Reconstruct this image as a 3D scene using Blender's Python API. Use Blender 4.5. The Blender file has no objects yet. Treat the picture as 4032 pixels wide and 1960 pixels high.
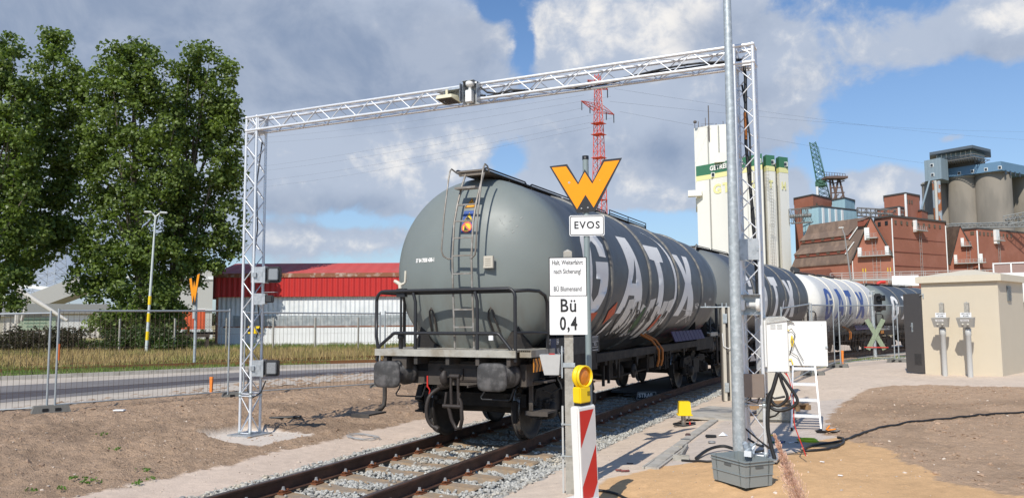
import bpy, bmesh, math, random
import numpy as np
from mathutils import Vector, Matrix
random.seed(7); RN = np.random.default_rng(11)
SC = bpy.context.scene; COL = SC.collection

# ---------------------------------------------------------------- camera
F_PX, PITCH, ROLL, YAW = 3088.7, .0869830, -.0063987, -.4332772
CAM = np.array([5.768, -9.848, 1.877])
_fw = np.array([math.sin(YAW)*math.cos(PITCH), math.cos(YAW)*math.cos(PITCH), math.sin(PITCH)])
_r = np.array([math.cos(YAW), -math.sin(YAW), 0.0]); _u = np.cross(_r, _fw)
_R = _r*math.cos(ROLL)+_u*math.sin(ROLL); _U = -_r*math.sin(ROLL)+_u*math.cos(ROLL)
cd = bpy.data.cameras.new('camera'); cam = bpy.data.objects.new('camera', cd); COL.objects.link(cam)
cd.sensor_width = 36; cd.lens = 36*F_PX/4032; cd.clip_start = .05; cd.clip_end = 20000
m = Matrix.Identity(4)
for i in range(3):
    m[i][0] = _R[i]; m[i][1] = _U[i]; m[i][2] = -_fw[i]; m[i][3] = CAM[i]
cam.matrix_world = m; SC.camera = cam
def at(x, y, d):   # where a thing seen at (x, y) of the 4032 px photograph stands, d metres away
    v = _fw+_R*(x-2016)/F_PX-_U*(y-980)/F_PX
    return Vector(CAM+v*d)
def atz(x, y, z):
    v = _fw+_R*(x-2016)/F_PX-_U*(y-980)/F_PX
    return Vector(CAM+v*(z-CAM[2])/v[2])
def face_cam(p): return -math.atan2(p[0]-CAM[0], p[1]-CAM[1])

# ---------------------------------------------------------------- light
SUN_EL, SUN_AZ = math.radians(44), math.radians(0.5)      # light travels towards +Y
SC.view_settings.view_transform = 'Standard'; SC.view_settings.look = 'None'
SC.view_settings.exposure = 0.06; SC.view_settings.gamma = 1
sl = bpy.data.lights.new('sun', 'SUN'); sl.energy = 4.2; sl.angle = math.radians(.5); sl.color = (1, .95, .86)
so = bpy.data.objects.new('sun', sl); COL.objects.link(so)
dirv = Vector((math.sin(SUN_AZ)*math.cos(SUN_EL), math.cos(SUN_AZ)*math.cos(SUN_EL), -math.sin(SUN_EL)))
so.rotation_euler = dirv.to_track_quat('-Z', 'Y').to_euler()

class NT:
    """tiny node builder"""
    def __init__(s, tree): s.t = tree; s.n = tree.nodes; s.l = tree.links
    def new(s, t, **k):
        n = s.n.new(t)
        for a, b in k.items(): setattr(n, a, b)
        return n
    def put(s, sock, v):
        if isinstance(v, bpy.types.NodeSocket): s.l.new(v, sock)
        elif isinstance(v, (tuple, list)) and len(v) == 3 and sock.type == 'RGBA': sock.default_value = (*v, 1)
        else: sock.default_value = v
    def math(s, op, a, b=None, c=None, clamp=False):
        n = s.new('ShaderNodeMath', operation=op, use_clamp=clamp); s.put(n.inputs[0], a)
        if b is not None: s.put(n.inputs[1], b)
        if c is not None: s.put(n.inputs[2], c)
        return n.outputs[0]
    def vmath(s, op, a, b=None, scale=None):
        n = s.new('ShaderNodeVectorMath', operation=op); s.put(n.inputs[0], a)
        if b is not None: s.put(n.inputs[1], b)
        if scale is not None: s.put(n.inputs[3], scale)
        return n.outputs[1] if op in ('DOT_PRODUCT', 'LENGTH') else n.outputs[0]
    def mix(s, f, a, b):
        n = s.new('ShaderNodeMix', data_type='RGBA'); s.put(n.inputs[0], f); s.put(n.inputs[6], a); s.put(n.inputs[7], b)
        return n.outputs[2]
    def noise(s, vec, scale, detail=4, rough=.55, dist=0):
        n = s.new('ShaderNodeTexNoise'); s.put(n.inputs['Vector'], vec)
        n.inputs['Scale'].default_value = scale; n.inputs['Detail'].default_value = detail
        n.inputs['Roughness'].default_value = rough; n.inputs['Distortion'].default_value = dist
        return n.outputs[0]
    def ramp(s, f, a, b, sm=True):
        n = s.new('ShaderNodeMapRange', interpolation_type='SMOOTHSTEP' if sm else 'LINEAR')
        s.put(n.inputs[0], f); n.inputs[1].default_value = a; n.inputs[2].default_value = b
        return n.outputs[0]

w = bpy.data.worlds.new('World'); SC.world = w; w.use_nodes = True
T = NT(w.node_tree); T.n.clear()
sky = T.new('ShaderNodeTexSky', sky_type='NISHITA'); sky.sun_disc = False
sky.sun_elevation = SUN_EL; sky.sun_rotation = math.pi+SUN_AZ; sky.air_density = 1.1; sky.dust_density = .6; sky.ozone_density = 2.5
tc = T.new('ShaderNodeTexCoord'); D = tc.outputs['Generated']
sx = T.new('ShaderNodeSeparateXYZ'); T.l.new(D, sx.inputs[0])
AZ = T.math('ARCTAN2', sx.outputs[0], sx.outputs[1]); EL = T.math('ARCSINE', sx.outputs[2])
def skydir(x, y):
    v = _fw+_R*(x-2016)/F_PX-_U*(y-980)/F_PX; v = v/np.linalg.norm(v)
    return math.atan2(v[0], v[1]), math.asin(v[2])
def blobs(lst):
    tot = None
    for (x, y, rx, ry, a) in lst:
        u0, v0 = skydir(x, y)
        du = T.math('MULTIPLY', T.math('SUBTRACT', AZ, u0), F_PX/rx); dv = T.math('MULTIPLY', T.math('SUBTRACT', EL, v0), F_PX/ry)
        e = T.math('MULTIPLY', T.math('EXPONENT', T.math('MULTIPLY', T.math('ADD', T.math('MULTIPLY', du, du), T.math('MULTIPLY', dv, dv)), -1.0)), a)
        tot = e if tot is None else T.math('ADD', tot, e)
    return tot
# clouds of the day, laid out by compass bearing and elevation
cover = blobs([(500, 150, 700, 330, .75), (1250, 200, 800, 330, .85), (2250, 150, 260, 200, .40), (2520, 130, 300, 240, .60), (2950, 180, 420, 300, .48), (1250, 620, 560, 210, .62),
               (2450, 560, 600, 220, .60), (2650, 780, 480, 140, .36), (3990, 90, 300, 110, .85), (1250, 940, 420, 75, .52), (1900, 780, 420, 120, .50), (3470, 745, 150, 90, .80), (3120, 730, 60, 70, .5),
               (3740, 545, 60, 22, .5), (3500, 240, 200, 160, .15), (3060, 430, 160, 160, .35), (2065, 190, 60, 110, -.55), (1985, 640, 90, 90, -.55), (640, 70, 110, 90, -.5), (520, 330, 160, 90, -.25), (1950, 30, 80, 50, -.5), (2620, 860, 160, 50, -.35), (1350, 870, 400, 40, -.3),
               (100, 900, 700, 300, .42), (3650, 420, 420, 170, -.35), (3300, 620, 300, 80, -.25), (-1500, 300, 1500, 600, .5), (6000, 300, 1500, 500, .45)])
dark = blobs([(850, 110, 800, 250, .80), (1400, 330, 480, 170, .72), (1850, 130, 220, 120, .45), (2820, 130, 260, 110, .70), (2600, 620, 420, 120, .72), (1250, 820, 480, 70, .62),
              (2950, 380, 220, 110, .45), (2850, 850, 300, 50, .35), (300, 1000, 700, 150, .45), (4000, 200, 260, 60, .5), (-1500, 400, 1500, 600, .4), (100, 130, 350, 250, .30), (2480, 110, 180, 130, -.4), (1180, 540, 300, 90, -.35)])
cv = T.new('ShaderNodeCombineXYZ'); T.l.new(AZ, cv.inputs[0]); T.l.new(T.math('MULTIPLY', EL, 1.15), cv.inputs[1])
n1 = T.noise(cv.outputs[0], 8.5, 9, .58, .35); n2 = T.noise(cv.outputs[0], 30, 9, .62, .3)
nn = T.math('ADD', T.math('MULTIPLY', T.math('SUBTRACT', n1, .5), 1.15), T.math('MULTIPLY', T.math('SUBTRACT', n2, .5), .42))
dens = T.math('ADD', cover, nn)
alpha = T.ramp(dens, .22, .50)
sh = T.math('ADD', dark, T.math('ADD', T.math('MULTIPLY', T.math('SUBTRACT', T.noise(cv.outputs[0], 12, 8, .58, .3), .5), 1.15), T.math('MULTIPLY', T.math('SUBTRACT', n2, .5), -.35)))
shade = T.ramp(sh, .0, .85)
brt = blobs([(2130, 110, 190, 150, .4), (1350, 130, 160, 70, .12), (1720, 620, 200, 100, .2), (2560, 130, 260, 190, .45), (2330, 60, 120, 90, .2), (1550, 600, 260, 110, .25), (1300, 950, 300, 60, .3), (1850, 800, 200, 60, .1), (3470, 740, 140, 80, .3), (3950, 60, 240, 70, .3), (2700, 760, 240, 100, .15), (3250, 150, 160, 160, .15), (3140, 330, 130, 90, .2), (2250, 560, 200, 90, .15)])
edge = T.ramp(T.math('ADD', T.math('ADD', brt, T.math('MULTIPLY', T.math('SUBTRACT', n1, .5), 1.6)), T.math('MULTIPLY', T.math('SUBTRACT', n2, .5), .9)), .12, .62)
lit = T.mix(edge, (4.5, 5.1, 6.2), (8.9, 8.6, 8.2))
dk = T.mix(T.ramp(n1, .35, .65), (2.5, 3.15, 4.4), (3.9, 4.45, 5.5))
ccol = T.mix(shade, lit, dk)
skyc = T.vmath('MULTIPLY', sky.outputs[0], (.80, 1.0, 1.22))
# whitening of the sky towards the horizon by thin high haze
hz = T.math('MULTIPLY', T.ramp(EL, .45, -.02), .36)
skyc = T.mix(hz, skyc, (5.0, 5.9, 7.3))
fin = T.mix(T.math('MULTIPLY', alpha, .94), skyc, ccol)
bg = T.new('ShaderNodeBackground'); T.l.new(fin, bg.inputs[0]); bg.inputs[1].default_value = .105
wo = T.new('ShaderNodeOutputWorld'); T.l.new(bg.outputs[0], wo.inputs[0])

# ---------------------------------------------------------------- materials
MATS = {}
def mat(name, col, rough=.6, metal=0, var=.12, vs=6, bump=0, bs=30, col2=None, f2=(.45, .65), s2=4, stretch=(1, 1, 1), spec=.5, island=0, wave=None, emit=None, coat=0):
    if name in MATS: return MATS[name]
    M = bpy.data.materials.new(name); M.use_nodes = True; t = NT(M.node_tree)
    b = t.n['Principled BSDF']; g = t.new('ShaderNodeTexCoord').outputs['Object']
    if stretch != (1, 1, 1): g = t.vmath('MULTIPLY', g, stretch)
    c = (*col, 1) if len(col) == 3 else col
    base = t.new('ShaderNodeRGB'); base.outputs[0].default_value = c; cur = base.outputs[0]
    if col2: cur = t.mix(t.ramp(t.noise(g, s2, 5), *f2), cur, col2)
    if var:
        v = t.math('ADD', t.math('MULTIPLY', t.noise(g, vs, 6, .6), 2*var), 1-var)
        cur = t.vmath('SCALE', cur, scale=v)
    if island:
        ge = t.new('ShaderNodeNewGeometry')
        v = t.math('ADD', t.math('MULTIPLY', ge.outputs['Random Per Island'], 2*island), 1-island)
        cur = t.vmath('SCALE', cur, scale=v)
    if wave:   # corrugation / courses: (axis, per metre, strength)
        ax, fr, st = wave
        s = t.new('ShaderNodeSeparateXYZ'); t.l.new(t.new('ShaderNodeTexCoord').outputs['Object'], s.inputs[0])
        wv = t.math('SINE', t.math('MULTIPLY', s.outputs[ax], fr*2*math.pi))
        bm = t.new('ShaderNodeBump'); bm.inputs['Strength'].default_value = st; bm.inputs['Distance'].default_value = .03
        t.l.new(wv, bm.inputs['Height']); t.l.new(bm.outputs[0], b.inputs['Normal'])
    t.l.new(cur, b.inputs['Base Color'])
    rn = t.math('ADD', t.math('MULTIPLY', t.noise(g, vs*1.7, 4), .3), rough-.15, clamp=True); t.l.new(rn, b.inputs['Roughness'])
    b.inputs['Metallic'].default_value = metal; b.inputs['Specular IOR Level'].default_value = spec
    if coat: b.inputs['Coat Weight'].default_value = coat
    if bump:
        bm = t.new('ShaderNodeBump'); bm.inputs['Strength'].default_value = bump; bm.inputs['Distance'].default_value = .02
        t.l.new(t.noise(g, bs, 6, .6), bm.inputs['Height']); t.l.new(bm.outputs[0], b.inputs['Normal'])
    if emit: b.inputs['Emission Color'].default_value = (*emit, 1); b.inputs['Emission Strength'].default_value = 1
    MATS[name] = M; return M

ALU = mat('bright aluminium', (.74, .75, .76), .4, .35, .07, 9)
LADW = mat('white aluminium', (.78, .78, .77), .45, .15, .06, 9)
GREASY = mat('greasy dark steel', (.032, .024, .020), .6, .0, .35, 12, .2, 40)
GALV = mat('galvanised steel', (.42, .46, .47), .5, .45, .22, 22, col2=(.55, .59, .6), s2=18)
PLATE = mat('galvanised plate', (.5, .52, .53), .42, .6, .2, 14, col2=(.36, .38, .39), s2=9)
WIRE = mat('fence wire', (.11, .08, .06), .7, .1, .1)
FTUBE = mat('fence tube', (.40, .43, .44), .5, .4, .15, 8)
RAIL = mat('rusty rail', (.075, .036, .022), .75, .1, .3, 5, .3, 60, col2=(.13, .06, .035), s2=3)
RAILTOP = mat('worn rail head', (.16, .12, .10), .42, .7, .2, 8)
SLEEPER = mat('weathered concrete sleeper', (.30, .235, .17), .9, 0, .25, 7, .5, 50, col2=(.36, .25, .15), s2=5)
CLIP = mat('rusty fastening', (.19, .065, .025), .8, .1, .3, 30)
BOLT = mat('zinc bolt', (.42, .42, .42), .5, .4, .1)
def tankmat(name, end, body, reflection_grime, refl_st):
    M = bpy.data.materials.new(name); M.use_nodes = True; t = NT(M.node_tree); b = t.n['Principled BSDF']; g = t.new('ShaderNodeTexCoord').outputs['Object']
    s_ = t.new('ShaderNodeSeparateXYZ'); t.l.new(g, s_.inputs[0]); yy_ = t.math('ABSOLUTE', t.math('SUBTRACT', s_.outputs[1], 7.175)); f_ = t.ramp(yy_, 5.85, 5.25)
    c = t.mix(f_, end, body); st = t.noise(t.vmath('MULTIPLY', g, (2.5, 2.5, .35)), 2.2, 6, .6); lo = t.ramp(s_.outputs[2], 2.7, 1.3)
    c = t.mix(t.math('MULTIPLY', t.math('MULTIPLY', lo, t.ramp(st, .3, .7)), refl_st), c, reflection_grime)  # brown reflection of the ground painted into the lower tank colour
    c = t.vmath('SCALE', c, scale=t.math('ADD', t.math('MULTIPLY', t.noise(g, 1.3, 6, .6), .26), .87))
    sk = t.ramp(t.noise(t.vmath('MULTIPLY', g, (.6, 7.0, .22)), 1.6, 6, .65), .56, .74); c = t.mix(t.math('MULTIPLY', t.math('MULTIPLY', sk, f_), .35), c, reflection_grime); t.l.new(c, b.inputs['Base Color'])
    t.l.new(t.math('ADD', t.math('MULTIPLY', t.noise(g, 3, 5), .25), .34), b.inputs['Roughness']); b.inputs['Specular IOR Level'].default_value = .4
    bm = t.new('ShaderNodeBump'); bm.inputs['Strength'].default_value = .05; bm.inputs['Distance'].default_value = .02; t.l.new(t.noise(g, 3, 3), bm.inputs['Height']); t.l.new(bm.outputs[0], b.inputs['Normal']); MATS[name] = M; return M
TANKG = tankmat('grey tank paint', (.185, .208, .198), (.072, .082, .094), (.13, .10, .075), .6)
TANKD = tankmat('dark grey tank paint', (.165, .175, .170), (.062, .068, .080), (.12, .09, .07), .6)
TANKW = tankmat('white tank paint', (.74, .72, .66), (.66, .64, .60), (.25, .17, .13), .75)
RIBM = mat('rib of tank', (.13, .13, .125), .5, 0, .2, 5, col2=(.24, .22, .18), s2=7)
RIBW = mat('cream rib', (.68, .63, .52), .5, 0, .15, 5)
LETW = mat('white lettering', (.86, .84, .80), .75, 0, .08, 2, spec=.2)
LETB = mat('blue lettering', (.035, .085, .30), .5, 0, .1, 2)
UNDER = mat('dirty underframe', (.018, .016, .015), .75, 0, .4, 5, .4, 25, col2=(.036, .030, .025), s2=3, spec=.3)
UNDERB = mat('dusty brown underframe', (.075, .062, .052), .8, 0, .3, 5, .3, 25, col2=(.045, .04, .036), s2=4)
BUFF = mat('greasy buffer plate', (.055, .052, .050), .6, .1, .4, 9, .3, 20, col2=(.12, .112, .108), s2=6)
TREAD = mat('polished wheel tread', (.34, .32, .30), .28, .9, .1, 5)
WHEEL = mat('wheel disc', (.028, .024, .022), .6, .1, .4, 6)
BARS = mat('black handrail', (.025, .025, .027), .42, .1, .15, 8)
LADDER = mat('steel ladder', (.25, .22, .185), .5, .35, .25, 12, col2=(.33, .31, .28), s2=9)
GRATE = mat('galvanised platform', (.42, .40, .35), .7, .15, .3, 7, .4, 60, col2=(.30, .26, .20), s2=3)
MESHW = mat('walkway grating', (.20, .17, .14), .8, .1, .2, 40)
BLACK = mat('black rubber', (.018, .018, .018), .5, 0, .15)
BLKP = mat('black paint', (.012, .012, .013), .45, 0, .1)
ORANGE = mat('orange hose', (.40, .13, .02), .55)
YEL = mat('yellow plastic', (.86, .60, .008), .4, 0, .05, coat=.2)
AMBER = mat('amber lens', (.70, .22, .01), .2, 0, .15, 20, .4, 40, coat=.5)
WYEL = mat('orange sign face', (.92, .32, .004), .55, 0, .05, spec=.3)
SIGNW = mat('white sign face', (.80, .80, .79), .45, 0, .03)
INK = mat('black print', (.012, .012, .012), .6, 0, 0)
REDP = mat('red reflective', (.55, .022, .015), .45, 0, .05)
REDT = mat('red paint', (.60, .03, .02), .5, 0, .1)
WHITEP = mat('white powder coat', (.80, .80, .77), .4, 0, .03)
BEIGE = mat('beige cabinet', (.56, .52, .44), .5, 0, .06)
GREYPL = mat('light grey plastic', (.50, .50, .48), .45, 0, .08, 20)
CRATE = mat('grey crate plastic', (.24, .27, .27), .45, 0, .06, 5)
CONC = mat('concrete', (.44, .41, .36), .9, 0, .15, 5, .4, 60, col2=(.36, .33, .28), s2=4)
CONCP = mat('concrete post', (.40, .38, .33), .9, 0, .2, 14, .5, 90, col2=(.30, .28, .24), s2=12)
CONCD = mat('dark concrete foot', (.17, .165, .15), .9, 0, .2, 8, .5, 60)
SHED = mat('beige render', (.60, .525, .40), .85, 0, .04, 3, .25, 140)
SHEDT = mat('beige roof trim', (.64, .57, .44), .8, 0, .05, 3, .2, 120)
DOORG = mat('dark grey door', (.085, .08, .078), .5, 0, .08)
WOOD = mat('pallet wood', (.36, .22, .11), .8, 0, .3, 9, .3, 40, stretch=(1, 6, 6))
OLDWOOD = mat('dark old wood', (.06, .045, .035), .85, 0, .3, 9)
GLASSD = mat('dark window', (.03, .035, .04), .15, 0, .1)
REDLITE = mat('floodlight lens', (.30, .31, .32), .25, .3, .25, 60)

# ---------------------------------------------------------------- mesh builder
class MB:
    def __init__(s): s.v = []; s.f = []; s.sm = []
    def add(s, vs, fs, smooth=False):
        n = len(s.v); s.v.extend([tuple(v) for v in vs]); s.f.extend([tuple(i+n for i in f) for f in fs]); s.sm.extend([smooth]*len(fs)); return s
    def box(s, c, d, rz=0, M=None):
        x, y, z = d[0]/2, d[1]/2, d[2]/2
        P = [Vector(p) for p in ((-x, -y, -z), (x, -y, -z), (x, y, -z), (-x, y, -z), (-x, -y, z), (x, -y, z), (x, y, z), (-x, y, z))]
        if M is None: M = Matrix.Rotation(rz, 3, 'Z') if rz else None
        if M is not None: P = [M@p for p in P]
        P = [p+Vector(c) for p in P]
        return s.add(P, [(0, 3, 2, 1), (4, 5, 6, 7), (0, 1, 5, 4), (1, 2, 6, 5), (2, 3, 7, 6), (3, 0, 4, 7)])
    def bb(s, x0, x1, y0, y1, z0, z1): return s.box(((x0+x1)/2, (y0+y1)/2, (z0+z1)/2), (abs(x1-x0), abs(y1-y0), abs(z1-z0)))
    def bevbox(s, c, d, b=.01, rz=0, M=None):
        bm = bmesh.new(); bmesh.ops.create_cube(bm, size=1); bmesh.ops.scale(bm, vec=d, verts=bm.verts)
        bmesh.ops.bevel(bm, geom=bm.edges[:], offset=b, segments=2, affect='EDGES')
        if M is None: M = Matrix.Rotation(rz, 3, 'Z')
        P = [M@v.co+Vector(c) for v in bm.verts]; bm.verts.index_update(); fs = [[v.index for v in f.verts] for f in bm.faces]; bm.free()
        return s.add(P, fs)
    def tube(s, pts, r, n=8, cap=True, close=False):
        pts = [Vector(p) for p in pts]; k = len(pts); rr = r if hasattr(r, '__len__') else [r]*k
        vs = []; prev = None
        for i, p in enumerate(pts):
            if close: t = (pts[(i+1) % k]-pts[i-1])
            else: t = (pts[min(i+1, k-1)]-pts[max(i-1, 0)])
            if t.length < 1e-9: t = Vector((0, 0, 1))
            t.normalize()
            if prev is None: a = t.orthogonal().normalized()
            else:
                a = prev-t*prev.dot(t)
                a = a.normalized() if a.length > 1e-6 else t.orthogonal().normalized()
            prev = a; b = t.cross(a)
            for j in range(n):
                an = 2*math.pi*j/n; vs.append(p+(a*math.cos(an)+b*math.sin(an))*rr[i])
        fs = []
        for i in range(k if close else k-1):
            i2 = (i+1) % k
            for j in range(n): fs.append((i*n+j, i*n+(j+1) % n, i2*n+(j+1) % n, i2*n+j))
        s.add(vs, fs, True)
        if cap and not close:
            s.add([vs[j] for j in range(n)], [tuple(range(n))[::-1]]); s.add([vs[(k-1)*n+j] for j in range(n)], [tuple(range(n))])
        return s
    def lathe(s, prof, c=(0, 0, 0), axis='Z', n=24, smooth=True, M=None):
        vs = []
        for r, h in prof:
            for j in range(n):
                a = 2*math.pi*j/n; x, y = r*math.cos(a), r*math.sin(a)
                p = Vector((x, y, h)) if axis == 'Z' else (Vector((h, x, y)) if axis == 'X' else Vector((x, h, y)))
                if M is not None: p = M@p
                vs.append(p+Vector(c))
        fs = []
        for i in range(len(prof)-1):
            for j in range(n):
                q = (i*n+j, i*n+(j+1) % n, (i+1)*n+(j+1) % n, (i+1)*n+j); fs.append(q if axis != 'Y' else q[::-1])
        return s.add(vs, fs, smooth)
    def prism(s, poly, h, fn=None):   # poly in local xz-plane, thickness h along +y
        n = len(poly); A = [Vector((p[0], 0, p[1])) for p in poly]+[Vector((p[0], h, p[1])) for p in poly]
        tri = tess(poly)
        fs = [tuple(t) for t in tri]+[tuple(i+n for i in t[::-1]) for t in tri]+[(i, i+n, (i+1) % n+n, (i+1) % n) for i in range(n)]
        if fn: A = [fn(a) for a in A]
        return s.add(A, fs)
    def quad(s, a, b, c, d): return s.add([a, b, c, d], [(0, 1, 2, 3)])
    def build(s, name, mt, parent=None, loc=None, rz=None):
        me = bpy.data.meshes.new(name); me.from_pydata([tuple(v) for v in s.v], [], s.f)
        me.polygons.foreach_set('use_smooth', s.sm); me.materials.append(mt); me.update()
        return link(name, me, parent, loc, rz)
def tess(poly):
    from mathutils.geometry import tessellate_polygon
    t = tessellate_polygon([[Vector((p[0], p[1], 0)) for p in poly]])
    out = []
    for a, b, c in t:
        A, B, Cc = poly[a], poly[b], poly[c]
        ar = (B[0]-A[0])*(Cc[1]-A[1])-(Cc[0]-A[0])*(B[1]-A[1])
        out.append((a, b, c) if ar > 0 else (a, c, b))
    return out
def link(name, data, parent=None, loc=None, rz=None):
    o = bpy.data.objects.new(name, data); COL.objects.link(o)
    if parent: o.parent = parent
    if loc is not None: o.location = loc
    if rz is not None: o.rotation_euler = (0, 0, rz)
    return o
def tag(o, label=None, cat=None, group=None, kind=None):
    if label: o['label'] = label
    if cat: o['category'] = cat
    if group: o['group'] = group
    if kind: o['kind'] = kind
    return o
def thing(name, label, cat, loc=(0, 0, 0), rz=0, group=None):
    o = bpy.data.objects.new(name, None); COL.objects.link(o); o.empty_display_size = .2
    o.location = loc; o.rotation_euler = (0, 0, rz); return tag(o, label, cat, group)
def np_mesh(name, V, Fq, mt, parent=None, attr=None, smooth=False):
    V = np.asarray(V, dtype=np.float32).reshape(-1, 3); Fq = np.asarray(Fq, dtype=np.int32); k = Fq.shape[1]
    me = bpy.data.meshes.new(name); me.vertices.add(len(V)); me.vertices.foreach_set('co', V.ravel())
    me.loops.add(Fq.size); me.loops.foreach_set('vertex_index', Fq.ravel())
    me.polygons.add(len(Fq)); me.polygons.foreach_set('loop_start', np.arange(0, Fq.size, k, dtype=np.int32))
    me.polygons.foreach_set('loop_total', np.full(len(Fq), k, dtype=np.int32))
    me.polygons.foreach_set('use_smooth', np.full(len(Fq), smooth))
    if attr is not None:
        a = me.color_attributes.new('alb', 'FLOAT_COLOR', 'POINT'); a.data.foreach_set('color', attr.astype(np.float32).ravel())
    me.materials.append(mt); me.update(calc_edges=True); me.validate(); return link(name, me, parent)
def copy_tree(o, parent=None):
    c = o.copy(); COL.objects.link(c); c.parent = parent
    for ch in [x for x in o.children]: copy_tree(ch, c)
    return c
_tc = {}
def text2d(body, size=1, sx=1, bold=0, align='CENTER', spacing=1):
    key = (body, size, sx, bold, align, spacing)
    if key in _tc: return _tc[key]
    cu = bpy.data.curves.new('t', 'FONT'); cu.body = body; cu.size = size; cu.align_x = align; cu.align_y = 'CENTER'; cu.offset = bold; cu.space_character = spacing
    cu.resolution_u = 3; ob = bpy.data.objects.new('t', cu); COL.objects.link(ob)
    dg = bpy.context.evaluated_depsgraph_get(); me = ob.evaluated_get(dg).to_mesh()
    V = [(v.co.x*sx, v.co.y) for v in me.vertices]; Fs = [tuple(p.vertices) for p in me.polygons]
    ob.evaluated_get(dg).to_mesh_clear(); bpy.data.objects.remove(ob); bpy.data.curves.remove(cu)
    _tc[key] = (V, Fs); return V, Fs
def text_flat(mb, body, fn, **k):  # fn maps (x, y) to 3D
    V, Fs = text2d(body, **k); mb.add([fn(x, y) for x, y in V], Fs)
def wrap_poly(mb, V2, F2, fn, step, axis=1):
    """cut a flat shape into strips and map it onto a curved surface"""
    bm = bmesh.new(); vs = [bm.verts.new((x, y, 0)) for x, y in V2]
    for f in F2:
        try: bm.faces.new([vs[i] for i in f])
        except Exception: pass
    for axis_ in ((axis,) if axis < 2 else (0, 1)):
        lo = min(v[axis_] for v in V2); hi = max(v[axis_] for v in V2); k = int(math.floor(lo/step))+1
        while k*step < hi:
            co = (0, k*step, 0) if axis_ == 1 else (k*step, 0, 0); no = (0, 1, 0) if axis_ == 1 else (1, 0, 0)
            bmesh.ops.bisect_plane(bm, geom=bm.verts[:]+bm.edges[:]+bm.faces[:], plane_co=co, plane_no=no); k += 1
    bm.verts.index_update()
    mb.add([fn(v.co.x, v.co.y) for v in bm.verts], [[v.index for v in f.verts] for f in bm.faces], True); bm.free()
def arc(c, r, a0, a1, n, plane='xz'):
    out = []
    for i in range(n+1):
        a = math.radians(a0+(a1-a0)*i/n); u, v = r*math.cos(a), r*math.sin(a)
        out.append(Vector(c)+(Vector((u, 0, v)) if plane == 'xz' else (Vector((0, u, v)) if plane == 'yz' else Vector((u, v, 0)))))
    return out

def smooth_pts(pts, k=5):
    P = []; n = len(pts); pts = [Vector(p) for p in pts]
    for i in range(n-1):
        a, b, c, e = pts[max(i-1, 0)], pts[i], pts[i+1], pts[min(i+2, n-1)]
        for j in range(k): t = j/k; P.append(.5*((2*b)+(c-a)*t+(2*a-5*b+4*c-e)*t*t+(3*b-a-3*c+e)*t**3))
    P.append(pts[-1]); return P
# ---------------------------------------------------------------- value noise for the terrain
_lat = RN.random((256, 256))
def vnoise(x, y, sc, seed=0):
    x = np.asarray(x)*sc+seed*17.3; y = np.asarray(y)*sc+seed*9.1
    xi = np.floor(x).astype(int); yi = np.floor(y).astype(int); fx = x-xi; fy = y-yi
    fx = fx*fx*(3-2*fx); fy = fy*fy*(3-2*fy); g = lambda a, b: _lat[a % 256, b % 256]
    return (g(xi, yi)*(1-fx)+g(xi+1, yi)*fx)*(1-fy)+(g(xi, yi+1)*(1-fx)+g(xi+1, yi+1)*fx)*fy
def fbm(x, y, sc, seed=0, oc=4):
    t = 0; a = .5
    for o in range(oc): t = t+a*(vnoise(x, y, sc*2**o, seed+o)-.5); a *= .55
    return t*2
def sst(x, a, b): t = np.clip((np.asarray(x)-a)/(b-a), 0, 1); return t*t*(3-2*t)
TRK = np.array([(0, -60), (0, -10), (0, 2), (.08, 8), (.19, 11.5), (.55, 16.9), (1.58, 26.2), (2.33, 31), (4.2, 40.3), (5.4, 45), (8.6, 54), (13.5, 64), (26, 82), (60, 110)])
_ty = np.linspace(-60, 110, 1701); _tx = np.interp(_ty, TRK[:, 1], TRK[:, 0])
_k = np.ones(41)/41; _txs = np.convolve(np.pad(_tx, 20, 'edge'), _k, 'valid')
def xc(y): return np.interp(y, _ty, _txs)
def railz(y): return -.33*sst(y, 12, 52)
def zbase(x, y):
    d = x-xc(y)
    prof = np.interp(d, [-60, -22, -14, -9.5, -8.3, -6.2, -4.8, -3.6, -2.9, -1.9, -1.55, 0, 1.45, 1.8, 2.6, 3.2, 4.2, 5.5, 9, 30], [-.02, -.02, -.06, 0, .06, .04, -.08, -.16, -.17, -.23, -.235, -.235, -.235, -.2, -.13, -.1, 0, .03, .1, .1])
    rise = .20*sst(y, 5, 13)*sst(d, 2.0, 4.0)*(1-sst(y, 26, 36))
    drop = -.12*sst(-y, 0.2, 1.5)*sst(d, 2.2, 3.4)*(1-sst(d, 4.2, 6)) + .04*sst(y, .8, 3)*sst(d, 2, 3)*(1-sst(d, 3.6, 4.4))
    mound = .10*np.exp(-((x+5.2)/1.3)**2-((y-3.6)/2.6)**2) - .05*np.exp(-((x+6)/2.2)**2-((y+2)/1.6)**2)
    return prof+railz(y)*np.exp(-(d/9)**2)+rise+drop+mound
def zg(x, y): return float(zbase(np.array(float(x)), np.array(float(y))))

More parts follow.
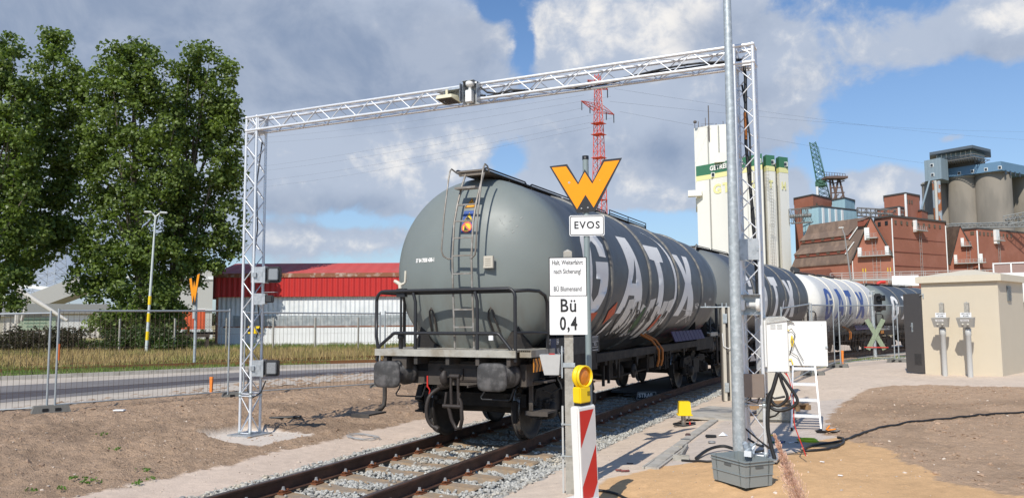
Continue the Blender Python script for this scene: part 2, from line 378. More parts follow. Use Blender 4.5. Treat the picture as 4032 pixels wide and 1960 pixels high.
# ================================================================ TERRAIN
def inpoly(x, y, poly):
    c = np.zeros(x.shape, bool); n = len(poly)
    for i in range(n):
        (x1, y1), (x2, y2) = poly[i], poly[i-1]
        if y1 == y2: continue
        c ^= ((y1 > y) != (y2 > y)) & (x < (x2-x1)*(y-y1)/(y2-y1)+x1)
    return c
gx = np.concatenate([[-6000, -2500, -1000, -400, -200, -120, -90], np.arange(-70, -30, 1.2), np.arange(-30, -11.5, .3), np.arange(-11.5, 8.5, .065), np.arange(8.5, 30, .35), [32, 36, 42, 50, 65, 90, 150, 300, 700, 2000, 6000]])
gy = np.concatenate([[-400, -150, -60, -30, -18, -12], np.arange(-9, -5, .3), np.arange(-5, 13, .065), np.arange(13, 34, .25), np.arange(34, 70, .9), [75, 85, 100, 140, 200, 400, 900, 2500, 9000]])
X, Y = np.meshgrid(gx, gy); d = X-xc(Y); Z = zbase(X, Y)
nb = fbm(X, Y, .9, 3); ne = fbm(X, Y, 6, 5); nf = fbm(X, Y, 14, 8, 3); X2 = X+.22*nb+.12*ne; Y2 = Y+.3*nb+.15*ne
d2 = X2-xc(Y2)
near = (X > -13) & (X < 9) & (Y > -5) & (Y < 16)
sandp = [(1.9, -6), (2.5, -1.2), (2.75, -.1), (3.0, .55), (3.6, .98), (4.35, .75), (4.55, 1.6), (4.85, 2.9), (5.3, 3.5), (6, 4), (12, -1), (12, -8), (1.9, -8)]
soilr = [(4.95, 3.5), (4.85, 5.5), (5.05, 8.1), (5.55, 10.4), (6.1, 11.2), (8.7, 11.1), (14, 10.6), (14, -1.0), (7.6, -.35), (7, -.15), (6.3, .35), (5.9, 1.6), (5.75, 2.6)]
slab = [(3.35, .9), (4.75, .9), (4.95, 3.1), (4.2, 4.6), (3.3, 4.3)]
alb = np.ones(X.shape+(4,)); amp = np.full(X.shape, .010)
def paint(mask, col, a=None):
    for i in range(3): alb[..., i][mask] = col[i]
    if a is not None: amp[mask] = a
paint(np.ones(X.shape, bool), (.36, .30, .16), .01)                       # grassland far off
paint((X2 > -11.5) & (Y2 < 70), (.56, .46, .37), .004)                     # pale crushed stone
paint((d2 < -2.75) & (X2 > -11.5) & (Y2 < 17), (.44, .305, .205), .055)    # tilled soil
paint((d2 > 1.6) & (X2 < 30) & (Y2 < 60), (.62, .505, .40), .008)
paint((d2 < -1.6) & (d2 >= -2.75), (.61, .485, .385), .008)                 # pink gravel path
paint((d2 > 3) & inpoly(X2, Y2, [(3.0, .2), (3.1, 7), (5, 8.5), (5, 1.0)]), (.55, .47, .40), .004)
paint(inpoly(X2, Y2, sandp), (.61, .385, .20), .013)
paint(inpoly(X2, Y2, soilr), (.45, .31, .205), .028)
paint((np.abs(d) < 1.72+.12*ne) & (Y < 60), (.27, .275, .265), .01)
pad = (X > -4.95) & (X < -3.35) & (Y > .1+.05*ne) & (Y < 1.5)
paint(pad, (.62, .54, .46), .0); Z[pad] = -.155
mud = fbm(X, Y, 1.6, 21); alb[..., :3] *= (1+.10*mud+.10*nf*(amp > .003)+.06*ne)[..., None]
# damp darker patches in the soil, churned clods
wet = sst(fbm(X, Y, .7, 33), .05, .5)*(amp > .014)
alb[..., :3] *= (1-.22*wet)[..., None]
bank = sst(-d, 2.9, 4.2)*(X > -9.5)*(1-sst(Y, 7, 11))*sst(-X+0*Y, 3.0, 4.6)
Z = Z+near*bank*(.10*fbm(X, Y, .5, 61, 3)+.04*fbm(X, Y, 3.2, 62, 4)+.05*sst(-Y, -1.5, 3))*(~pad)
Z = Z+near*(amp*(nf*.9+np.abs(fbm(X, Y, 4.5, 40))*1.2-.3)+amp*1.0*np.maximum(0, fbm(X, Y, 9, 44)-.1))
alb = np.clip(alb, .01, .9); alb[..., 3] = np.clip(amp/.05, .12, 1)
ny, nx = X.shape; idx = np.arange(nx*ny).reshape(ny, nx)
F = np.stack([idx[:-1, :-1], idx[:-1, 1:], idx[1:, 1:], idx[1:, :-1]], -1).reshape(-1, 4)
GM = bpy.data.materials.new('ground'); GM.use_nodes = True; t = NT(GM.node_tree); b = t.n['Principled BSDF']
at_ = t.new('ShaderNodeAttribute', attribute_name='alb'); g = t.new('ShaderNodeTexCoord').outputs['Object']
n_f = t.noise(g, 55, 4, .7); n_m = t.noise(g, 9, 5, .6)
v = t.math('ADD', t.math('MULTIPLY', n_f, .55), t.math('ADD', t.math('MULTIPLY', n_m, .35), .55))
vo = t.new('ShaderNodeTexVoronoi'); t.l.new(g, vo.inputs['Vector']); vo.inputs['Scale'].default_value = 32
spk = t.ramp(vo.outputs['Distance'], .22, .12); pebble = t.math('MULTIPLY', spk, t.math('GREATER_THAN', t.noise(g, 21, 2), .60))
c = t.vmath('SCALE', at_.outputs['Color'], scale=v); c = t.mix(t.math('MULTIPLY', pebble, .55), c, (.62, .58, .52))
t.l.new(c, b.inputs['Base Color']); b.inputs['Roughness'].default_value = .95; b.inputs['Specular IOR Level'].default_value = .15
bm_ = t.new('ShaderNodeBump'); bm_.inputs['Strength'].default_value = .9; t.l.new(t.math('MULTIPLY', at_.outputs['Alpha'], .026), bm_.inputs['Distance']); n_c = t.noise(g, 16, 5, .65, .4)
t.l.new(t.math('ADD', t.math('ADD', n_f, t.math('MULTIPLY', n_m, 1.2)), t.math('ADD', t.math('MULTIPLY', t.ramp(n_c, .35, .75), .7), t.math('MULTIPLY', pebble, .5))), bm_.inputs['Height']); t.l.new(bm_.outputs[0], b.inputs['Normal'])
ground = np_mesh('ground', np.stack([X, Y, Z], -1), F, GM, attr=alb.reshape(-1, 4), smooth=True); tag(ground, kind='structure')

from bisect import bisect
def zsurf(x, y):
    i = np.clip(np.searchsorted(gy, y)-1, 0, ny-2); j = np.clip(np.searchsorted(gx, x)-1, 0, nx-2); fx = (x-gx[j])/(gx[j+1]-gx[j]); fy = (y-gy[i])/(gy[i+1]-gy[i])
    return (Z[i, j]*(1-fx)+Z[i, j+1]*fx)*(1-fy)+(Z[i+1, j]*(1-fx)+Z[i+1, j+1]*fx)*fy
def zg(x, y): return float(zsurf(np.array([float(x)]), np.array([float(y)]))[0])
# loose stones and clods on the soil and the path
def rocks(name, P, S, mt, squash=.7, kind=None, label=None):
    ph_ = (1+5**.5)/2; o = np.array([(-1, ph_, 0), (1, ph_, 0), (-1, -ph_, 0), (1, -ph_, 0), (0, -1, ph_), (0, 1, ph_), (0, -1, -ph_), (0, 1, -ph_), (ph_, 0, -1), (ph_, 0, 1), (-ph_, 0, -1), (-ph_, 0, 1)])/1.9
    oct_ = np.array([(0, 11, 5), (0, 5, 1), (0, 1, 7), (0, 7, 10), (0, 10, 11), (1, 5, 9), (5, 11, 4), (11, 10, 2), (10, 7, 6), (7, 1, 8), (3, 9, 4), (3, 4, 2), (3, 2, 6), (3, 6, 8), (3, 8, 9), (4, 9, 5), (2, 4, 11), (6, 2, 10), (8, 6, 7), (9, 8, 1)])
    n = len(P); V = np.repeat(o[None], n, 0)*(1+RN.uniform(-.16, .16, (n, 12, 1)))+RN.uniform(-.16, .16, (n, 12, 3)); cutn = RN.normal(size=(n, 3)); cutn /= np.linalg.norm(cutn, axis=1)[:, None]; dp = (V*cutn[:, None]).sum(-1); V -= np.maximum(dp-.45, 0)[..., None]*cutn[:, None]
    V *= np.stack([RN.uniform(.75, 1.3, n), RN.uniform(.6, 1.1, n), RN.uniform(.5, .9, n)*squash/.7], -1)[:, None]
    a = RN.uniform(0, 6.28, n); tlt = RN.uniform(-.7, .7, n)
    x, y, z = V[..., 0].copy(), V[..., 1].copy(), V[..., 2].copy()
    y, z = y*np.cos(tlt)[:, None]-z*np.sin(tlt)[:, None], y*np.sin(tlt)[:, None]+z*np.cos(tlt)[:, None]
    V = np.stack([x*np.cos(a)[:, None]-y*np.sin(a)[:, None], x*np.sin(a)[:, None]+y*np.cos(a)[:, None], z], -1)
    V = V*np.asarray(S)[:, None, None]+np.asarray(P)[:, None]
    Fs = (oct_[None]+(np.arange(n)*12)[:, None, None]).reshape(-1, 3)
    ob = np_mesh(name, V, Fs, mt); tag(ob, label, name.replace('_', ' '), kind=kind) if kind else None
    return ob
STONE = mat('ballast stone', (.40, .39, .355), .85, 0, .12, 40, island=.30, col2=(.46, .40, .31), s2=1.5, f2=(.5, .7))
n = 38000; yy = -5.5+22*RN.random(n)**1.25; dd = RN.uniform(-1.72, 1.72, n)+RN.normal(0, .035, n)
keep = ~((np.abs(np.abs(dd)-.755) < .055)); yy, dd = yy[keep], dd[keep]
ph = np.abs(((yy+.3)/.6) % 1-.5)*.6          # distance to the sleeper centre line
onsl = (ph < .13) & (np.abs(dd) < 1.30); keep = ~(onsl & (RN.random(len(yy)) < .965)); yy, dd, onsl = yy[keep], dd[keep], onsl[keep]
xx = xc(yy)+dd; zz = zbase(xx, yy)+np.where(np.abs(dd) < 1.4, .028, .012)+RN.uniform(-.015, .012, len(yy))+np.where(onsl, .03, 0)
rocks('ballast', np.stack([xx, yy, zz], -1), RN.uniform(.018, .034, len(yy)), STONE, kind='stuff', label='grey crushed stone ballast between and beside the rails')
CLOD = mat('soil clod', (.36, .245, .165), .95, 0, .2, 30, island=.25)
n = 9000; cx_ = np.concatenate([RN.uniform(-10.5, -2.9, 5200), RN.uniform(4.9, 9, 3800)]); cy_ = np.concatenate([RN.uniform(-4.5, 11, 5200), RN.uniform(-.5, 11, 3800)]); kk = (cx_ < 0) | (inpoly(cx_, cy_, soilr)); cx_, cy_ = cx_[kk], cy_[kk]; pt = vnoise(cx_, cy_, 1.3, 77) > .42; cx_, cy_ = cx_[pt], cy_[pt]
rocks('soil_clods', np.stack([cx_, cy_, zsurf(cx_, cy_)+.002], -1), RN.choice([.010, .018, .030, .045], len(cx_), p=[.5, .33, .14, .03]), CLOD, squash=.5, kind='stuff', label='loose brown clods of soil on the bare earth')
STONE2 = mat('loose stone', (.50, .42, .34), .9, 0, .15, 40, island=.4)
n = 2600; px_ = np.concatenate([RN.uniform(-10, -2.6, 1500), RN.uniform(-3, -1.7, 300), RN.uniform(1.8, 8.5, 800)]); py_ = np.concatenate([RN.uniform(-4, 10, 1500), RN.uniform(-4, 8, 300), RN.uniform(-3, 11, 800)])
rocks('loose_stones', np.stack([px_, py_, zsurf(px_, py_)+.004], -1), RN.choice([.006, .009, .014, .024], n, p=[.5, .3, .16, .04]), STONE2, kind='stuff', label='pebbles and small clods scattered on soil and gravel')

# ---------------------------------------------------------------- road, gutter, kerb on the left
def strip(name, lo, up, mt, dz, kind='structure', sub=24):
    L = [atz(x, y, -.03) for x, y in lo]; U = [atz(x, y, -.03) for x, y in up]; P = []
    def lerp(A, s):
        k = min(int(s), len(A)-2); return A[k].lerp(A[k+1], s-k)
    for i in range(sub*4+1):
        s = i/(sub*4)*(len(L)-1); a, b_ = lerp(L, s), lerp(U, s)
        for j in range(7):
            q = a.lerp(b_, j/6); P.append((q.x, q.y, zg(q.x, q.y)+dz))
    Fq = [(i*7+j, (i+1)*7+j, (i+1)*7+j+1, i*7+j+1) for i in range(sub*4) for j in range(6)]
    o = np_mesh(name, P, Fq, mt, smooth=True); return tag(o, kind=kind)
ASPH = mat('asphalt', (.18, .165, .16), .9, 0, .2, 3, .3, 120, col2=(.22, .20, .19), s2=.5)
ASPD = mat('fresh dark asphalt', (.085, .075, .08), .85, 0, .3, 3, .3, 120)
LCON = mat('pale concrete road edge', (.52, .45, .37), .9, 0, .12, 2, .2, 60, col2=(.44, .38, .31), s2=1)
Xs = (-900, 0, 470, 939, 1200, 1478, 1900)
line = lambda *ys: list(zip(Xs, ys))
strip('road_shoulder', line(1710, 1622, 1578, 1541, 1522, 1506, 1482), line(1668, 1585, 1545, 1504, 1486, 1472, 1452), LCON, .016)
strip('road', line(1668, 1585, 1545, 1504, 1486, 1472, 1452), line(1560, 1520, 1493, 1465, 1455, 1446, 1432), ASPH, .02)
strip('dark_road_patch', line(1655, 1571, 1531, 1497, 1481, 1466, 1446), line(1605, 1545, 1517, 1484, 1470, 1458, 1440), ASPD, .026)
strip('gutter', line(1560, 1520, 1493, 1465, 1455, 1446, 1432), line(1538, 1499, 1478, 1456, 1447, 1439, 1427), LCON, .02)
ku = line(1538, 1499, 1478, 1456, 1447, 1439, 1427)
kb = MB(); pts = [atz(x, y, -.03) for x, y in ku]; KP = []
for i in range(len(pts)-1):
    n_ = max(1, int((pts[i+1]-pts[i]).length/1.0))
    for k in range(n_): KP.append((pts[i].lerp(pts[i+1], k/n_), pts[i].lerp(pts[i+1], (k+1)/n_)))
for a, b_ in KP:
    mid = (a+b_)/2; dv = b_-a
    kb.box((mid.x, mid.y, zg(mid.x, mid.y)+.05), (dv.length-.012, .14, .2), rz=math.atan2(dv.y, dv.x))
o = kb.build('kerb', CONC); tag(o, kind='structure')
# level crossing road behind the train on the right
P = [(-9, 14), (-7.5, 20), (2, 25), (9, 33), (17, 44), (26, 62), (40, 80), (46, 76), (30, 52), (20, 36), (12.5, 26), (6.5, 24.3)]
cr = MB(); CRX = [(-3.0, 29.5), (3.4, 29.0), (5.7, 28.6), (8, 29.6), (14, 35), (30, 55)]; CRY = [(-2, 36), (5, 35.6), (8.5, 36.5), (11, 39), (18, 48), (36, 70)]
V_ = []
for i in range(41):
    s = i/40*(len(CRX)-1); k = min(int(s), len(CRX)-2); f_ = s-k
    a = Vector(CRX[k]).lerp(Vector(CRX[k+1]), f_); b_ = Vector(CRY[k]).lerp(Vector(CRY[k+1]), f_)
    for j in range(9):
        q = a.lerp(b_, j/8); V_.append((q.x, q.y, zg(q.x, q.y)+.03))
o = np_mesh('crossing_road', V_, [(i*9+j, (i+1)*9+j, (i+1)*9+j+1, i*9+j+1) for i in range(40) for j in range(8)], ASPH, smooth=True); tag(o, kind='structure')

# ================================================================ TRACK
track = thing('railway_track', 'rusty railway track on sleepers running under the tank wagons', 'railway track', (0, 0, 0))
def rail_profile(): return [(-.062, -.172), (.062, -.172), (.062, -.160), (.012, -.140), (.010, -.045), (.036, -.032), (.036, -.008), (.028, 0), (-.028, 0), (-.036, -.008), (-.036, -.032), (-.010, -.045), (-.012, -.140), (-.062, -.160)]
ys = np.concatenate([np.arange(-12, 14, .5), np.arange(14, 70, 1.0)])
def rail(off, top=False, xf=xc, zf=railz, ys=ys, prof=None, dz=0):
    prof = prof or rail_profile(); vs = []; k = len(prof)
    for y in ys:
        x0 = float(xf(y)); x1 = float(xf(y+.1)); a = math.atan2(x1-x0, .1); z = float(zf(y))
        for px, pz in prof: vs.append((x0+(off+px)*math.cos(a), y-(off+px)*math.sin(a), z+pz+dz))
    fs = [(i*k+j, (i+1)*k+j, (i+1)*k+(j+1) % k, i*k+(j+1) % k) for i in range(len(ys)-1) for j in range(k)]
    return vs, fs
for s in (-1, 1):
    mb = MB(); mb.add(*rail(s*.753)); r_ = mb.build('rail', RAIL, track)
    mb = MB(); mb.add(*rail(s*.753, prof=[(-.027, .0015), (.027, .0015), (.027, .0005), (-.027, .0005)])); mb.build('worn_head', RAILTOP, r_)
# a sleeper with its four fastenings, then copies
sm_ = MB(); prof = [(-1.30, 0), (-1.28, .02), (-.95, .03), (-.5, .012), (-.3, -.012), (.3, -.012), (.5, .012), (.95, .03), (1.28, .02), (1.30, 0)]
for i in range(len(prof)-1):
    (x0, h0), (x1, h1) = prof[i], prof[i+1]; z0 = -.19
    A = [(x0, -.135, z0-.1), (x0, -.12, z0+h0-.005), (x0, -.10, z0+h0), (x0, .10, z0+h0), (x0, .12, z0+h0-.005), (x0, .135, z0-.1)]
    B = [(x1, p[1], z0-.1 if k_ in (0, 5) else z0+h1-(.005 if k_ in (1, 4) else 0)) for k_, p in enumerate(A)]
    sm_.add(A+B, [(k_, k_+6, k_+7, k_+1) for k_ in range(5)])
sleeper_me = sm_.build('sleeper', SLEEPER, track); sl0 = sleeper_me
cl = MB(); cl.box((0, 0, -.005), (.12, .15, .02)); cl.tube([(-.01, -.06, .01), (.0, -.065, .03), (.03, -.05, .035), (.035, -.02, .02), (.035, .02, .02), (.03, .05, .035), (0, .065, .03), (-.01, .06, .01)], .009, 6)
bo = MB(); bo.lathe([(.0, .085), (.014, .085), (.016, .05), (.024, .048), (.024, .03), (.03, .028), (.03, .015), (0, .015)], n=6, smooth=False)
first = True; cme = bme = None; cnt = 0
for k_ in range(-13, 62):
    y = k_*.6; x = float(xc(y)); a = -math.atan2(float(xc(y+.2))-x, .2)
    if k_ == -13: s_ = sl0
    else: s_ = sl0.copy(); COL.objects.link(s_)
    s_.parent = track; s_.location = (x, y, railz(y)); s_.rotation_euler = (0, 0, a)
    if -9 <= k_ <= 15:
        for off in (-.753+.085, -.753-.085, .753+.085, .753-.085):
            if cme is None:
                f_ = cl.build('fastening', CLIP, s_); bb_ = bo.build('bolt', BOLT, f_) if False else None; cme = f_
            else: f_ = cme.copy(); COL.objects.link(f_); f_.parent = s_
            f_.location = (off, 0, -.158); f_.rotation_euler = (0, 0, 0 if off in (-.753+.085, .753+.085) else math.pi)
bm2 = MB()
for k_ in range(-9, 16):
    y = k_*.6; x = float(xc(y))
    for off in (-.67, -.835, .67, .835): bm2.lathe([(.0, .075), (.016, .075), (.018, .05), (.026, .048), (.026, .028), (0, .028)], c=(x+off, y, -.165), n=6, smooth=False)
o = bm2.build('rail_bolts', BOLT, track); o['kind'] = 'stuff'

# ================================================================ TANK WAGONS (local frame: X across, Y along from the near buffer faces, Z up from the rail)
WL, ZC, TR = 14.35, 2.62, 1.5
def cyl(u, deg, r=TR+.004):
    a = math.radians(deg); return Vector((r*math.cos(a), u, ZC+r*math.sin(a)))
def dishY(x, z, off=.006):
    q = min(.995, (x*x+(z-ZC)**2)/TR**2); return 1.42-.8*math.sqrt(1-q)-off
GLY = {
 'G': [(2.92, 11), (3.27, 11), (3.27, 20), (3.05, 28), (2.7, 31), (2.35, 28.5), (2.14, 19), (2.05, 0), (2.12, -16), (2.35, -27), (2.72, -31), (3.1, -24), (3.29, -12), (3.33, 8), (2.68, 7), (2.68, -4), (2.9, -4), (2.87, -14), (2.72, -19), (2.56, -15), (2.49, -3), (2.50, 8), (2.56, 18), (2.70, 21), (2.86, 18)],
 'T': [(6.12, 30), (7.38, 31.5), (7.30, 17), (6.98, 17), (7.1, -10), (7.2, -27), (6.72, -27), (6.66, 0), (6.56, 17), (6.22, 17.5)],
 'X': [(8.48, 29), (9.05, 29), (9.30, 10), (9.58, 30), (10.1, 30), (9.72, 3), (10.43, -29), (9.72, -29), (9.38, -9), (9.05, -29), (8.55, -29), (9.06, 2)]}
AOUT = [(4.14, -27), (4.50, -27), (4.58, -14), (5.02, -14), (5.12, -27), (5.64, -27), (5.3, 5), (5.03, 32), (4.38, 31), (4.52, 5)]
WCACHE = {}
def cached(key, fn):
    if key not in WCACHE: WCACHE[key] = fn()
    return WCACHE[key]
def use(name, key, fn, mt, parent):
    """link a part, sharing the mesh between wagons"""
    me = WCACHE.get(key)
    if me is None:
        mb = MB(); fn(mb); o = mb.build(name, mt, parent); WCACHE[key] = o.data; return o
    return link(name, me, parent)

def tank_fn(mb):
    prof = []
    for i in range(15):
        t_ = i/14*math.pi/2; prof.append((TR*math.sin(t_), 1.42-.8*math.cos(t_)))
    prof += [(TR, y) for y in np.linspace(1.9, WL-1.9, 12)]
    for i in range(14, -1, -1):
        t_ = i/14*math.pi/2; prof.append((TR*math.sin(t_), WL-1.42+.8*math.cos(t_)))
    mb.lathe([(max(r, .001), h) for r, h in prof], c=(0, 0, ZC), axis='Y', n=96)
def rib_fn(y): return lambda mb: mb.lathe([(TR-.01, -.05), (TR+.028, -.045), (TR+.036, 0), (TR+.028, .045), (TR-.01, .05)], c=(0, y, ZC), axis='Y', n=96)
def wheel_fn(mb):   # disc with flange, axis X, tread centred on x=0, flange on -x side
    mb.lathe([(.05, -.08), (.12, -.09), (.16, -.05), (.36, -.045), (.40, -.07), (.485, -.068), (.49, -.055), (.485, -.045)], axis='X', n=40)
    mb.lathe([(.485, -.045), (.462, -.035), (.46, 0), (.457, .06)], axis='X', n=40); 
    mb.lathe([(.457, .06), (.40, .065), (.37, .02), (.20, .0), (.14, .06), (.05, .08), (.001, .08)], axis='X', n=40)
def tread_fn(mb): mb.lathe([(.488, -.044), (.465, -.033), (.463, 0), (.460, .058)], axis='X', n=40)
def axle_fn(mb): mb.lathe([(.085, -.72), (.085, -.6), (.075, 0), (.085, .6), (.085, .72)], axis='X', n=14); mb.lathe([(.001, -1.12), (.07, -1.12), (.07, 1.12), (.001, 1.12)], axis='X', n=12)
def sideframe_fn(mb):   # at x=0 plane, along y, centred on the bogie
    poly = [(-1.35, .58), (-1.25, .80), (-.55, .84), (-.32, .70), (.32, .70), (.55, .84), (1.25, .80), (1.35, .58), (1.15, .50), (.62, .52), (.42, .40), (-.42, .40), (-.62, .52), (-1.15, .50)]
    mb.prism(poly, .10, lambda p: Vector((p.y-.05, p.x, p.z)))
    mb.bb(-.09, .09, -.32, .32, .36, .74)
    for s in (-1, 1):
        mb.bevbox((.03, s*.9, .47), (.24, .30, .30), .04)
        mb.lathe([(.001, .20), (.11, .20), (.125, .17), (.125, .0)], c=(0, s*.9, .46), axis='X', n=16)
        for dy in (-.26, .26):
            for k in range(6): mb.lathe([(.055, 0), (.085, .012), (.055, .024)], c=(.02, s*.9+dy, .40+k*.042), axis='Z', n=12)
            mb.lathe([(.06, .38), (.06, .66)], c=(.02, s*.9+dy, 0), n=10)
        mb.bb(-.06, .1, s*.9-.36, s*.9+.36, .37, .40)
    mb.tube([(.14, -1.2, .78), (.15, -.9, .72), (.15, -.2, .80), (.15, .4, .78), (.14, 1.1, .74)], .014, 6)
def bolster_fn(mb):
    mb.bb(-1.0, 1.0, -.22, .22, .55, .88); mb.bb(-.9, .9, -1.3, -1.18, .52, .72); mb.bb(-.9, .9, 1.18, 1.3, .52, .72)
    mb.lathe([(.3, .88), (.3, 1.06)], n=16)
    for s in (-1, 1):
        mb.bb(s*.62-.03, s*.62+.03, -1.4, 1.4, .6, .66)
        for yb in (-1.38, -.42, .42, 1.38): mb.bevbox((s*.75, yb, .46), (.09, .06, .34), .015)
def buffer_fn(mb):
    mb.lathe([(.10, -.09), (.10, -.30)], axis='Y', c=(0, .0, 0), n=20)
def bufhead(mb):   # squared off plate with a rounded face
    n = 10; hw, hh = .228, .196; pts = []
    for i in range(40):
        a = 2*math.pi*i/40; c, s = math.cos(a), math.sin(a); e = .42
        pts.append((hw*math.copysign(abs(c)**e, c), hh*math.copysign(abs(s)**e, s)))
    rings = [(1.0, .055), (1.0, .035), (.96, .018), (.75, .008), (.4, .001), (.02, -.002)]
    vs = [Vector((p[0]*k, y, p[1]*k)) for k, y in rings for p in pts]
    fs = [(i*40+j, i*40+(j+1) % 40, (i+1)*40+(j+1) % 40, (i+1)*40+j) for i in range(len(rings)-1) for j in range(40)]
    mb.add(vs, fs, True); mb.add([Vector((p[0], .055, p[1])) for p in pts], [tuple(range(40))[::-1]])
    mb.lathe([(.125, .05), (.125, .30), (.15, .31), (.15, .50), (.19, .52), (.19, .60)], axis='Y', n=24)
def frame_fn(mb):
    for s in (-1, 1):
        mb.bb(s*1.20, s*1.30, 3.2, WL-3.2, 1.09, 1.24)
        for y0, y1 in ((1.1, 3.25), (WL-3.25, WL-1.1)): mb.bb(s*1.14, s*1.295, y0, y1, .98, 1.30)
        mb.bb(s*1.05, s*1.10, .76, WL-.76, 1.0, 1.2)
        for k in range(5):
            y = 4.4+k*1.35; mb.prism([(-.09, 0), (.09, 0), (0, -.22)], .03, lambda p, s=s, y=y: Vector((s*1.24+p.y, y+p.x, 1.10+p.z)))
    mb.bb(-1.12, 1.12, .64, .76, .88, 1.19); mb.bb(-1.12, 1.12, WL-.76, WL-.64, .88, 1.19)
    mb.bb(-.2, .2, .76, WL-.76, .95, 1.18)
    for y in (2.4, 4.0, 6.0, 8.4, 10.3, WL-2.4): mb.bb(-1.2, 1.2, y-.07, y+.07, 1.0, 1.2)
def saddle_fn(mb, far):
    for y, dr in ((1.55, 1), (3.0, 1)):
        if far: y = WL-y
        out = []
        for i in range(19):
            a = math.radians(-160+i*140/18); out.append(((TR-.01)*math.cos(a), ZC+(TR-.01)*math.sin(a)))
        poly = [(-1.28, 1.28), (1.28, 1.28)]+[p for p in out[::-1] if p[1] < 1.75]
        # split in two halves around the tank bottom
        L_ = [p for p in out if p[0] < 0 and p[1] < 1.80]; R_ = [p for p in out if p[0] > 0 and p[1] < 1.80]
        for side in (L_, R_):
            for a, b_ in zip(side[:-1], side[1:]):
                mb.add([(a[0], y-.03, a[1]), (b_[0], y-.03, b_[1]), (b_[0], y-.03, 1.2), (a[0], y-.03, 1.2), (a[0], y+.03, a[1]), (b_[0], y+.03, b_[1]), (b_[0], y+.03, 1.2), (a[0], y+.03, 1.2)],
                       [(0, 1, 2, 3), (7, 6, 5, 4), (0, 4, 5, 1), (3, 2, 6, 7)])
    for s in (-1, 1):
        for y0, y1 in ((1.5, 3.1),):
            if far: y0, y1 = WL-y1, WL-y0
            mb.add([(s*1.22, y0, 1.22), (s*1.22, y1, 1.22), (s*.98, y1, 1.60), (s*.98, y0, 1.60)], [(0, 1, 2, 3), (3, 2, 1, 0)])
    for s in (() if far else (-1, 1)):
        P = [(s*1.0, 1.40), (s*.94, 1.50), (s*.88, 1.66), (s*.83, 1.86), (s*.79, 1.87), (s*.74, 1.66), (s*.66, 1.52), (s*.50, 1.40)]
        mb.add([(x, .92+.12*(z-1.4), z) for x, z in P]+[(x, 1.2, z) for x, z in P], [tuple(range(8)) if s > 0 else tuple(range(8))[::-1]]+[(i, (i+1) % 8, (i+1) % 8+8, i+8) for i in range(8)])
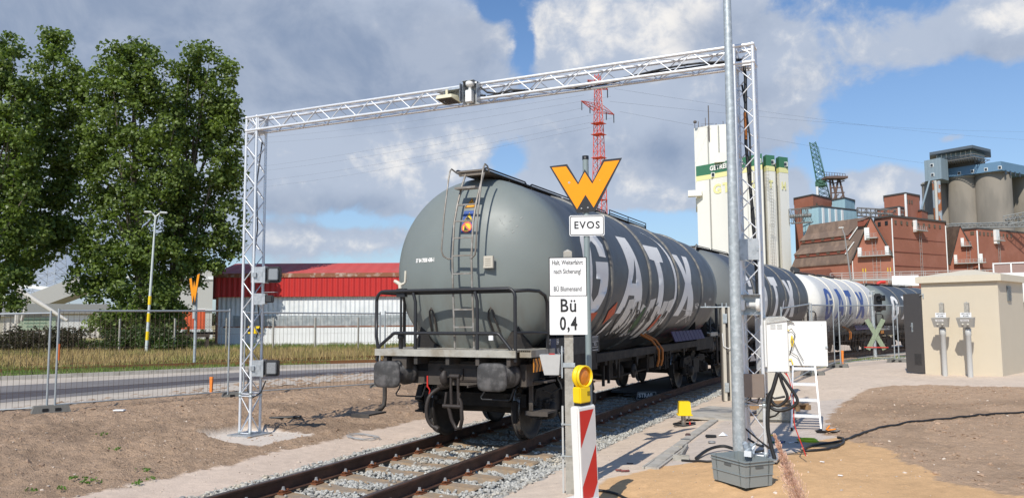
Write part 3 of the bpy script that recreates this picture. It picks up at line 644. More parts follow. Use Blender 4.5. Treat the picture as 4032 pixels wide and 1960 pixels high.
def end_parts(W, end, full):
    """platform, railings, ladder, buffers and couplings at one end; end=1 is the far end"""
    E_ = thing('end', None, None) if False else None
    def L(o):
        if end: o.location = (0, WL, 0); o.rotation_euler = (0, 0, math.pi)
        return o
    def platform(mb):
        mb.bb(-1.25, 1.13, .30, 1.35, 1.385, 1.41); mb.bb(-1.25, 1.13, .28, .31, 1.31, 1.412); mb.bb(1.13, 1.30, .42, 1.3, 1.385, 1.41); mb.bb(1.28, 1.31, .42, 1.3, 1.31, 1.412); mb.bb(1.13, 1.28, .42, .445, 1.31, 1.412); mb.bb(-1.28, -1.25, .30, 1.3, 1.31, 1.412)
    L(use('platform', 'platform', platform, GRATE, W))
    def brackets(mb):
        for x in (-1.1, -.55, .0, .5, 1.0): mb.bb(x-.03, x+.03, .32, 1.5, 1.19, 1.385)
        mb.bb(-1.2, 1.2, .9, 1.3, 1.2, 1.30); mb.bb(-.86, .86, .655, .70, 1.19, 1.225)
        mb.bb(-.5, .34, .60, .64, .87, 1.19); mb.bb(-.78, -.5, .62, .645, .88, 1.07)
        mb.bb(.34, .36, .3, .6, .87, .9); mb.bb(-.98, -.72, .33, .62, 1.12, 1.30); mb.bb(1.04, 1.14, .62, 1.2, .88, 1.2)
    L(use('headstock_bracket', 'brk', brackets, UNDERB, W))
    def rails(mb):
        r = .026; zt = 2.29
        p = [(-1.27, .34, 1.22), (-1.24, .34, 1.38), (-1.28, .34, 1.6), (-1.28, .34, 2.15)]+arc((-1.14, .34, 2.15), .14, 180, 90, 5)+[(0, .34, zt), (.98, .34, zt)]+arc((.98, .34, 2.17), .12, 90, 0, 5)+[(1.10, .34, 1.65), (1.10, .34, 1.25)]
        mb.tube(p, r, 8)
        mb.tube([(-1.25, .34, 1.43), (-1.02, .34, 1.60)]+arc((-.93, .34, 1.56), .09, 150, 90, 3)+[(.75, .34, 1.65)]+arc((.80, .34, 1.58), .07, 90, 30, 3)+[(1.08, .34, 1.36)], r, 8)
        for x in (-.57, .49): mb.tube([(x, .34, 1.30), (x, .34, 2.12), (x-.04, .34, 2.26)], r, 8)
        mb.tube([(-.90, .95, 1.35), (-.90, .95, 2.1)]+arc((-.80, .95, 2.1), .1, 180, 90, 4)+[(.35, .95, 2.20)] if False else [(-1.20, 1.0, 1.38), (-1.20, 1.0, 2.18), (-1.20, .9, 2.26), (-1.20, .36, 2.27)], r, 8)
        mb.tube([(-.85, .40, 2.255), (1.0, .40, 2.255), (1.24, .5, 2.265), (1.27, .8, 2.26), (1.28, 1.0, 2.20), (1.29, 1.06, 2.1), (1.29, 1.06, 1.30)], r, 8)
        mb.tube([(1.10, .34, 1.66), (1.24, .6, 1.66), (1.29, 1.05, 1.64)], r*.8, 6)
    L(use('handrail', 'hrail', rails, BARS, W))
    def ladder(mb):
        sp = [(1.42, .44), (2.28, .42), (2.76, .42), (3.3, .50), (3.62, .62), (3.90, .76), (4.16, .92)]
        for x in (.06, .385): mb.tube([(x-(z-1.42)*.025 if z < 3.4 else x-.05-(z-3.4)*.02, y, z) for z, y in sp], .017, 8)
        for z in (1.74, 2.0, 2.27, 2.53, 2.80, 3.07, 3.33, 3.59):
            y = np.interp(z, [s[0] for s in sp], [s[1] for s in sp]); x0 = .06-(z-1.42)*.025+.01; mb.box((x0+.16, y, z), (.31, .035, .022))
        mb.bb(-.04, .32, .60, .76, 3.84, 3.87)
        for s in (-1, 1):
            x = .17+s*.29
            mb.tube([(.17+s*.155, .43, 2.76), (.17+s*.20, .40, 2.755), (x-s*.02, .37, 2.80), (x, .35, 2.88), (x, .42, 3.4), (x, .56, 4.0), (x, .60, 4.12)]+([(x, .66, 4.20), (x, .74, 4.18), (x, .80, 4.10)] if s > 0 else [(x, .65, 4.17), (x+.03, .76, 4.12), (x+.06, .85, 4.10)]), .013, 8)
    L(use('ladder', 'ladder', ladder, LADDER, W))
    for s in (-1, 1):
        b_ = use('buffer', 'bufhead', bufhead, BUFF, W)
        b_.location = (s*.875, 0 if not end else WL, 1.05); b_.rotation_euler = (0, 0, math.pi if end else 0)
    def hook(mb):
        mb.lathe([(.001, .0), (.05, .01), (.085, .05), (.09, .1), (.07, .16), (.03, .2)], c=(.0, .24, .98), axis='Z', n=14, M=Matrix.Rotation(.3, 3, 'X')) if False else None
        mb.tube([(.0, .60, .99), (.0, .42, .99), (.0, .33, .94), (.0, .27, .93), (.0, .22, .97), (.0, .21, 1.05), (.0, .24, 1.10)], [.04, .045, .05, .06, .062, .055, .03], 10)
        for x in (-.02+.12, .12+.10): mb.tube([(x, .26, 1.06), (x, .25, .9), (x, .27, .62)], [.026, .022, .026], 8)
        mb.tube([(.08, .26, 1.03), (.24, .26, 1.03)], .035, 10); mb.tube([(-.03, .25, .60), (.27, .25, .60)], .03, 10)
        for x in (0.0, .22): mb.tube([(x, .25, .62), (x+.02, .26, .80)], .02, 8)
        mb.tube([(.06, .25, .60), (.10, .28, .40), (.16, .30, .28), (.24, .28, .29), (.28, .26, .42), (.27, .25, .66), (.24, .25, .72)], .028, 8)
        for x in (-.26, .10+.28):
            for z in (.97, 1.10): mb.lathe([(.001, .57), (.03, .575), (.03, .6)], c=(x, 0, z), axis='Y', n=10)
        mb.bb(-.28, .42, .585, .60, .93, .96); mb.bb(-.28, .42, .585, .60, 1.12, 1.15); mb.bb(.10, .12, .57, .60, .96, 1.12)
    L(use('screw_coupling', 'hook', hook, GREASY, W))
    def hose(mb):
        mb.tube(smooth_pts([(-.2, .62, .84), (-.24, .5, .83), (-.32, .38, .74), (-.36, .34, .6), (-.36, .34, .42), (-.30, .36, .30), (-.22, .37, .26)]), .030, 8)
        mb.tube([(-.17, .62, .86), (-.25, .48, .84)], .045, 8); mb.tube([(-.23, .37, .27), (-.18, .37, .24)], .045, 8)
    L(use('brake_hose', 'hose', hose, GREASY, W))
    L(use('shut_off_cock', 'cock', lambda mb: (mb.box((-.40, .42, .93), (.02, .02, .17)), mb.tube([(-.40, .42, .86), (-.37, .44, .80), (-.39, .45, .74)], .011, 6)), REDT, W))
    def shunt(mb):
        for s in (-1, 1): mb.tube([(s*.74-.2, .50, .86), (s*.74-.22, .50, .80), (s*.74-.28, .50, .72), (s*.74-.26, .50, .69), (s*.74+.18, .50, .69), (s*.74+.2, .50, .71), (s*.74+.26, .50, .86)], .012, 6)
    for s in (-1, 1): L(use('shunter_handle', f'shunt{s}', lambda mb, s=s: mb.tube([(s*.74-.2, .50, .86), (s*.74-.22, .50, .80), (s*.74-.28, .50, .72), (s*.74-.26, .50, .69), (s*.74+.18, .50, .69), (s*.74+.2, .50, .71), (s*.74+.26, .50, .86)], .012, 6), BARS, W))
    def steps(mb):
        mb.bb(1.06, 1.12, .88, .905, .52, 1.25); mb.bb(1.06, 1.14, .86, 1.30, .93, .955); mb.bb(1.06, 1.14, .855, .87, .90, .955); mb.bb(1.02, 1.36, .86, 1.20, .925, .95)
        mb.tube([(1.09, .89, .6), (1.09, .89, .54), (1.09, .93, .50), (1.09, 1.0, .49)], .026, 6); mb.bb(1.0, 1.36, .88, 1.22, .48, .505); mb.bb(1.0, 1.36, .87, .885, .44, .505)
    def step2(mb): mb.tube([(-1.31, .62, 1.25), (-1.31, .62, .62), (-1.31, .60, .52), (-1.31, .52, .47), (-1.31, .4, .46)], .034, 6); mb.bb(-1.46, -1.14, -.02, .42, .43, .455); mb.bb(-1.46, -1.14, -.03, -.015, .40, .455)
    L(use('step', 'steps', steps, UNDERB, W)); L(use('step', 'steps2', step2, UNDERB, W))
    def brake(mb):
        mb.tube([(-.87, .40, 1.42), (-.87, .40, 2.33)], .018, 8); mb.lathe([(.03, 1.40), (.034, 1.44), (.034, 1.56), (.05, 1.57), (.05, 1.62), (.02, 1.66)], c=(-.87, .40, 0), n=10); mb.bb(-.93, -.78, .36, .44, 2.20, 2.33)
    def crank(mb):
        mb.tube([(-.87, .38, 2.33), (-.88, .38, 2.40), (-.93, .37, 2.43), (-.97, .36, 2.45)], [.03, .032, .03, .024], 8); mb.tube([(-.88, .38, 2.38), (-.80, .38, 2.41), (-.78, .38, 2.43), (-.775, .38, 2.60)], [.022, .02, .02, .018], 8)
    b_ = L(use('hand_brake', 'brake', brake, BARS, W)); use('crank_handle', 'crank', crank, mat('worn pale crank', (.6, .56, .46), .6), b_)
    def ratchet(mb): mb.lathe([(.001, .30), (.085, .30), (.085, .33)], c=(-.87, 0, 1.16), axis='Y', n=12); [mb.box((-.87+.05*math.cos(i), .295, 1.16+.05*math.sin(i)), (.02, .02, .02)) for i in range(6)]
    L(use('brake_gear', 'ratchet', ratchet, BLKP, W))
    return

def bogie(W, yc):
    B = link('bogie', None, W); B.location = (0, yc, 0)
    bo_ = use('bogie_frame', 'bolster', bolster_fn, UNDER, None)
    # the frame mesh is the part itself; wheels and side frames are its sub-parts
    bpy.data.objects.remove(B); B = bo_; B.parent = W; B.name = 'bogie'; B.location = (0, yc, 0)
    for s in (-1, 1):
        f_ = use('side_frame', 'sideframe', sideframe_fn, UNDER, B); f_.location = (s*1.0, 0, 0); f_.rotation_euler = (0, 0, 0 if s > 0 else math.pi)
        for a in (-.9, .9):
            w_ = use('wheel', 'wheel', wheel_fn, WHEEL, B); w_.location = (s*.753, a, .46); w_.rotation_euler = (0, 0, 0 if s > 0 else math.pi)
            t_ = use('wheel_tread', 'tread', tread_fn, TREAD, B); t_.location = (s*.753, a, .46); t_.rotation_euler = (0, 0, 0 if s > 0 else math.pi)
    for a in (-.9, .9): x_ = use('axle', 'axle', axle_fn, UNDER, B); x_.location = (0, a, .46)

def wagon(px, py, hd, dz, label, tankm, ribm, letm, style):
    W = thing('tank_wagon', label, 'tank wagon', (px, py, dz), -hd, 'tank wagons coupled in the train')
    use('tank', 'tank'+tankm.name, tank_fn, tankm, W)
    for y in (3.5, 6.0, 8.4, 11.0): use('rib', f'rib{y}{ribm.name}', rib_fn(y), ribm, W)
    for k, P in GLY.items():
        use('letter', 'gly'+k+letm.name, lambda mb, P=P: wrap_poly(mb, P, tess(P), cyl, 4), letm, W)
    def Afn(mb):
        bmA = [(4.14, -27), (4.50, -27), (4.60, -13), (4.97, -13), (5.12, -27), (5.64, -27), (5.32, 3), (5.03, 32), (4.38, 31), (4.53, 5)]
        # hole cut by splitting the outline through it
        H = [(5.03, 15), (4.70, -4), (4.97, -4)]
        P1 = [(4.14, -27), (4.50, -27), (4.60, -13), (4.83, -13), (4.83, -4), (4.70, -4), (5.03, 15), (5.03, 32), (4.38, 31), (4.53, 5)]
        P2 = [(4.83, -13), (4.97, -13), (5.12, -27), (5.64, -27), (5.32, 3), (5.03, 32), (5.03, 15), (4.97, -4), (4.83, -4)]
        for P in (P1, P2): wrap_poly(mb, P, tess(P), cyl, 4)
    use('letter', 'glyA'+letm.name, Afn, letm, W)
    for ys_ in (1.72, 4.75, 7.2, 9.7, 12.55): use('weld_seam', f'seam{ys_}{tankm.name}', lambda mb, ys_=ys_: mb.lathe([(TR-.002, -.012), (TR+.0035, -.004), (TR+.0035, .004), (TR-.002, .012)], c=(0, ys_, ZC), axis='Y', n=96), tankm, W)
    def walk(mb):
        for y0, y1 in ((.85, 4.0), (4.15, 6.7), (6.8, 9.85)): mb.bb(-.14, .34, y0, y1, 4.145, 4.165)
        for y in np.arange(.9, 9.9, .9): mb.bb(-.12, .32, y-.02, y+.02, 4.09, 4.145)
    use('walkway', 'walk', walk, MESHW, W)
    def walkrail(mb):
        for x in (-.15, .35):
            mb.tube([(x, .86, 4.15), (x, 4.0, 4.15)], .016, 6)
            for y0, y1 in ((.86, 2.45), (2.6, 4.6), (5.0, 6.7), (6.9, 9.82)):
                mb.tube([(x, y0, 4.17), (x, y0+.05, 4.19), (x, y1-.1, 4.19), (x, y1, 4.13)], .014, 6)
        mb.tube([(-.15, .87, 4.16), (.35, .87, 4.16)], .014, 6)
        for y in (6.9, 8.3, 9.82):
            for x in (-.15, .35): mb.tube([(x, y, 4.08), (x, y, 4.26)], .012, 6)
        for x in (-.15, .35): mb.tube([(x, 6.9, 4.26), (x, 9.82, 4.26)], .013, 6)
    use('walkway_rail', 'walkrail', walkrail, BARS, W)
    def dome(mb): mb.lathe([(.30, 4.05), (.30, 4.22), (.34, 4.22), (.34, 4.26), (.1, 4.30), (.001, 4.30)], c=(-.55, 7.2, 0), n=24)
    use('manhole', 'dome', dome, UNDERB, W)
    use('frame', 'frame', frame_fn, UNDER, W); [use('saddle', f'saddle{far}', lambda mb, far=far: saddle_fn(mb, far), UNDER, W) for far in (0, 1)]
    def gear(mb):
        mb.lathe([(.001, -.35), (.15, -.34), (.17, -.2), (.17, .2), (.15, .34), (.001, .35)], c=(.45, 6.2, .72), axis='X', n=18)
        mb.lathe([(.001, -.4), (.2, -.38), (.2, .38), (.001, .4)], c=(-.5, 5.0, .70), axis='Y', n=18)
        mb.bb(.9, 1.1, 7.2, 7.6, .75, 1.05); mb.bb(.85, 1.05, 4.5, 4.85, .7, 1.0); mb.tube([(.9, 3.6, .9), (1.0, 5, .7), (.95, 7.5, .72), (1.0, 9.5, .9)], .022, 6)
        for y in (4.0, 4.3, 4.9, 6.9, 8.4, 8.6): mb.bb(1.12, 1.16, y-.03, y+.03, .62+.1*(y % 1), 1.1)
        for y in (7.8, 8.2, 8.5): mb.tube([(1.1, y, 1.05), (1.15, y+.1, .8), (1.0, y+.15, .66), (.8, y+.1, .7)], .018, 6)
        mb.lathe([(.001, -.3), (.12, -.3), (.12, .3), (.001, .3)], c=(.8, 8.1, .78), axis='X', n=14)
        mb.lathe([(.04, 0), (.14, .01), (.14, .05), (.04, .06)], c=(1.2, 5.6, .8), axis='X', n=16)
    use('brake_equipment', 'gear', gear, UNDER, W)
    bogie(W, 2.43); bogie(W, WL-2.43)
    end_parts(W, 0, True); end_parts(W, 1, True)
    def hoses(mb):
        for y in (7.15, 7.45): mb.tube([(1.0, y-.25, 1.5), (1.2, y-.05, 1.36), (1.34, y, 1.15), (1.33, y+.02, .95), (1.28, y+.05, .8)], .028, 8)
    use('hose', 'ohose', hoses, ORANGE, W)
    o = use('hazard_panel', 'hz', lambda mb: mb.bb(1.302, 1.31, .50, .98, 1.10, 1.29), mat('orange hazard plate', (.75, .27, .015), .5, wave=None), W)
    use('hazard_stripes', 'hzs', lambda mb: [mb.add([(1.312, .52+k*.115, 1.10+.0), (1.312, .56+k*.115, 1.10), (1.312, .60+k*.115, 1.19), (1.312, .56+k*.115, 1.19), (1.312, .52+k*.115+.02, 1.29), (1.312, .48+k*.115+.02, 1.29)], [(0, 1, 2, 3), (3, 2, 4, 5)]) for k in range(4)], INK, o)
    def sidepanel(mb): mb.bb(1.285, 1.302, 1.02, 3.35, 1.28, 1.56)
    p_ = use('data_panel', 'sp', sidepanel, mat('black data panel', (.022, .022, .024), .6, 0, .15), W)
    use('marking', 'spb', lambda mb: mb.bb(1.303, 1.306, 1.42-.9, 1.42-.62, 1.29, 1.55) if False else mb.bb(1.3025, 1.305, 1.16, 1.36, 1.29, 1.55), mat('blue panel', (.02, .035, .09), .6), p_)
    def ptext(mb):
        f = lambda x, y: Vector((1.3065, x, y))
        text_flat(mb, '37', lambda x, y: f(1.10+x, 1.50+y), size=.13, sx=.7)
        text_flat(mb, '84', lambda x, y: f(1.42+x, 1.50+y), size=.13, sx=.7)
        text_flat(mb, '7838 438-1', lambda x, y: f(1.90+x, 1.50+y), size=.13, sx=.7)
        text_flat(mb, 'TEN', lambda x, y: f(1.12+x, 1.36+y), size=.13, sx=.6, bold=.003)
        text_flat(mb, 'NL-GATXD Zans', lambda x, y: f(1.72+x, 1.36+y), size=.13, sx=.7)
        mb.add([f(2.98, 1.31), f(3.27, 1.31), f(3.27, 1.318), f(2.98, 1.318)], [(0, 1, 2, 3)])
        for i in range(5): mb.add([f(3.0+i*.055, 1.46), f(3.01+i*.055, 1.46), f(3.01+i*.055, 1.54), f(3.0+i*.055, 1.54)], [(0, 1, 2, 3)])
        text_flat(mb, '90.5 t', lambda x, y: f(3.13+x, 1.41+y), size=.08, sx=.7)
        for z in (1.36, 1.45, 1.54): mb.add([f(2.98, z), f(3.27, z), f(3.27, z+.006), f(2.98, z+.006)], [(0, 1, 2, 3)])
    use('marking_text', 'ptx', ptext, LETW, p_)
    return W

GRAF1 = mat('silver graffiti', (.66, .64, .60), .5, 0, .22, 8); GRAF2 = mat('green graffiti', (.03, .09, .03), .6, 0, .3, 8); GRAF3 = mat('red graffiti', (.55, .09, .03), .6, 0, .25, 8)
PURP = mat('purple graffiti', (.055, .03, .08), .6, 0, .3, 8); MAUV = mat('pink graffiti outline', (.32, .13, .15), .6, 0, .3, 8)
def ribbon(mb, pts, wd, r=TR+.008, close=False):
    """a painted line on the tank side, points are (metres along, degrees)"""
    n = len(pts)
    P = []
    for i in range(n-1):
        for k in range(4): P.append((pts[i][0]+(pts[i+1][0]-pts[i][0])*k/4, pts[i][1]+(pts[i+1][1]-pts[i][1])*k/4))
    P.append(pts[-1]); vs = []
    for i, (u, a) in enumerate(P):
        u0, a0 = P[max(i-1, 0)]; u1, a1 = P[min(i+1, len(P)-1)]; du, dv = u1-u0, math.radians(a1-a0)*r; l = math.hypot(du, dv) or 1
        nx_, nv = -dv/l*wd/2, du/l*wd/2; da = math.degrees(nv/r); vs += [cyl(u+nx_, a+da, r), cyl(u-nx_, a-da, r)]
    mb.add(vs, [(2*i, 2*i+1, 2*i+3, 2*i+2) for i in range(len(P)-1)])
def patch(mb, poly, r=TR+.006): wrap_poly(mb, poly, tess(poly), lambda u, a: cyl(u, a, r), 5)
def graffiti(W, seed, col=True):
    rr = random.Random(seed)
    fill = MB(); line_ = MB()
    # a row of fat leaning letters
    for k in range(7):
        u = 4.55+k*.50+rr.uniform(-.05, .05); top = -17+rr.uniform(-3, 2); bot = -50+rr.uniform(-4, 5); wd = .40
        lean = .14
        poly = [(u-lean, bot), (u+wd-lean, bot+rr.uniform(-3, 3)), (u+wd*.95+lean*.2, (top+bot)/2), (u+wd+lean, top+rr.uniform(-3, 3)), (u+lean, top), (u+.05, (top+bot)/2+rr.uniform(-4, 4))]
        patch(fill, poly, TR+.0060+.0004*k)
    g1 = fill.build('graffiti', GRAF1, W)
    for k in range(7):
        u = 4.55+k*.50+rr.uniform(-.05, .05)
        for _ in range(4):
            a0 = rr.uniform(-48, -24); pts = [(u+rr.uniform(0, .4), a0)]
            for i in range(4): pts.append((pts[-1][0]+rr.uniform(-.14, .16), max(-54, min(-17, pts[-1][1]+rr.uniform(-11, 11)))))
            ribbon(line_, pts, rr.choice([.025, .04, .06]), TR+.0125+.0003*rr.random())
    line_.build('graffiti_outline', mat('black spray paint', (.06, .055, .05), .6, 0, .2), g1)
    if col:
        a = MB(); patch(a, [(5.6, -34), (5.85, -22), (6.1, -20), (6.0, -36), (5.75, -46)], TR+.0145); a.build('graffiti_green', GRAF2, g1)
        a = MB(); patch(a, [(7.0, -42), (7.25, -28), (7.4, -27), (7.3, -38), (7.15, -44)], TR+.0145); patch(a, [(3.72, -36), (3.68, -25), (4.0, -18), (4.06, -27)], TR+.0155); patch(a, [(2.7, -27), (3.15, -26), (3.05, -36), (2.75, -36)], TR+.006); a.build('graffiti_red', GRAF3, g1)
    a = MB()
    for k in range(7):
        u = 8.8+k*.62; 
        if abs(u+.2-11) < .25: continue
        q = [(u, -56), (u+.08, -44+rr.uniform(-3, 3)), (u+.5, -42+rr.uniform(-3, 3)), (u+.42, -57)]
        ribbon(a, q+[q[0]], .035, TR+.0075)
        for _ in range(3): ribbon(a, [(u+rr.uniform(.05, .4), rr.uniform(-54, -44)), (u+rr.uniform(.05, .4), rr.uniform(-54, -44)), (u+rr.uniform(.05, .4), rr.uniform(-54, -44))], .025, TR+.0085)
    a.build('graffiti_tag', MAUV, g1)
    a = MB()
    for k in range(9):
        u = 8.7+k*.37; x0, x1 = 1.33, 1.22; a.add([(x0, u, 1.28), (x0, u+.33, 1.28), (x1, u+.38, 1.52), (x1, u+.05, 1.52), (x0-.02, u, 1.28), (x0-.02, u+.33, 1.28), (x1-.02, u+.38, 1.52), (x1-.02, u+.05, 1.52)], [(0, 1, 2, 3), (7, 6, 5, 4), (0, 4, 5, 1), (3, 2, 6, 7), (1, 5, 6, 2), (0, 3, 7, 4)])
    a.build('side_panel', PURP, W)
    a = MB()
    for k in range(5): ribbon(a, [(9.0+rr.uniform(0, 1.6), rr.uniform(-38, -22)) for _ in range(4)], .02, TR+.007)
    for k in range(4): ribbon(a, [(10.35+rr.uniform(0, .5), rr.uniform(-22, -15)) for _ in range(4)], .02, TR+.007)
    a.build('scrawled_tag', GRAF1, g1)
def front_details(W):
    d = lambda x, z, o=.006: Vector((x, dishY(x, z, o), z))
    a = MB()
    V, Fs = text2d('37 84 7838 438-1', size=.083, sx=.68, bold=.004); wrap_poly(a, V, Fs, lambda x, y: d(-.625+x, 2.775+y), .08, 0)
    a.build('wagon_number', LETW, W)
    a = MB(); a.add([d(.035, 3.52), d(.235, 3.52), d(.235, 3.35), d(.235, 3.17), d(.035, 3.17), d(.035, 3.35)], [(0, 5, 2, 1), (5, 4, 3, 2)]); st = a.build('warning_sticker', mat('blue sticker', (.02, .07, .28), .4), W)
    a = MB(); T3 = lambda cx, z0, s, o: [d(cx-s/2, z0, o), d(cx+s/2, z0, o), d(cx, z0+s*.87, o)]
    a.add(T3(.135, 3.34, .17, .010), [(0, 1, 2)]); b_ = a.build('yellow_triangle', mat('yellow sticker', (.80, .55, .02), .4), st)
    a = MB(); a.add(T3(.12, 3.57, .185, .008), [(0, 1, 2)]); a.build('orange_triangle', mat('orange sticker', (.82, .36, .02), .4), W)
    for cx, z0, s, nm in ((.135, 3.34, .17, st), (.12, 3.57, .185, W)):
        a = MB(); p = T3(cx, z0, s, .013); c_ = (p[0]+p[1]+p[2])/3
        for i in range(3):
            q, r_ = p[i], p[(i+1) % 3]; qi, ri = q.lerp(c_, .22), r_.lerp(c_, .22); qo, ro = q.lerp(c_, .10), r_.lerp(c_, .10); a.add([qo, ro, ri, qi], [(0, 1, 2, 3), (3, 2, 1, 0)])
        if nm is W: a.add([d(cx-.008, z0+.045, .013), d(cx+.008, z0+.045, .013), d(cx+.012, z0+.10, .013), d(cx-.004, z0+.10, .013)], [(0, 1, 2, 3)])
        else: a.add([d(cx-.05, z0+.045, .013), d(cx-.01, z0+.03, .013), d(cx+.04, z0+.04, .013), d(cx+.0, z0+.075, .013), d(cx-.02, z0+.09, .013)], [(0, 1, 2, 3, 4)])
        a.build('sticker_print', INK, nm)
    a = MB(); c_ = (.125, 3.255); a.add([d(c_[0]+.078*math.cos(t_), c_[1]+.078*math.sin(t_), .010) for t_ in np.linspace(0, 6.1, 20)], [tuple(range(20))]); a.build('yellow_disc', MATS['yellow sticker'], st)
    a = MB(); R1 = [d(c_[0]+r_*math.cos(t_), c_[1]+r_*math.sin(t_), .013) for r_ in (.088, .066) for t_ in np.linspace(0, 2*math.pi, 25)[:-1]]
    a.add(R1, [(i, (i+1) % 24, 24+(i+1) % 24, 24+i) for i in range(24)]); a.add([d(c_[0]-.055, c_[1]+.04, .013), d(c_[0]-.04, c_[1]+.055, .013), d(c_[0]+.055, c_[1]-.04, .013), d(c_[0]+.04, c_[1]-.055, .013)], [(0, 1, 2, 3), (3, 2, 1, 0)]); a.build('ban_ring', mat('pink red ring', (.62, .12, .10), .4), st)
    a = MB(); a.add([d(c_[0]-.04, c_[1]-.05, .0115), d(c_[0]+.045, c_[1]-.05, .0115), d(c_[0]+.045, c_[1]-.02, .0115), d(c_[0]-.01, c_[1]-.02, .0115), d(c_[0]-.01, c_[1]+.03, .0115), d(c_[0]-.04, c_[1]+.03, .0115)], [(0, 1, 2, 3, 4, 5)]); a.build('pictogram', INK, st)
    a = MB(); a.bevbox((.545, .60, 2.70), (.165, .05, .185), .006); pl = a.build('label_holder', mat('label holder', (.52, .48, .40), .6, 0, .1), W)
    a = MB()
    for k in range(4): a.bb(.50, .59, .572, .574, 2.645+k*.032, 2.657+k*.032)
    a.build('holder_print', mat('faded print', (.36, .33, .27), .7), pl)
    a = MB(); 
    for s in (-1, 1):
        pts = [d(s*.60, 1.66, .03), d(s*.56, 1.88, .05), d(s*.55, 1.98, .04), d(s*.52, 2.03, .03), d(s*.49, 1.98, .04), d(s*.47, 1.88, .04), d(s*.50, 1.66, .02)]
        a.tube(pts, .016, 6)
    a.build('lifting_hook', UNDERB, W)
    a = MB(); a.bevbox((.72, .33, 1.585), (.07, .03, .07), .004); a.build('reflector', SIGNW, W)
    a = MB()
    a.add([(1.3065, .86, 1.31), (1.3065, 1.02, 1.31), (1.3065, 1.02, 1.55), (1.3065, .86, 1.55)], [(0, 1, 2, 3)]) if False else None
    rr = random.Random(3)
    for _ in range(22):
        x, z = rr.uniform(.62, .95), rr.uniform(3.1, 3.42); s_ = rr.uniform(.003, .009); a.add([d(x-s_, z-s_, .004), d(x+s_, z-s_, .004), d(x+s_, z+s_*1.3, .004), d(x-s_, z+s_, .004)], [(0, 1, 2, 3)])
    a.build('paint_chips', mat('paint chips', (.30, .31, .29), .7), W)
    a = MB(); p = [(3.86, -48), (4.02, -40), (4.14, -30), (4.0, -38)]; patch(a, [(3.78, -46), (3.95, -42), (4.12, -31), (3.93, -35)], TR+.02); a.build('hazard_diamond', LETW, W)
    a = MB()   # white band painted beside the third rib
    top = [(7.0, 48), (7.4, 44), (7.75, 38), (7.95, 25), (8.05, 5), (8.08, -12), (7.95, -28)]; wds = [.02, .10, .17, .21, .20, .18, .05]
    vs = []
    for (u, g_), wd in zip(top, wds):
        vs += [cyl(u, g_), cyl(u+wd, g_-1)]
    P_ = top; VS = []
    for i in range(len(top)-1):
        for k in range(5):
            f_ = k/5; u = top[i][0]*(1-f_)+top[i+1][0]*f_; g_ = top[i][1]*(1-f_)+top[i+1][1]*f_; wd = wds[i]*(1-f_)+wds[i+1]*f_; VS += [cyl(u, g_, TR+.006), cyl(u+wd, g_-1, TR+.006)]
    a.add(VS, [(2*i, 2*i+1, 2*i+3, 2*i+2) for i in range(len(VS)//2-1)]); a.build('white_stroke', LETW, W)
    a = MB()
    text_v, text_f = text2d('GATX D', size=.10, sx=.7)
    wrap_poly(a, text_v, text_f, lambda x, y: cyl(12.1+x, -11+math.degrees(y/TR)), .1, 1)
    text_v, text_f = text2d('Untersuchung 4.6 J', size=.07, sx=.8)
    wrap_poly(a, text_v, text_f, lambda x, y: cyl(12.1+x, -18+math.degrees(y/TR)), .1, 1); a.build('side_text', LETW, W)

def chain(p, h, l=WL): return (p[0]+l*math.sin(h), p[1]+l*math.cos(h))
h1 = math.radians(.7); p1 = (0, 0); p2 = chain(p1, h1); h2 = math.radians(6.2); p3 = chain(p2, h2); h3 = math.radians(11.4); p4 = chain(p3, h3); h4 = math.radians(19)
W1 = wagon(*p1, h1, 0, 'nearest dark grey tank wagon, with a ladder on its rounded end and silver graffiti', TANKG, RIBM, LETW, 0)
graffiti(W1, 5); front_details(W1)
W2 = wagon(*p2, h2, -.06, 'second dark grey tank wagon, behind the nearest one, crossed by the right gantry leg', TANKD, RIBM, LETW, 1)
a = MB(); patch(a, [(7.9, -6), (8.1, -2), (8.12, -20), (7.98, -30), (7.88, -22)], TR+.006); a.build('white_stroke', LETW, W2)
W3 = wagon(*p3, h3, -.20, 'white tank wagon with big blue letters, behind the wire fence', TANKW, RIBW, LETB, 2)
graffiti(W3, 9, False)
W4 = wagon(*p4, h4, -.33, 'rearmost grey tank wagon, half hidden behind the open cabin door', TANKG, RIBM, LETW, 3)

# ================================================================ GANTRY
GY, GXL, GXR, GH = .97, -4.36, 4.28, 5.52
def truss(mb, p0, p1, up, s=.24, rc=.024, rb=.0085, bay=.25, faces=(0, 1, 2, 3), chords=(0, 1, 2, 3)):
    p0, p1 = Vector(p0), Vector(p1); ax = (p1-p0).normalized(); up = Vector(up); sd = ax.cross(up).normalized(); L_ = (p1-p0).length
    C4 = [sd*s/2+up*s/2, -sd*s/2+up*s/2, -sd*s/2-up*s/2, sd*s/2-up*s/2]
    for i in chords: mb.tube([p0+C4[i], p1+C4[i]], rc, 10)
    n = max(2, int(round(L_/bay)))
    for f in faces:
        a, b_ = C4[f], C4[(f+1) % 4]
        for k in range(n):
            u, v_ = p0+ax*(L_*k/n), p0+ax*(L_*(k+1)/n)
            q = (u+a, v_+b_) if (k+f) % 2 else (u+b_, v_+a); mb.tube(q, rb, 6)
        for t_ in (0.01, L_-.01): mb.tube((p0+ax*t_+a, p0+ax*t_+b_), rb*1.3, 6)
gantry = thing('truss_gantry', 'tall silver lattice gantry spanning the track over the nearest wagon', 'gantry', (0, GY, 0))
zl, zr = -.16, .035
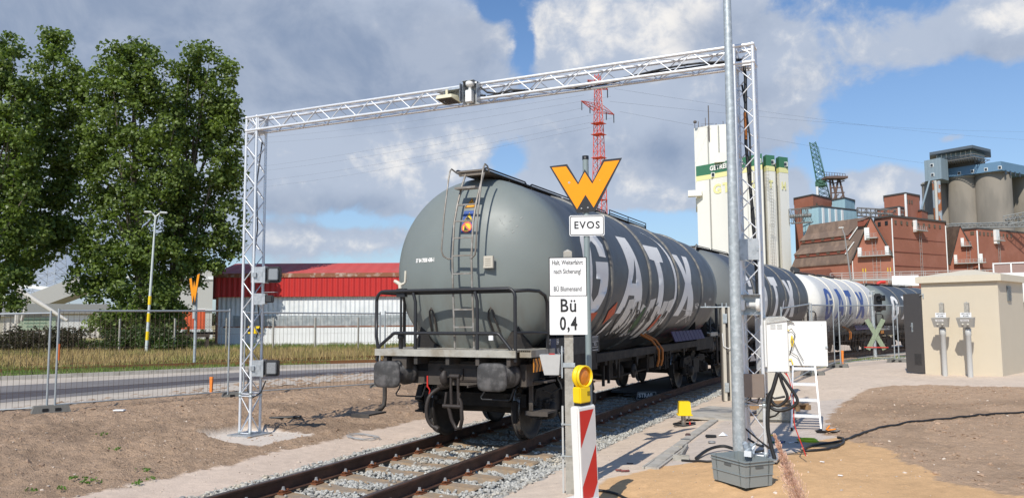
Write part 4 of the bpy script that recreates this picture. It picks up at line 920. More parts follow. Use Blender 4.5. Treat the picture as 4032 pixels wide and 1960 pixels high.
for x, z0 in ((GXL, zl), (GXR, zr)):
    mb = MB(); truss(mb, (x, 0, z0+.72), (x, 0, GH-.27), (0, 1, 0)); truss(mb, (x, 0, z0+.04), (x, 0, z0+.70), (0, 1, 0), bay=.33)
    leg = mb.build('leg', ALU, gantry)
    mb = MB()
    for sx_ in (-1, 1):
        for sy in (-1, 1):
            for z in (z0+.04, z0+.66, z0+.72): mb.lathe([(.024, 0), (.031, .005), (.031, .05), (.024, .055)], c=(x+sx_*.12, sy*.12, z), n=12)
    mb.build('sleeve_joint', GALV, leg)
    mb = MB(); mb.bb(x-.27, x+.27, -.27, .27, z0+.004, z0+.03); mb.build('base_plate', PLATE, gantry)
mb = MB(); truss(mb, (GXL+.15, 0, GH-.12), (GXR-.15, 0, GH-.12), (0, 0, 1), bay=.27); beam = mb.build('beam', ALU, gantry)
for x in (GXL, GXR):
    mb = MB(); truss(mb, (x-.145, 0, GH-.12), (x+.145, 0, GH-.12), (0, 0, 1), bay=.29); truss(mb, (x, 0, GH-.27), (x, 0, GH), (0, 1, 0), bay=.27)
    for dx in (-.12, .12):
        for dy in (-.12, .12):
            for z in (GH, GH-.24): mb.lathe([(.001, -.034), (.03, -.02), (.034, 0), (.03, .02), (.001, .034)], c=(x+dx, dy, z), n=12)
    mb.build('corner_block', ALU, gantry)
mb = MB()
ck = [(x, -.02+.03*math.sin(x*3), GH-.2+.035*math.sin(x*2.3)+.03*(x > 2)) for x in np.linspace(.35, GXR-.2, 26)]
mb.tube(ck, .014, 6); mb.tube([(p[0], p[1]+.03, p[2]-.02+.015*math.sin(p[0]*5)) for p in ck], .011, 6)
mb.tube([(.3, -.13, GH-.06), (.42, -.14, GH-.16), (.6, -.13, GH-.2), (.8, -.1, GH-.16), (1.1, 0, GH-.18)], .016, 6); mb.tube([(-.05, -.16, GH-.20), (.1, -.15, GH-.16), (.35, -.05, GH-.18)], .014, 6)
mb.tube([(GXR-.25, 0, GH-.13), (GXR-.02, .02, GH-.16), (GXR+.0, .02, GH-.4), (GXR-.02, 0, 4.2), (GXR+.04, .02, 3.2), (GXR+.07, .0, 2.1)], .022, 6)
mb.tube([(GXR-.05, .04, GH-.5), (GXR+.03, .03, 4.3), (GXR+.02, .02, 3.2), (GXR+.10, .02, 2.0)], .014, 6)
mb.build('beam_cable', BLACK, gantry)
mb = MB(); mb.tube([(GXR-.02, -.02, 4.62), (GXR-.015, -.02, 4.25)], .018, 6); mb.build('orange_cable', ORANGE, gantry)
mb = MB(); mb.tube([(GXL+.05, .1, 5.1), (GXL+.03, .0, 4.3), (GXL+.06, .02, 3.5), (GXL-.0, 0, 2.9), (GXL+.02, .05, 2.2), (GXL-.05, .05, 1.85), (GXL, -.02, 1.62), (GXL+.08, .02, 1.55), (GXL+.1, .1, 1.75), (GXL+.04, .06, 2.3)], .012, 6)
mb.tube([(GXL-.08, .1, 1.3), (GXL-.06, .0, .9), (GXL-.02, -.05, .62), (GXL+.12, -.08, .5), (GXL+.28, -.05, .6), (GXL+.34, 0, .8)], .012, 6); mb.build('leg_cable', BLACK, gantry)
mb = MB(); mb.bb(GXR-.12, GXR-.10, -.14, .14, 1.9, 1.92) if False else None

# lamps and cameras on the left leg
def floodlight(z, label, s=1.0, group='floodlights on the left gantry leg', y=.0):
    t_ = thing('floodlight', label, 'floodlight', (GXL+.12, GY-.12, z), math.radians(22), group)
    mb = MB(); mb.bevbox((.36, .03, 0), (.24*s, .13, .28*s), .02); mb.build('housing', mat('black lamp housing', (.03, .03, .032), .5), t_)
    mb = MB(); mb.bevbox((.375, -.045, 0), (.17*s, .04, .20*s), .012); mb.build('lens', REDLITE, t_)
    mb = MB(); mb.bb(-.04, .20, -.01, .0, -.14*s, .14*s); mb.bb(.20, .23, -.06, .12, -.15*s, .15*s); mb.bb(.0, .06, -.05, .03, -.04, .04); mb.build('bracket', PLATE, t_)
    return t_
floodlight(2.66, 'upper black floodlight on a metal bracket on the left gantry leg')
floodlight(1.02, 'lower black floodlight, near the foot of the left gantry leg')
t_ = thing('camera', 'small black camera between the two floodlights on the gantry leg', 'camera', (GXL+.12, GY-.12, 2.23), math.radians(22))
mb = MB(); mb.bevbox((.30, 0, 0), (.13, .12, .13), .015); mb.build('housing', MATS['black lamp housing'], t_)
mb = MB(); mb.bb(.0, .22, -.01, .0, -.10, .10); mb.bb(.2, .42, -.09, .09, .115, .122); mb.bb(.18, .24, -.07, .06, -.09, .10); mb.build('bracket', PLATE, t_)
t_ = thing('yellow_box', 'small flat yellow box strapped inside the left gantry leg', 'junction box', (GXL-.06, GY+.16, 1.68)); mb = MB(); mb.bevbox((0, 0, 0), (.34, .05, .14), .01); mb.build('box_body', YEL, t_)
mb = MB(); mb.bb(-.16, -.02, -.03, -.026, -.03, .04); mb.bb(.05, .15, -.03, -.026, -.04, .03); mb.build('print', INK, t_)
# devices in the middle of the beam
t_ = thing('scanner', 'cream scanner with slanted window under a metal hood on the gantry beam', 'scanner', (-.17, GY-.24, GH-.20)); t_.scale = (.8, .8, .8)
mb = MB(); mb.bb(-.10, .25, .09, .10, -.10, .24); mb.bb(-.10, -.09, -.1, .10, -.1, .15); mb.bb(.245, .25, -.1, .1, -.12, .24); mb.bb(-.26, .25, -.12, .1, .12, .128); mb.build('hood', PLATE, t_)
mb = MB(); mb.add([(-.22, -.22, -.05), (.14, -.22, -.05), (.20, .06, -.11), (-.16, .06, -.11), (-.20, -.2, .02), (.12, -.2, .02), (.18, .06, .03), (-.12, .06, .03)], [(3, 2, 1, 0), (4, 5, 6, 7), (0, 1, 5, 4), (1, 2, 6, 5), (2, 3, 7, 6), (3, 0, 4, 7)]); mb.bb(-.02, .03, -.18, -.16, 0, .12)
mb.build('scanner_body', mat('cream plastic', (.66, .62, .44), .5), t_)
mb = MB(); mb.add([(-.20, -.20, -.057), (.12, -.20, -.057), (.18, .04, -.113), (-.14, .04, -.113)], [(3, 2, 1, 0)]); mb.build('scanner_window', GLASSD, t_)
t_ = thing('sensor_camera', 'white camera on a round mount in an upright metal tray on the beam', 'camera', (.17, GY-.22, GH-.16)); t_.scale = (.82, .82, .82)
mb = MB(); mb.bb(-.13, .16, .09, .10, -.2, .23); mb.bb(-.13, -.125, -.07, .1, -.2, .22); mb.bb(.155, .16, -.05, .1, -.2, .2); mb.bb(-.14, .11, -.1, .1, .22, .228); mb.build('tray', PLATE, t_)
mb = MB(); mb.bevbox((-.01, -.02, -.07), (.13, .12, .23), .01); mb.lathe([(.03, .04), (.03, .12), (.06, .125), (.085, .15), (.085, .20), (.07, .215), (.001, .216)], c=(0, -.02, 0), n=18); mb.bb(.1, .16, -.03, .01, .17, .20); mb.build('camera_body', WHITEP, t_)

# devices on the right leg
rx = GXR+.12; ry = GY-.12
t_ = thing('cover_plate', 'upper galvanised plate clamped to the right gantry leg', 'metal plate', (rx, ry, 2.75), math.radians(0)); mb = MB(); mb.bb(-.27, -.0, -.05, -.045, -.14, .14); mb.bb(-.02, .0, -.06, .05, -.02, .02); mb.build('plate', PLATE, t_); mb = MB()
for z in (-.09, 0, .09): mb.tube([(-.255, -.065, z-.03), (-.255, -.065, z+.03)], .012, 8)
mb.build('hinge', GALV, t_)
t_ = thing('camera_mount', 'white camera lying between two metal shelves on the right gantry leg', 'camera', (rx, ry, 2.02)); mb = MB(); mb.bb(-.28, .0, -.16, .02, .13, .137); mb.bb(-.28, 0, -.16, .02, -.13, -.123); mb.bb(-.28, 0, .0, .006, -.13, .13); mb.build('shelf', PLATE, t_)
mb = MB(); mb.bevbox((-.235, -.10, 0), (.10, .11, .14), .01); mb.lathe([(.001, -.17), (.035, -.17), (.035, -.05), (.085, -.045), (.085, 0), (.001, .0)], c=(0, -.09, 0), axis='X', n=18); mb.build('camera_body', WHITEP, t_)
t_ = thing('steel_box', 'flat brownish steel box with hinges low on the right gantry leg', 'junction box', (rx, ry, .98)); mb = MB(); mb.bevbox((-.11, -.06, 0), (.25, .06, .30), .004); mb.build('box_body', mat('brownish steel', (.30, .24, .20), .4, .5, .1), t_)
mb = MB(); [mb.tube([(-.245, -.10, z-.025), (-.245, -.10, z+.025)], .011, 8) for z in (-.12, -.03, .06, .13)]; mb.build('hinge', GALV, t_)
mb = MB(); pts = [(-.16, -.04, -.14), (-.16, -.05, -.20), (-.08, -.05, -.22), (-.05, -.04, -.15)]; mb.tube(pts, .011, 6); mb.build('lead', BLACK, t_)
# open white cabinet
cx_, cy_ = rx+.06, ry-.03
CAB = thing('control_cabinet', 'open white electrical cabinet hung on the right gantry leg, wires inside', 'cabinet', (cx_, cy_, 1.52), math.radians(24))
mb = MB(); mb.bb(.0, .27, -.01, .0, -.36, .32); mb.bb(.0, .01, 0, .50, -.36, .32); mb.bb(.26, .27, 0, .02, -.36, .32); mb.bb(.26, .27, .46, .5, -.36, .32); mb.bb(.0, .27, .49, .50, -.36, .32); mb.bb(0, .27, 0, .5, -.37, -.36); mb.bb(0, .27, 0, .5, .32, .33)
mb.add([(-.005, -.03, .33), (.22, -.03, .35), (.36, -.03, .26), (-.005, .53, .33), (.22, .53, .35), (.36, .53, .26)], [(0, 1, 4, 3), (1, 2, 5, 4), (3, 4, 1, 0), (4, 5, 2, 1)]); mb.add([(-.005, -.03, .33), (-.005, -.03, .26), (.30, -.03, .30), (.22, -.03, .35)], [(0, 1, 2, 3), (3, 2, 1, 0)]); mb.bevbox((-.02, .0, 0), (.02, .04, .6), .004)
mb.build('cabinet_body', WHITEP, CAB)
mb = MB()
for i in range(4): mb.bb(.05, .115, -.016, -.010, .19+i*.017, .20+i*.017); mb.bb(.135, .20, -.016, -.010, .19+i*.017, .20+i*.017)
mb.build('vent', mat('vent slot', (.66, .66, .63), .5), CAB)
mb = MB(); mb.bb(.0, .48, -.02, -.0, -.285, .285); D_ = mb.build('cabinet_door', WHITEP, CAB); D_.location = (.29, .06, .0); D_.rotation_euler = (0, 0, math.radians(-24))
mb = MB(); mb.bb(-.004, .484, .0, .006, -.289, .289); mb.bb(-.004, .0, -.012, 0, -.289, .289); mb.bb(.48, .484, -.012, 0, -.289, .289); mb.bb(0, .48, -.012, 0, .285, .289); mb.bb(0, .48, -.012, 0, -.289, -.285); mb.build('door_seal', INK, D_)
mb = MB(); mb.bb(.455, .485, -.035, -.02, -.06, -.03); mb.bb(.05, .055, -.024, -.02, .22, .25); mb.bb(.42, .425, -.024, -.02, .22, .25); mb.build('latch', GALV, D_)
mb = MB(); mb.tube([(.0, -.03, .15), (.06, -.07, .19), (.10, -.05, .12), (.05, -.05, -.05), (.02, -.03, -.15)], .005, 5); mb.tube([(.05, -.05, .08), (.09, -.06, .0), (.13, -.06, -.1), (.19, -.06, -.22)], .004, 5); mb.tube([(.02, -.05, -.1), (.12, -.06, -.16), (.18, -.06, -.30)], .004, 5); mb.build('black_wire', INK, D_)
mb = MB(); mb.tube([(.06, -.06, .10), (.045, -.07, .02), (.06, -.08, -.05), (.08, -.07, .02), (.06, -.06, .10)], .007, 5); mb.tube([(-.02, -.04, .17), (.03, -.05, .165)], .008, 5); mb.tube([(-.01, -.04, -.22), (.04, -.05, -.20), (.06, -.05, -.27)], .008, 5); mb.build('yellow_wire', YEL, D_)
for i in range(3):
    mb = MB(); mb.tube([(.24, .02, -.36+.0), (.27+.01*i, .0, -.45), (.30+.01*i, -.01, -.60-.04*i), (.26+.02*i, .0, -.72-.03*i)], .006, 5); mb.build('loose_wire', (REDT, mat('grey wire', (.5, .5, .5), .6), mat('pale grey wire', (.6, .6, .58), .6))[i], CAB)
mb = MB(); mb.tube(smooth_pts([(.22, .02, -.37), (.30, 0, -.5), (.31, -.02, -.75), (.30, -.05, -1.0), (.34, -.05, -1.15), (.41, -.05, -1.35), (.43, -.05, -1.42)]), .007, 6); o = mb.build('red_cable', mat('red cable', (.62, .05, .04), .5), CAB)
# loops of heavy black cable under the cabinet
t_ = thing('cable_loop', 'thick black cables hanging in loops below the open white cabinet', 'cable', (cx_+.12, cy_+.02, 1.15))
def loop(mb, top, bot, w_, dx, r=.024): mb.tube(smooth_pts([(0, 0, top), (-w_*.35+dx, 0, top-(top-bot)*.35), (-w_*.8+dx, 0, top-(top-bot)*.75), (-w_*.5+dx, 0, bot+.02), (dx, 0, bot), (w_*.6+dx, 0, bot+.05), (w_*.9+dx, 0, top-(top-bot)*.7), (w_*.4+dx, 0, top-(top-bot)*.3), (.02, 0, top)]), r, 8)
mb = MB(); loop(mb, 0, -.48, .22, .03, .021); mb.build('cable', BLACK, t_); mb = MB(); loop(mb, 0, -.42, .12, .0, .02); mb.build('cable', BLACK, t_)
mb = MB(); mb.tube(smooth_pts([(.0, 0, 0), (-.06, -.02, -.2), (-.12, -.03, -.4), (-.14, -.04, -.7), (-.10, -.05, -.95), (-.07, -.06, -1.08), (-.12, -.05, -1.13), (-.17, -.05, -1.08)]), .026, 8); mb.build('cable', BLACK, t_)
mb = MB(); mb.tube([(-.15, 0, -.27), (-.05, -.01, -.33), (.08, -.01, -.30)], .014, 8); mb.tube([(.02, 0, -.48), (-.05, 0, -.55), (-.2, .05, -.6)], .012, 6); mb.build('cable', BLACK, t_)
mb = MB(); mb.tube([(GXR-.05, GY+.02, .95), (GXR-.15, GY-.05, .55), (GXR-.2, GY-.12, .35), (GXR+.02, GY-.12, .22), (GXR+.2, GY-.1, .18)], .015, 6); mb.tube([(GXR-.2, GY-.2, .5), (GXR+.05, GY-.16, .28), (GXR+.16, GY-.15, .2)], .012, 6); mb.tube([(GXR-.22, GY, .16), (GXR-.05, GY-.12, .12), (GXR+.1, GY-.12, .15), (GXR+.15, GY-.1, .3)], .016, 6)
o = mb.build('cable_tangle', BLACK); tag(o, 'black cables tangled round the foot of the right gantry leg', 'cable')

# ================================================================ POSTS AND SIGNS IN FRONT
def pane(mb, w_, h_, t=.004, z=0, r=.02, y=0):
    pts = []
    for cx, cz, a0 in ((w_/2-r, h_/2-r, 0), (-w_/2+r, h_/2-r, 90), (-w_/2+r, -h_/2+r, 180), (w_/2-r, -h_/2+r, 270)):
        for i in range(5): a = math.radians(a0+i*22.5); pts.append((cx+r*math.cos(a), z+cz+r*math.sin(a)))
    mb.prism(pts, t, lambda p: p+Vector((0, y, 0)))
bp = at(2252, 1600, 9.35); pb = Vector((2.46, -1.12)); rzp = face_cam((pb.x, pb.y)); zb0 = zg(pb.x, pb.y)
POST = thing('sign_post', 'square concrete post carrying two white crossing signs, left of the taller steel signal pole', 'sign post', (pb.x, pb.y, zb0), rzp)
mb = MB(); h_ = 2.68-zb0; mb.add([(-.055, -.055, -.3), (.055, -.055, -.3), (.055, .055, -.3), (-.055, .055, -.3), (-.05, -.05, h_-.03), (.05, -.05, h_-.03), (.05, .05, h_-.03), (-.05, .05, h_-.03), (0, 0, h_)], [(0, 1, 5, 4), (1, 2, 6, 5), (2, 3, 7, 6), (3, 0, 4, 7), (4, 5, 8), (5, 6, 8), (6, 7, 8), (7, 4, 8)]); mb.build('post', CONCP, POST)
z1 = 2.35-zb0; z2 = 1.90-zb0
mb = MB(); pane(mb, .445, .46, z=z1, y=-.085, r=.006); u_ = mb.build('upper_sign', INK, POST); mb = MB(); pane(mb, .425, .44, z=z1, y=-.088, r=.004, t=.002); mb.build('sign_face', SIGNW, u_)
mb = MB()
for s_, y_ in (('Halt, Weiterfahrt', .165), ('nach Sicherung!', .06), ('B\u00dc Blumensand', -.145)): text_flat(mb, s_, lambda x, y, y_=y_: Vector((x-.005, -.0895, z1+y_+y)), size=.078, sx=.66, bold=.0008)
mb.build('lettering', INK, u_)
mb = MB(); pane(mb, .44, .455, z=z2, y=-.085, r=.008); l_ = mb.build('lower_sign', SIGNW, POST)
mb = MB(); text_flat(mb, 'B\u00fc', lambda x, y: Vector((x, -.0875, z2+.105+y)), size=.215, sx=.85, bold=.003, spacing=1.08); text_flat(mb, '0,4', lambda x, y: Vector((x, -.0875, z2-.105+y)), size=.215, sx=.70, bold=.005, spacing=1.15); mb.build('lettering', INK, l_)
mb = MB(); mb.bb(-.075, .075, -.082, -.05, z1-.02, z1+.02); mb.bb(-.075, .075, -.082, -.05, z2-.02, z2+.02); z3 = 1.32-zb0; mb.bb(-.07, .07, -.065, -.05, z3-.025, z3+.025); mb.bb(-.07, -.055, -.06, .06, z3-.025, z3+.025); mb.bb(-.09, -.075, -.06, -.03, z3-.15, z3+.22); mb.build('clamp', GALV, POST)
mb = MB(); mb.add([(-.10, -.08, z3+.12), (-.345, -.08, z3+.12), (-.335, .10, z3+.12), (-.10, .10, z3+.12), (-.12, -.06, z3-.115), (-.29, -.06, z3-.115), (-.28, .09, z3-.115), (-.10, .09, z3-.115)], [(3, 2, 1, 0), (4, 5, 6, 7), (0, 1, 5, 4), (1, 2, 6, 5), (2, 3, 7, 6), (3, 0, 4, 7)]); bx = mb.build('switch_box', GREYPL, POST)
mb = MB(); mb.bevbox((-.20, -.02, z3+.127), (.07, .05, .012), .004); mb.build('red_button', REDT, bx); mb = MB(); mb.tube([(-.13, .0, z3-.115), (-.13, .0, z3-.17), (-.10, -.01, z3-.22), (-.085, -.02, z3-.28)], .010, 6); mb.build('cable', BLACK, bx)
mb = MB(); mb.bevbox((-.082, 0, 0.42), (.022, .055, 1.15), .003); mb.build('cable_cover', GREYPL, POST); mb = MB(); [mb.bb(-.1, .057, -.0575, .0575, z, z+.012) for z in (.42, .78)]; mb.build('strap', GALV, POST)

wp = Vector((2.31, .01)); rw = face_cam(wp); zw = zg(wp.x, wp.y)
WP = thing('signal_post', 'steel pole with a big orange W board and a white plate reading EVOS', 'signal post', (wp.x, wp.y, zw), rw)
mb = MB(); mb.tube([(0, 0, -.3), (-.005, 0, 4.0-zw)], .040, 16); mb.build('pole', mat('grey pole paint', (.24, .29, .29), .5, .1, .12), WP)
mb = MB(); mb.lathe([(.044, 0), (.044, .05), (.001, .052)], c=(-.005, 0, 3.98-zw), n=16); mb.build('pole_cap', BLKP, WP)
kx = .7826*10.2/F_PX
def wpt(x, y): return ((x-367)*kx-.005, 3.22+(1075-y)*kx-zw)
WO = [(180, 815), (272, 806), (328, 903), (362, 835), (402, 900), (458, 788), (555, 780), (412, 1055), (320, 1062)]; WI = [(192, 822), (266, 818), (327, 915), (362, 850), (400, 912), (463, 799), (541, 792), (405, 1035), (364, 968), (320, 1042)]
mb = MB(); mb.prism([wpt(*p) for p in WO[::-1]], .006, lambda p: p+Vector((0, -.052, 0))); wb = mb.build('w_board', mat('black board', (.02, .02, .022), .5, 0, .1), WP)
mb = MB(); mb.prism([wpt(*p) for p in WI[::-1]], .002, lambda p: p+Vector((0, -.0545, 0))); mb.build('orange_face', WYEL, wb)
mb = MB(); [mb.lathe([(.001, -.066), (.011, -.066), (.013, -.05)], c=(wpt(x, y)[0], 0, wpt(x, y)[1]), axis='Y', n=10) for x, y in ((343, 1040), (376, 1036))]; mb.build('bolt', BOLT, wb)
mb = MB(); [mb.lathe([(.001, -.0560), (r_, -.0556)], c=(wpt(x, y)[0], 0, wpt(x, y)[1]), axis='Y', n=7) for x, y, r_ in ((281, 903, .016), (439, 894, .005))]; mb.build('scratch', BOLT, wb)
ze = 3.085-zw
mb = MB(); pane(mb, .465, .275, z=ze, y=-.05, r=.025); ep = mb.build('name_plate', SIGNW, WP)
mb = MB(); pts = []
for (w_, h_, r_) in ((.445, .255, .022), (.427, .237, .016)):
    q = []
    for cx, cz, a0 in ((w_/2-r_, h_/2-r_, 0), (-w_/2+r_, h_/2-r_, 90), (-w_/2+r_, -h_/2+r_, 180), (w_/2-r_, -h_/2+r_, 270)):
        for i in range(5): a = math.radians(a0+i*22.5); q.append(Vector((cx+r_*math.cos(a), -.052, ze+cz+r_*math.sin(a))))
    pts += q
mb.add(pts, [(i, (i+1) % 20, 20+(i+1) % 20, 20+i) for i in range(20)]); text_flat(mb, 'EVOS', lambda x, y: Vector((x, -.0525, ze+y+.002)), size=.135, sx=.95, bold=.0025, spacing=1.2); mb.build('lettering', INK, ep)

# red and white warning beacon with its yellow lamp
bc = Vector((2.90, -1.80)); zbk = zg(bc.x, bc.y)
BK = thing('warning_beacon', 'red and white striped warning beacon with yellow lamp in front of the concrete post', 'warning beacon', (bc.x, bc.y, zbk+.11)); BK.rotation_euler = (0, math.radians(-2.5), face_cam(bc)+math.radians(48))
mb = MB(); mb.bevbox((0, 0, .51), (.285, .115, 1.02), .014); mb.bevbox((0, 0, -.065), (.40, .6, .15), .02); brd = mb.build('board', mat('white beacon plastic', (.78, .78, .75), .5, 0, .05), BK)
mb = MB(); y0 = -.0595
for z0 in (-.21, .59):
    poly = [(-.118, z0), (.118, z0+.41), (.118, z0+.81), (-.118, z0+.40)]
    lo, hi = .06, .975; P = []
    # clip the stripe to the panel
    def clip(P, z, keep_above):
        out = []
        for i in range(len(P)):
            a, b_ = P[i-1], P[i]; ia = (a[1] >= z) == keep_above; ib = (b_[1] >= z) == keep_above
            if ia != ib: t0 = (z-a[1])/(b_[1]-a[1]); out.append((a[0]+(b_[0]-a[0])*t0, z))
            if ib: out.append(b_)
        return out
    P = clip(clip(poly, lo, True), hi, False)
    if len(P) > 2: mb.add([(p[0], y0, p[1]) for p in P], [tuple(range(len(P)))])
mb.build('red_stripe', REDP, brd)
mb = MB(); mb.bb(-.118, .118, -.0587, -.058, .05, .985); mb.build('reflective_face', mat('silver reflective', (.62, .61, .60), .5), brd)
mb = MB(); mb.bevbox((-.01, 0, 1.135), (.17, .115, .17), .012); mb.bb(-.012, .0, .055, .075, 1.1, 1.3) if False else None
lamp = mb.build('lamp', YEL, BK)
mb = MB(); mb.lathe([(.108, -.05), (.118, -.045), (.118, -.014), (.104, -.012), (.104, .012), (.118, .014), (.118, .045), (.108, .05)], c=(0.015, 0, 1.325), axis='Y', n=36); mb.lathe([(.108, -.05), (.102, -.048), (.102, .048), (.108, .05)], c=(.015, 0, 1.325), axis='Y', n=36); mb.bevbox((.0, 0, 1.215), (.05, .06, .04), .006); mb.build('lamp_ring', YEL, lamp)
mb = MB(); mb.lathe([(.001, -.036), (.06, -.034), (.103, -.02), (.103, .02), (.06, .034), (.001, .036)], c=(.015, 0, 1.325), axis='Y', n=30); mb.build('lens', AMBER, lamp)
mb = MB(); mb.bevbox((-.005, 0, 1.04), (.16, .10, .03), .006); mb.bb(.02, .028, -.0595, -.0585, 1.12, 1.17); mb.bb(.036, .044, -.0595, -.0585, 1.12, 1.17); mb.bb(.052, .058, -.0595, -.0585, 1.12, 1.17); mb.build('lamp_base', BLKP, lamp)

# ================================================================ LAMP MAST, CRATE AND THINGS LYING ABOUT
lp = Vector((4.19, .10)); zlp = zg(lp.x, lp.y)
LM = thing('lamp_mast', 'thick galvanised mast rising out of the frame behind the grey crate', 'mast', (lp.x, lp.y, zlp))
mb = MB(); mb.tube([(0, 0, -.2), (.005, -.01, 2.0), (.015, -.02, 4.0), (.03, -.03, 8.5)], [.083, .068, .057, .035], 28); mb.build('pole', GALV, LM)
mb = MB(); mb.tube([(.03, -.03, 8.4), (.03, -.2, 8.62), (.03, -.9, 8.75)], .03, 10); mb.bevbox((.03, -1.1, 8.75), (.22, .5, .09), .03); mb.build('lamp_head', WHITEP, LM)
def crate_at(x, y, z, rz):
    t_ = thing('plastic_crate', 'open grey plastic crate in front of the thick galvanised mast', 'crate', (x, y, z), rz)
    mb = MB(); a, b_, h = .30, .20, .29; ti = .92
    for k, (x0, y0, x1, y1) in enumerate(((-a, -b_, a, -b_), (a, -b_, a, b_), (a, b_, -a, b_), (-a, b_, -a, -b_))):
        o_, i_ = [(x0*ti, y0*ti, 0), (x1*ti, y1*ti, 0), (x1, y1, h), (x0, y0, h)], [(x0*ti*.97, y0*ti*.97, .01), (x1*ti*.97, y1*ti*.97, .01), (x1*.975, y1*.965, h), (x0*.975, y0*.965, h)]
        mb.add(o_+i_, [(0, 1, 2, 3), (7, 6, 5, 4), (3, 2, 6, 7)])
    mb.add([(-a*ti, -b_*ti, .004), (a*ti, -b_*ti, .004), (a*ti, b_*ti, .004), (-a*ti, b_*ti, .004)], [(0, 1, 2, 3), (3, 2, 1, 0)]); bd = mb.build('crate_body', CRATE, t_)
    mb = MB()
    for z_, e in ((h-.012, .012), (h-.045, .010), (.125, .008)):
        k_ = ti+(1-ti)*z_/h
        for sx_, sy, lx, ly in ((0, -1, 1, 0), (0, 1, 1, 0), (-1, 0, 0, 1), (1, 0, 0, 1)):
            if lx: mb.box((0, sy*(b_*k_+e/2), z_), (2*a*k_+2*e, e+.002, .007))
            else: mb.box((sx_*(a*k_+e/2), 0, z_), (e+.002, 2*b_*k_-.001, .0068))
    for x_ in (-.20, .20):
        for s in (-1, 1): mb.add([(x_-.004, s*(b_*ti+.001), 0), (x_+.004, s*(b_*ti+.001), 0), (x_+.004, s*(b_+.010), h), (x_-.004, s*(b_+.010), h), (x_-.004, s*(b_*ti-.01), 0), (x_+.004, s*(b_*ti-.01), 0), (x_+.004, s*(b_-.01), h), (x_-.004, s*(b_-.01), h)], [(0, 1, 2, 3), (3, 2, 1, 0), (0, 3, 7, 4), (4, 7, 3, 0), (1, 5, 6, 2), (2, 6, 5, 1)])
    for y_ in (-.13, .13):
        for s in (-1, 1): mb.add([(s*(a*ti+.001), y_-.004, 0), (s*(a*ti+.001), y_+.004, 0), (s*(a+.010), y_+.004, h), (s*(a+.010), y_-.004, h), (s*(a*ti-.01), y_-.004, 0), (s*(a*ti-.01), y_+.004, 0), (s*(a-.01), y_+.004, h), (s*(a-.01), y_-.004, h)], [(0, 1, 2, 3), (3, 2, 1, 0), (0, 3, 7, 4), (4, 7, 3, 0), (1, 5, 6, 2), (2, 6, 5, 1)])
    mb.build('rim_and_ribs', CRATE, bd)
    mb = MB()
    for s in (-1, 1):
        k_ = ti+(1-ti)*.22/h; mb.bevbox((-.0, s*(b_*k_+.003), .215), (.12, .006, .028), .002)
        mb.bevbox((s*(a*k_+.003), 0, .215), (.006, .11, .028), .002)
    mb.build('grip_hole', mat('dark grip', (.10, .11, .11), .6), bd)
    return t_
CR = crate_at(4.30, -.47, zg(4.3, -.5)+.012, math.radians(-42))
t_ = thing('plastic_bag', 'clear plastic bag with a white label hanging over the crate rim', 'bag', (4.36, -.30, .28), math.radians(-20))
mb = MB(); vs = []
for i in range(7):
    for j in range(6): u, v_ = i/6-.5, j/5; vs.append((u*.15, .02*math.sin(i*1.7+j), v_*.17-.03+.012*math.sin(i*2.3)))
mb.add(vs, [(i*6+j, (i+1)*6+j, (i+1)*6+j+1, i*6+j+1) for i in range(6) for j in range(5)]); mb.build('bag_sheet', mat('clouded plastic', (.30, .34, .38), .25, 0, .3, 30, coat=.5), t_)
mb = MB(); mb.bb(-.045, .045, -.035, -.03, -.02, .045); mb.build('bag_label', SIGNW, t_)

def hose_on_ground(name, label, pts, r, mt, cat='cable', lift=0, group=None):
    P = []
    n = len(pts)
    cr_ = lambda p0, p1, p2, p3, t0: tuple(.5*((2*p1[i])+(-p0[i]+p2[i])*t0+(2*p0[i]-5*p1[i]+4*p2[i]-p3[i])*t0*t0+(-p0[i]+3*p1[i]-3*p2[i]+p3[i])*t0**3) for i in range(len(p1)))
    pts = [(p+(0,))[:3] for p in pts]
    for i in range(n-1):
        for k in range(5): P.append(cr_(pts[max(i-1, 0)], pts[i], pts[i+1], pts[min(i+2, n-1)], k/5))
    P.append(pts[-1]); mb = MB(); mb.tube([(x, y, zg(x, y)+r*.9+lift+h+.006) for x, y, h in P], r, 8); o = mb.build(name, mt); tag(o, label, cat, group); return o
gp = lambda x, y, z=0.03: tuple(atz(x, y, z))[:2]
c8 = lambda x, y, z=.08: gp(3024+x*.7826, 980+y*.7826, z)
hose_on_ground('power_cable', 'long black cable winding over brown soil towards the beige cabin', [c8(350, 932), c8(378, 940), c8(372, 965), c8(300, 990), c8(195, 995), c8(185, 985), c8(240, 968), c8(370, 950), c8(460, 920), c8(560, 888), c8(700, 868), c8(800, 858), c8(1000, 845), c8(1150, 836), c8(1340, 834), c8(1700, 830)], .017, BLACK)
hose_on_ground('duct_hose', 'stiff black hose arching over the gravel left of the mast', [gp(2740, 1780)+(0,), gp(2790, 1762)+(.04,), gp(2850, 1758)+(.05,), gp(2910, 1768)+(.0,)], .022, BLACK)
hose_on_ground('thin_hose', 'black hose lying at the edge of the orange sand near the concrete trough', [gp(2684, 1804, -.05), gp(2740, 1812, -.05), gp(2800, 1818, -.05), gp(2900, 1822, -.05)], .014, BLACK)
hose_on_ground('short_cable', 'dark cable end on the sand beside the beacon foot', [gp(2330, 1915, -.1), gp(2400, 1922, -.1), gp(2450, 1940, -.12), gp(2500, 1962, -.12), gp(2540, 2000, -.12)], .015, BLACK)
